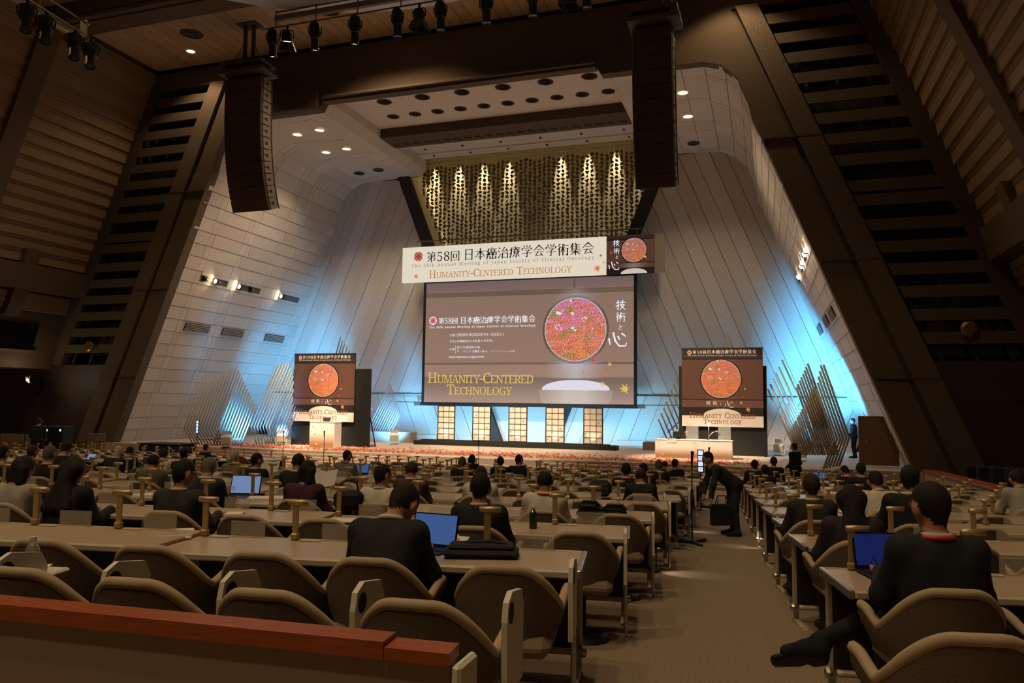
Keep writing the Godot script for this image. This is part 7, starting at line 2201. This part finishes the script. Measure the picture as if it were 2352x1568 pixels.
func build_small_things() -> void:
	glow("sign_lit", Color(0.80, 0.86, 1.0), 1.6)
	glow("screen_blue", Color(0.30, 0.46, 0.72), 0.5)
	glow("screen_pale", Color(0.50, 0.60, 0.78), 0.7)
	glow("screen_dim", Color(0.10, 0.16, 0.42), 0.5)
	mat("green_glass", rgb(34, 52, 30), 0.15)
	mat("juice", rgb(150, 130, 70), 0.2)
	mat("juice_label", rgb(120, 110, 50), 0.6)
	mat("pink_print", rgb(190, 170, 178), 0.7)
	# microphones and signs
	mic_stand("tall microphone stand in the middle of the aisle", on_floor(-1.092, -12.315), 1.42)
	mic_stand("second microphone stand further down the aisle beside the lit sign", on_floor(-1.388, -20.535), 1.55)
	mic_stand("microphone stand among the far rows before the white platform", on_floor(-9.794, -25.9), 1.6)
	mic_stand("microphone stand among the far rows before the lectern", on_floor(-14.741, -23.6), 1.75)
	mic_stand("microphone stand far off by the flood lamps", on_floor(-18.784, -27.0), 1.75)
	lit_sign("narrow black sign with four lit characters in the aisle", on_floor(-1.512, -19.451), 1.48)
	lit_sign("narrow black sign with four lit characters before the tube fan", on_floor(-23.110, -27.0), 2.1)
	# nearest desk row
	laptop("open laptop with pale blue screen before the bowed man", on_desk(-2.06, -4.5), LEAN_MAIN - 0.25, M.screen_blue, 0.33, 0.25)
	var bag := thing("laptop_sleeve", "soft black padded sleeve lying on the nearest desk", "bag", on_desk(-1.66, -4.47), LEAN_MAIN + 0.15)
	var bb := Build.new()
	for q in [[0.44, 0.02, 0.2, 0.012], [0.46, 0.045, 0.22, 0.035], [0.4, 0.03, 0.17, 0.07]]: bb.chamfer(Vector3(0, q[3], 0), Vector3(q[0], q[1], q[2]), q[1] * 0.45)
	put(bag, "body", bb.done(), M.dark_cloth)
	put(bag, "strap", tubem([Vector3(0.15, 0.08, 0.02), Vector3(0.05, 0.092, -0.03), Vector3(-0.1, 0.088, 0.0)], 0.012, 6), M.black)
	var bk := thing("booklet", "white folded booklet standing half open behind the sleeve", "booklet", on_desk(-1.96, -4.74), LEAN_MAIN)
	put(bk, "cover", slab(Vector3(-0.11, 0.002, 0.08), Vector3(0.1, 0.002, 0.06), Vector3(0.12, 0.002, -0.08), Vector3(-0.09, 0.002, -0.06), Vector3(0, 0.012, 0)), M.paper)
	put(bk, "raised_page", slab(Vector3(-0.1, 0.016, 0.06), Vector3(0.07, 0.016, 0.04), Vector3(0.03, 0.09, -0.02), Vector3(-0.1, 0.075, 0.0), Vector3(0, 0.003, 0.003)), M.paper)
	put(bk, "raised_page", slab(Vector3(-0.1, 0.016, 0.05), Vector3(0.07, 0.016, 0.03), Vector3(0.1, 0.07, -0.05), Vector3(-0.06, 0.08, -0.04), Vector3(0, 0.003, 0.003)), M.paper)
	var env := thing("envelope", "large white envelope lying on the nearest desk", "envelope", on_desk(-3.86, -4.33), LEAN_MAIN + 0.5)
	put(env, "body", boxm(Vector3(0.24, 0.02, 0.36), 0.008), M.paper, Vector3(0, 0.011, 0))
	put(env, "flap", boxm(Vector3(0.235, 0.002, 0.05)), M.pink_print, Vector3(0, 0.0225, 0.14))
	# tablet with bottle at the edge of the picture
	var tray := thing("writing_tablet", "white folded-out writing tablet carrying a bottle and papers", "tablet", on_floor(-3.56, -2.95, 0.69), 0.2)
	put(tray, "board", boxm(Vector3(0.34, 0.022, 0.26), 0.01), M.white_plastic)
	put(tray, "arm", tubem([Vector3(0.0, -0.01, 0), Vector3(0.02, -0.16, 0.02), Vector3(0.05, -0.42, 0.05)], 0.03, 8), M.black_metal)
	bottle("small clear bottle with yellow label on the folded-out tablet", on_floor(-3.5, -2.95, 0.705), M.clear_plastic, M.juice_label, 0.17)
	paper("white sheet under the small bottle on the tablet", on_floor(-3.58, -2.98, 0.703), 0.6, 0.2, 0.2, 0.003)
	# second and third rows
	bottle("dark green bottle standing on the second desk row", on_desk(-1.86, -6.24), M.green_glass, M.green_glass, 0.19)
	paper("small folded white leaflet on the second desk row", on_desk(-4.46, -5.72), 0.4, 0.15, 0.16, 0.02)
	laptop("open laptop with bright document before the man in navy", on_desk(-5.769, -7.495), LEAN_MAIN + 0.12, M.screen_pale, 0.36, 0.3)
	paper("fan of white conference papers beside the bright laptop", on_desk(-5.400, -7.477), 0.5, 0.4, 0.26, 0.02)
	var hb := thing("handbag", "black handbag with loop handle on a far desk beside the white shirt", "bag", on_desk(-3.946, -6.798), 0.2)
	put(hb, "body", boxm(Vector3(0.3, 0.2, 0.14), 0.05), M.dark_cloth, Vector3(0, 0.1, 0))
	put(hb, "handle", tubem([Vector3(-0.1, 0.18, 0), Vector3(-0.08, 0.27, 0), Vector3(0, 0.3, 0), Vector3(0.08, 0.27, 0), Vector3(0.1, 0.18, 0)], 0.01, 6), M.black)
	var ct := thing("coat", "black coat bundled on the desk before the balding man", "coat", on_desk(-1.559, -7.626), LEAN_MAIN)
	bb = Build.new()
	for q in [[0.0, 0.05, 0.0, 0.5, 0.1, 0.26], [-0.12, 0.12, 0.02, 0.22, 0.1, 0.18], [0.13, 0.1, -0.01, 0.24, 0.08, 0.2]]: bb.chamfer(Vector3(q[0], q[1], q[2]), Vector3(q[3], q[4], q[5]), 0.045)
	put(ct, "cloth", bb.done(true), M.dark_cloth)
	var bp := thing("backpack", "dark green backpack on the desk in the sixth row", "bag", on_desk(-2.301, -11.123), 0.4)
	put(bp, "body", boxm(Vector3(0.34, 0.24, 0.2), 0.07), M.backpack_green, Vector3(0, 0.12, 0))
	put(bp, "pocket", boxm(Vector3(0.22, 0.12, 0.06), 0.02), M.backpack_green, Vector3(0, 0.08, 0.12))
	put(bp, "strap", tubem([Vector3(-0.1, 0.22, -0.08), Vector3(-0.14, 0.12, -0.16), Vector3(-0.1, 0.03, -0.1)], 0.014, 6), M.black)
	var open_book := [["open white book before the man in black", Vector3(-8.439, 0.046, -11.736)], ["upright booklet held by the woman in maroon", Vector3(-5.581, 0.243, -8.944)]]
	for q in open_book:
		var t := thing("open_book", q[0], "book", on_desk(q[1].x, q[1].z), LEAN_MAIN)
		for e in [-1.0, 1.0]:
			put(t, "page", slab(Vector3(0, 0.06, 0), Vector3(e * 0.17, 0.1, 0.03), Vector3(e * 0.17, 0.3, -0.08), Vector3(0, 0.26, -0.11), Vector3(0, 0.004, 0.004)), M.paper)
		put(t, "spine", boxm(Vector3(0.03, 0.22, 0.02)), M.paper, Vector3(0, 0.16, -0.06), Basis(Vector3.RIGHT, -0.45))
		put(t, "rest", boxm(Vector3(0.2, 0.09, 0.08)), M.paper, Vector3(0, 0.045, -0.04))
	laptop("small laptop with blue screen before the grey shirt", on_desk(-8.067, -14.244), LEAN_MAIN - 0.2, M.screen_blue, 0.34, 0.3)
	laptop("small lit tablet on a far desk near the side wall", on_desk(-15.978, -14.819), 0.0, M.screen_pale, 0.26, 0.5)
	# block beyond the aisle
	laptop("open laptop with dark blue screen before the man with crossed legs", on_desk(0.696, -5.041), LEAN_SIDE + 0.1, M.screen_dim, 0.33, 0.22)
	laptop("lit video monitor on a far desk of the side block", on_desk(1.448, -23.472), 0.0, M.screen_blue, 0.34, 0.1)
	laptop("narrow lit laptop before the red lanyard by the tube elbow", on_desk(1.807, -19.533), -0.5, M.screen_pale, 0.26, 0.2)
	var cable := thing("power_cable", "black power cable beside the dark blue laptop", "cable", on_desk(0.614, -4.944))
	put(cable, "loop", tubem([Vector3(0, 0.01, 0), Vector3(-0.04, 0.05, -0.03), Vector3(-0.02, 0.1, -0.05), Vector3(0.02, 0.04, -0.02), Vector3(0.05, 0.01, 0.02)], 0.004, 6), M.black)
	var hs := thing("sanitizer_bottle", "clear blue bottle on a far desk by the tube elbow", "bottle", on_desk(2.608, -31.173))
	put(hs, "body", lathem([[0.001, 0.0], [0.05, 0.0], [0.05, 0.2], [0.02, 0.26]], 14), M.clear_plastic)
	put(hs, "pump", boxm(Vector3(0.03, 0.07, 0.03)), M.white_plastic, Vector3(0, 0.28, 0))
	# bag carried by the bending man
	var cb := thing("carry_bag", "black carrier bag held by the bending man in the aisle", "bag", on_floor(-0.72, -13.75, 0.18), 0.5)
	put(cb, "body", boxm(Vector3(0.4, 0.36, 0.12), 0.02), M.dark_cloth, Vector3(0, 0.18, 0))
	for e in [-1.0, 1.0]:
		put(cb, "handle", tubem([Vector3(-0.1, 0.35, e * 0.04), Vector3(-0.07, 0.5, e * 0.02), Vector3(0.07, 0.5, e * 0.02), Vector3(0.1, 0.35, e * 0.04)], 0.008, 5), M.black)
	# papers left on the far desks
	var spots := [[1, 9], [1, 3], [2, 8], [3, 1], [3, 5], [3, 7], [4, 2], [4, 4], [4, 6], [5, 3], [5, 5], [5, 7], [6, 2], [6, 4], [6, 7], [7, 3], [7, 7], [8, 4], [8, 6], [9, 5]]
	for i in spots.size():
		var p := seat_spot(0, spots[i][0], PITCH * (spots[i][1] + 0.5) + 0.1, 0.38)
		paper("white paper on desk in big block, %s row from back, %s seat from aisle" % [ORD[spots[i][0]], ORD[spots[i][1]]], Vector3(p.x, desk_y(p.z), p.z), LEAN_MAIN + 0.4 * sin(i * 2.3), 0.3 if i % 3 == 0 else 0.21, 0.24)
	for i in 8:
		var rw: int = [3, 4, 4, 5, 6, 6, 7, 8][i]
		var st: int = [1, 1, 3, 2, 1, 3, 2, 2][i]
		var p := seat_spot(1, rw, PITCH * (st + 0.5), 0.36)
		paper("white paper on desk in side block, %s row from back, %s seat from aisle" % [ORD[rw], ORD[st]], Vector3(p.x, desk_y(p.z), p.z), LEAN_SIDE + 0.3 * sin(i * 1.7), 0.26, 0.22)
	# footlights glowing on the aisle carpet
	var fl := [[-1.2, -9.2, 0.32, "under the third desk end, big block"], [-0.02, -12.35, -0.32, "under the fifth desk end, side block"], [-1.32, -14.2, 0.32, "under the sixth desk end, big block"]]
	for q in fl:
		var t := thing("aisle_footlight", "tiny footlight glowing on the aisle carpet " + q[3], "footlight", on_floor(q[0], q[1], 0.3))
		put(t, "housing", boxm(Vector3(0.05, 0.04, 0.06), 0.008), M.black_metal)
		put(t, "lens", boxm(Vector3(0.03, 0.004, 0.04)), M.lit_can, Vector3(0, -0.021, 0))
		put(t, "bracket", boxm(Vector3(0.012, 0.3, 0.02)), M.black_metal, Vector3(-signf(q[2]) * 0.03, -0.15, 0))
		spot(on_floor(q[0], q[1], 0.27) + Vector3(signf(q[2]) * 0.03, 0, 0), on_floor(q[0] + q[2] * 0.8, q[1], 0.0), Color(1.0, 0.95, 0.85), 0.09, 40.0, 0.03, 0.5)
	# far corner on the lectern side: grey partitions, audio rack, piano
	var parts := [[-35.132, -33.617, 1.15], [-33.534, -32.492, 1.15], [-31.840, -30.740, 1.3]]
	for i in 3:
		var q: Array = parts[i]
		var z: float = -27.5 if i < 2 else -29.5
		var t := thing("grey_partition", "low grey partition panel by the side wall, %s from the picture edge" % ORD[i], "partition", on_floor((q[0] + q[1]) * 0.5, z), 0.0, "grey partitions")
		put(t, "panel", boxm(Vector3(q[1] - q[0], q[2], 0.05), 0.02), M.partition_grey, Vector3(0, q[2] * 0.5 + 0.1, 0))
		for e in [-1.0, 1.0]: put(t, "foot", boxm(Vector3(0.06, 0.1, 0.4)), M.black_metal, Vector3(e * (q[1] - q[0]) * 0.4, 0.05, 0))
	var rack := thing("audio_rack", "black audio rack with small lit windows by the grey partitions", "audio rack", on_floor(-33.162, -29.0))
	put(rack, "case", boxm(Vector3(1.2, 1.7, 0.6), 0.02), M.black, Vector3(0, 0.85, 0))
	for q in [[-0.45, 1.5], [0.42, 1.52], [-0.3, 0.6], [0.1, 0.6]]:
		put(rack, "lit_window", boxm(Vector3(0.1, 0.1, 0.01)), M.sign_lit, Vector3(q[0], q[1], 0.305))
	var pn := thing("piano", "black covered grand piano beside the stage steps", "piano", on_floor(-26.477, -29.0))
	put(pn, "case", boxm(Vector3(2.2, 0.35, 1.4), 0.1), M.black, Vector3(0, 0.85, 0))
	put(pn, "lid", boxm(Vector3(2.24, 0.04, 1.44), 0.015), M.black, Vector3(0, 1.05, 0))
	for q in [[-0.9, -0.5], [0.9, -0.5], [0.0, 0.55]]: put(pn, "leg", boxm(Vector3(0.12, 0.68, 0.12), 0.02), M.black, Vector3(q[0], 0.34, q[1]))
	# lamp under the gallery
	var wl := thing("gallery_lamp", "small lit spotlight fixed under the gallery by the side wall", "spotlight", Vector3(-37.237, 2.291, -30.500))
	put(wl, "arm", tubem([Vector3(0.1, 0.25, 0), Vector3(0.1, 0.1, 0), Vector3(0, 0.06, 0)], 0.02, 6), M.black_metal)
	put(wl, "body", tubem([Vector3(-0.1, 0.1, 0), Vector3(0.12, -0.08, 0.1)], 0.1, 10), M.aluminium)
	put(wl, "lens", lathem([[0.001, 0.0], [0.085, 0.0]], 12), M.lit_lens, Vector3(0.125, -0.085, 0.105), Basis(Vector3(1, 0, 0), -1.0))
	omni(wl.position + Vector3(0.2, 0.1, 0.35), WARM, 1.6, 0.1)
	# cameras on the stage walls, brass discs among the louvres, stage door
	for q in [[Vector3(-31.087, 7.619, -36.500), "lectern"], [Vector3(2.131, 7.603, -36.500), "panel table"]]:
		var t := thing("wall_camera", "small black camera on a bracket, stage wall on the %s side" % q[1], "camera", q[0])
		put(t, "body", boxm(Vector3(0.14, 0.3, 0.14), 0.02), M.black, Vector3(0, -0.1, 0))
		put(t, "bracket", tubem([Vector3(0, 0.06, 0), Vector3(-0.1, 0.16, 0), Vector3(-0.35, 0.12, 0) if q[1] == "lectern" else Vector3(0.35, 0.12, 0)], 0.02, 6), M.black)
	for q in [[Vector3(7.321, 4.381, -32.300), "side block"], [Vector3(-35.197, 4.194, -32.300), "lectern"]]:
		var t := thing("brass_disc", "round brass emblem among the dark louvres on the %s side" % q[1], "emblem", q[0])
		put(t, "disc", lathem([[0.001, 0.05], [0.2, 0.05], [0.28, 0.02], [0.3, 0.0]], 24), M.brass, Vector3.ZERO, Basis(Vector3.RIGHT, PI / 2))
		for k in 8:
			put(t, "petal", boxm(Vector3(0.03, 0.18, 0.02), 0.005), M.brass, Vector3(cos(k * TAU / 8), sin(k * TAU / 8), 0) * 0.15 + Vector3(0, 0, 0.055), Basis(Vector3.BACK, k * TAU / 8 - PI / 2))
	var dr := setting("door_1", "brown wooden door panel in the stage wall beside the tube elbow")
	put(dr, "leaf", boxm(Vector3(1.5, 2.0, 0.08), 0.01), M.door_brown, Vector3(4.411, 0.05, -34.5))
	put(dr, "handle", boxm(Vector3(0.04, 0.2, 0.06), 0.01), M.aluminium, Vector3(3.955, 0.0, -34.42))
	# dark stacked seats behind the parapet
	for i in 5:
		var t := thing("covered_seat", "dark navy covered seat behind the parapet, %s from the arch" % ORD[i], "seat", on_floor(6.6 - i * 0.05, -29.5 + i * 1.7), 0.2, "navy seats behind the parapet")
		put(t, "seat", boxm(Vector3(0.7, 0.5, 0.7), 0.06), M.navy_cloth, Vector3(0, 0.55, 0))
		put(t, "back", boxm(Vector3(0.7, 0.6, 0.16), 0.06), M.navy_cloth, Vector3(0, 1.0, 0.32))
		put(t, "base", boxm(Vector3(0.5, 0.3, 0.5)), M.black, Vector3(0, 0.15, 0))
	# speaker's chair
	var sc := thing("speaker_chair", "black chair of the man speaking at the panel table", "chair", Vector3(-3.504, STAGE_Y, -36.95))
	put(sc, "seat", boxm(Vector3(0.46, 0.07, 0.44), 0.02), M.black, Vector3(0, 0.4, 0))
	put(sc, "backrest", boxm(Vector3(0.44, 0.42, 0.05), 0.02), M.black, Vector3(0, 0.68, -0.28))
	for q in [[-0.2, -0.2], [0.2, -0.2], [-0.2, 0.2], [0.2, 0.2]]: put(sc, "leg", boxm(Vector3(0.03, 0.38, 0.03)), M.black_metal, Vector3(q[0], 0.19, q[1]))
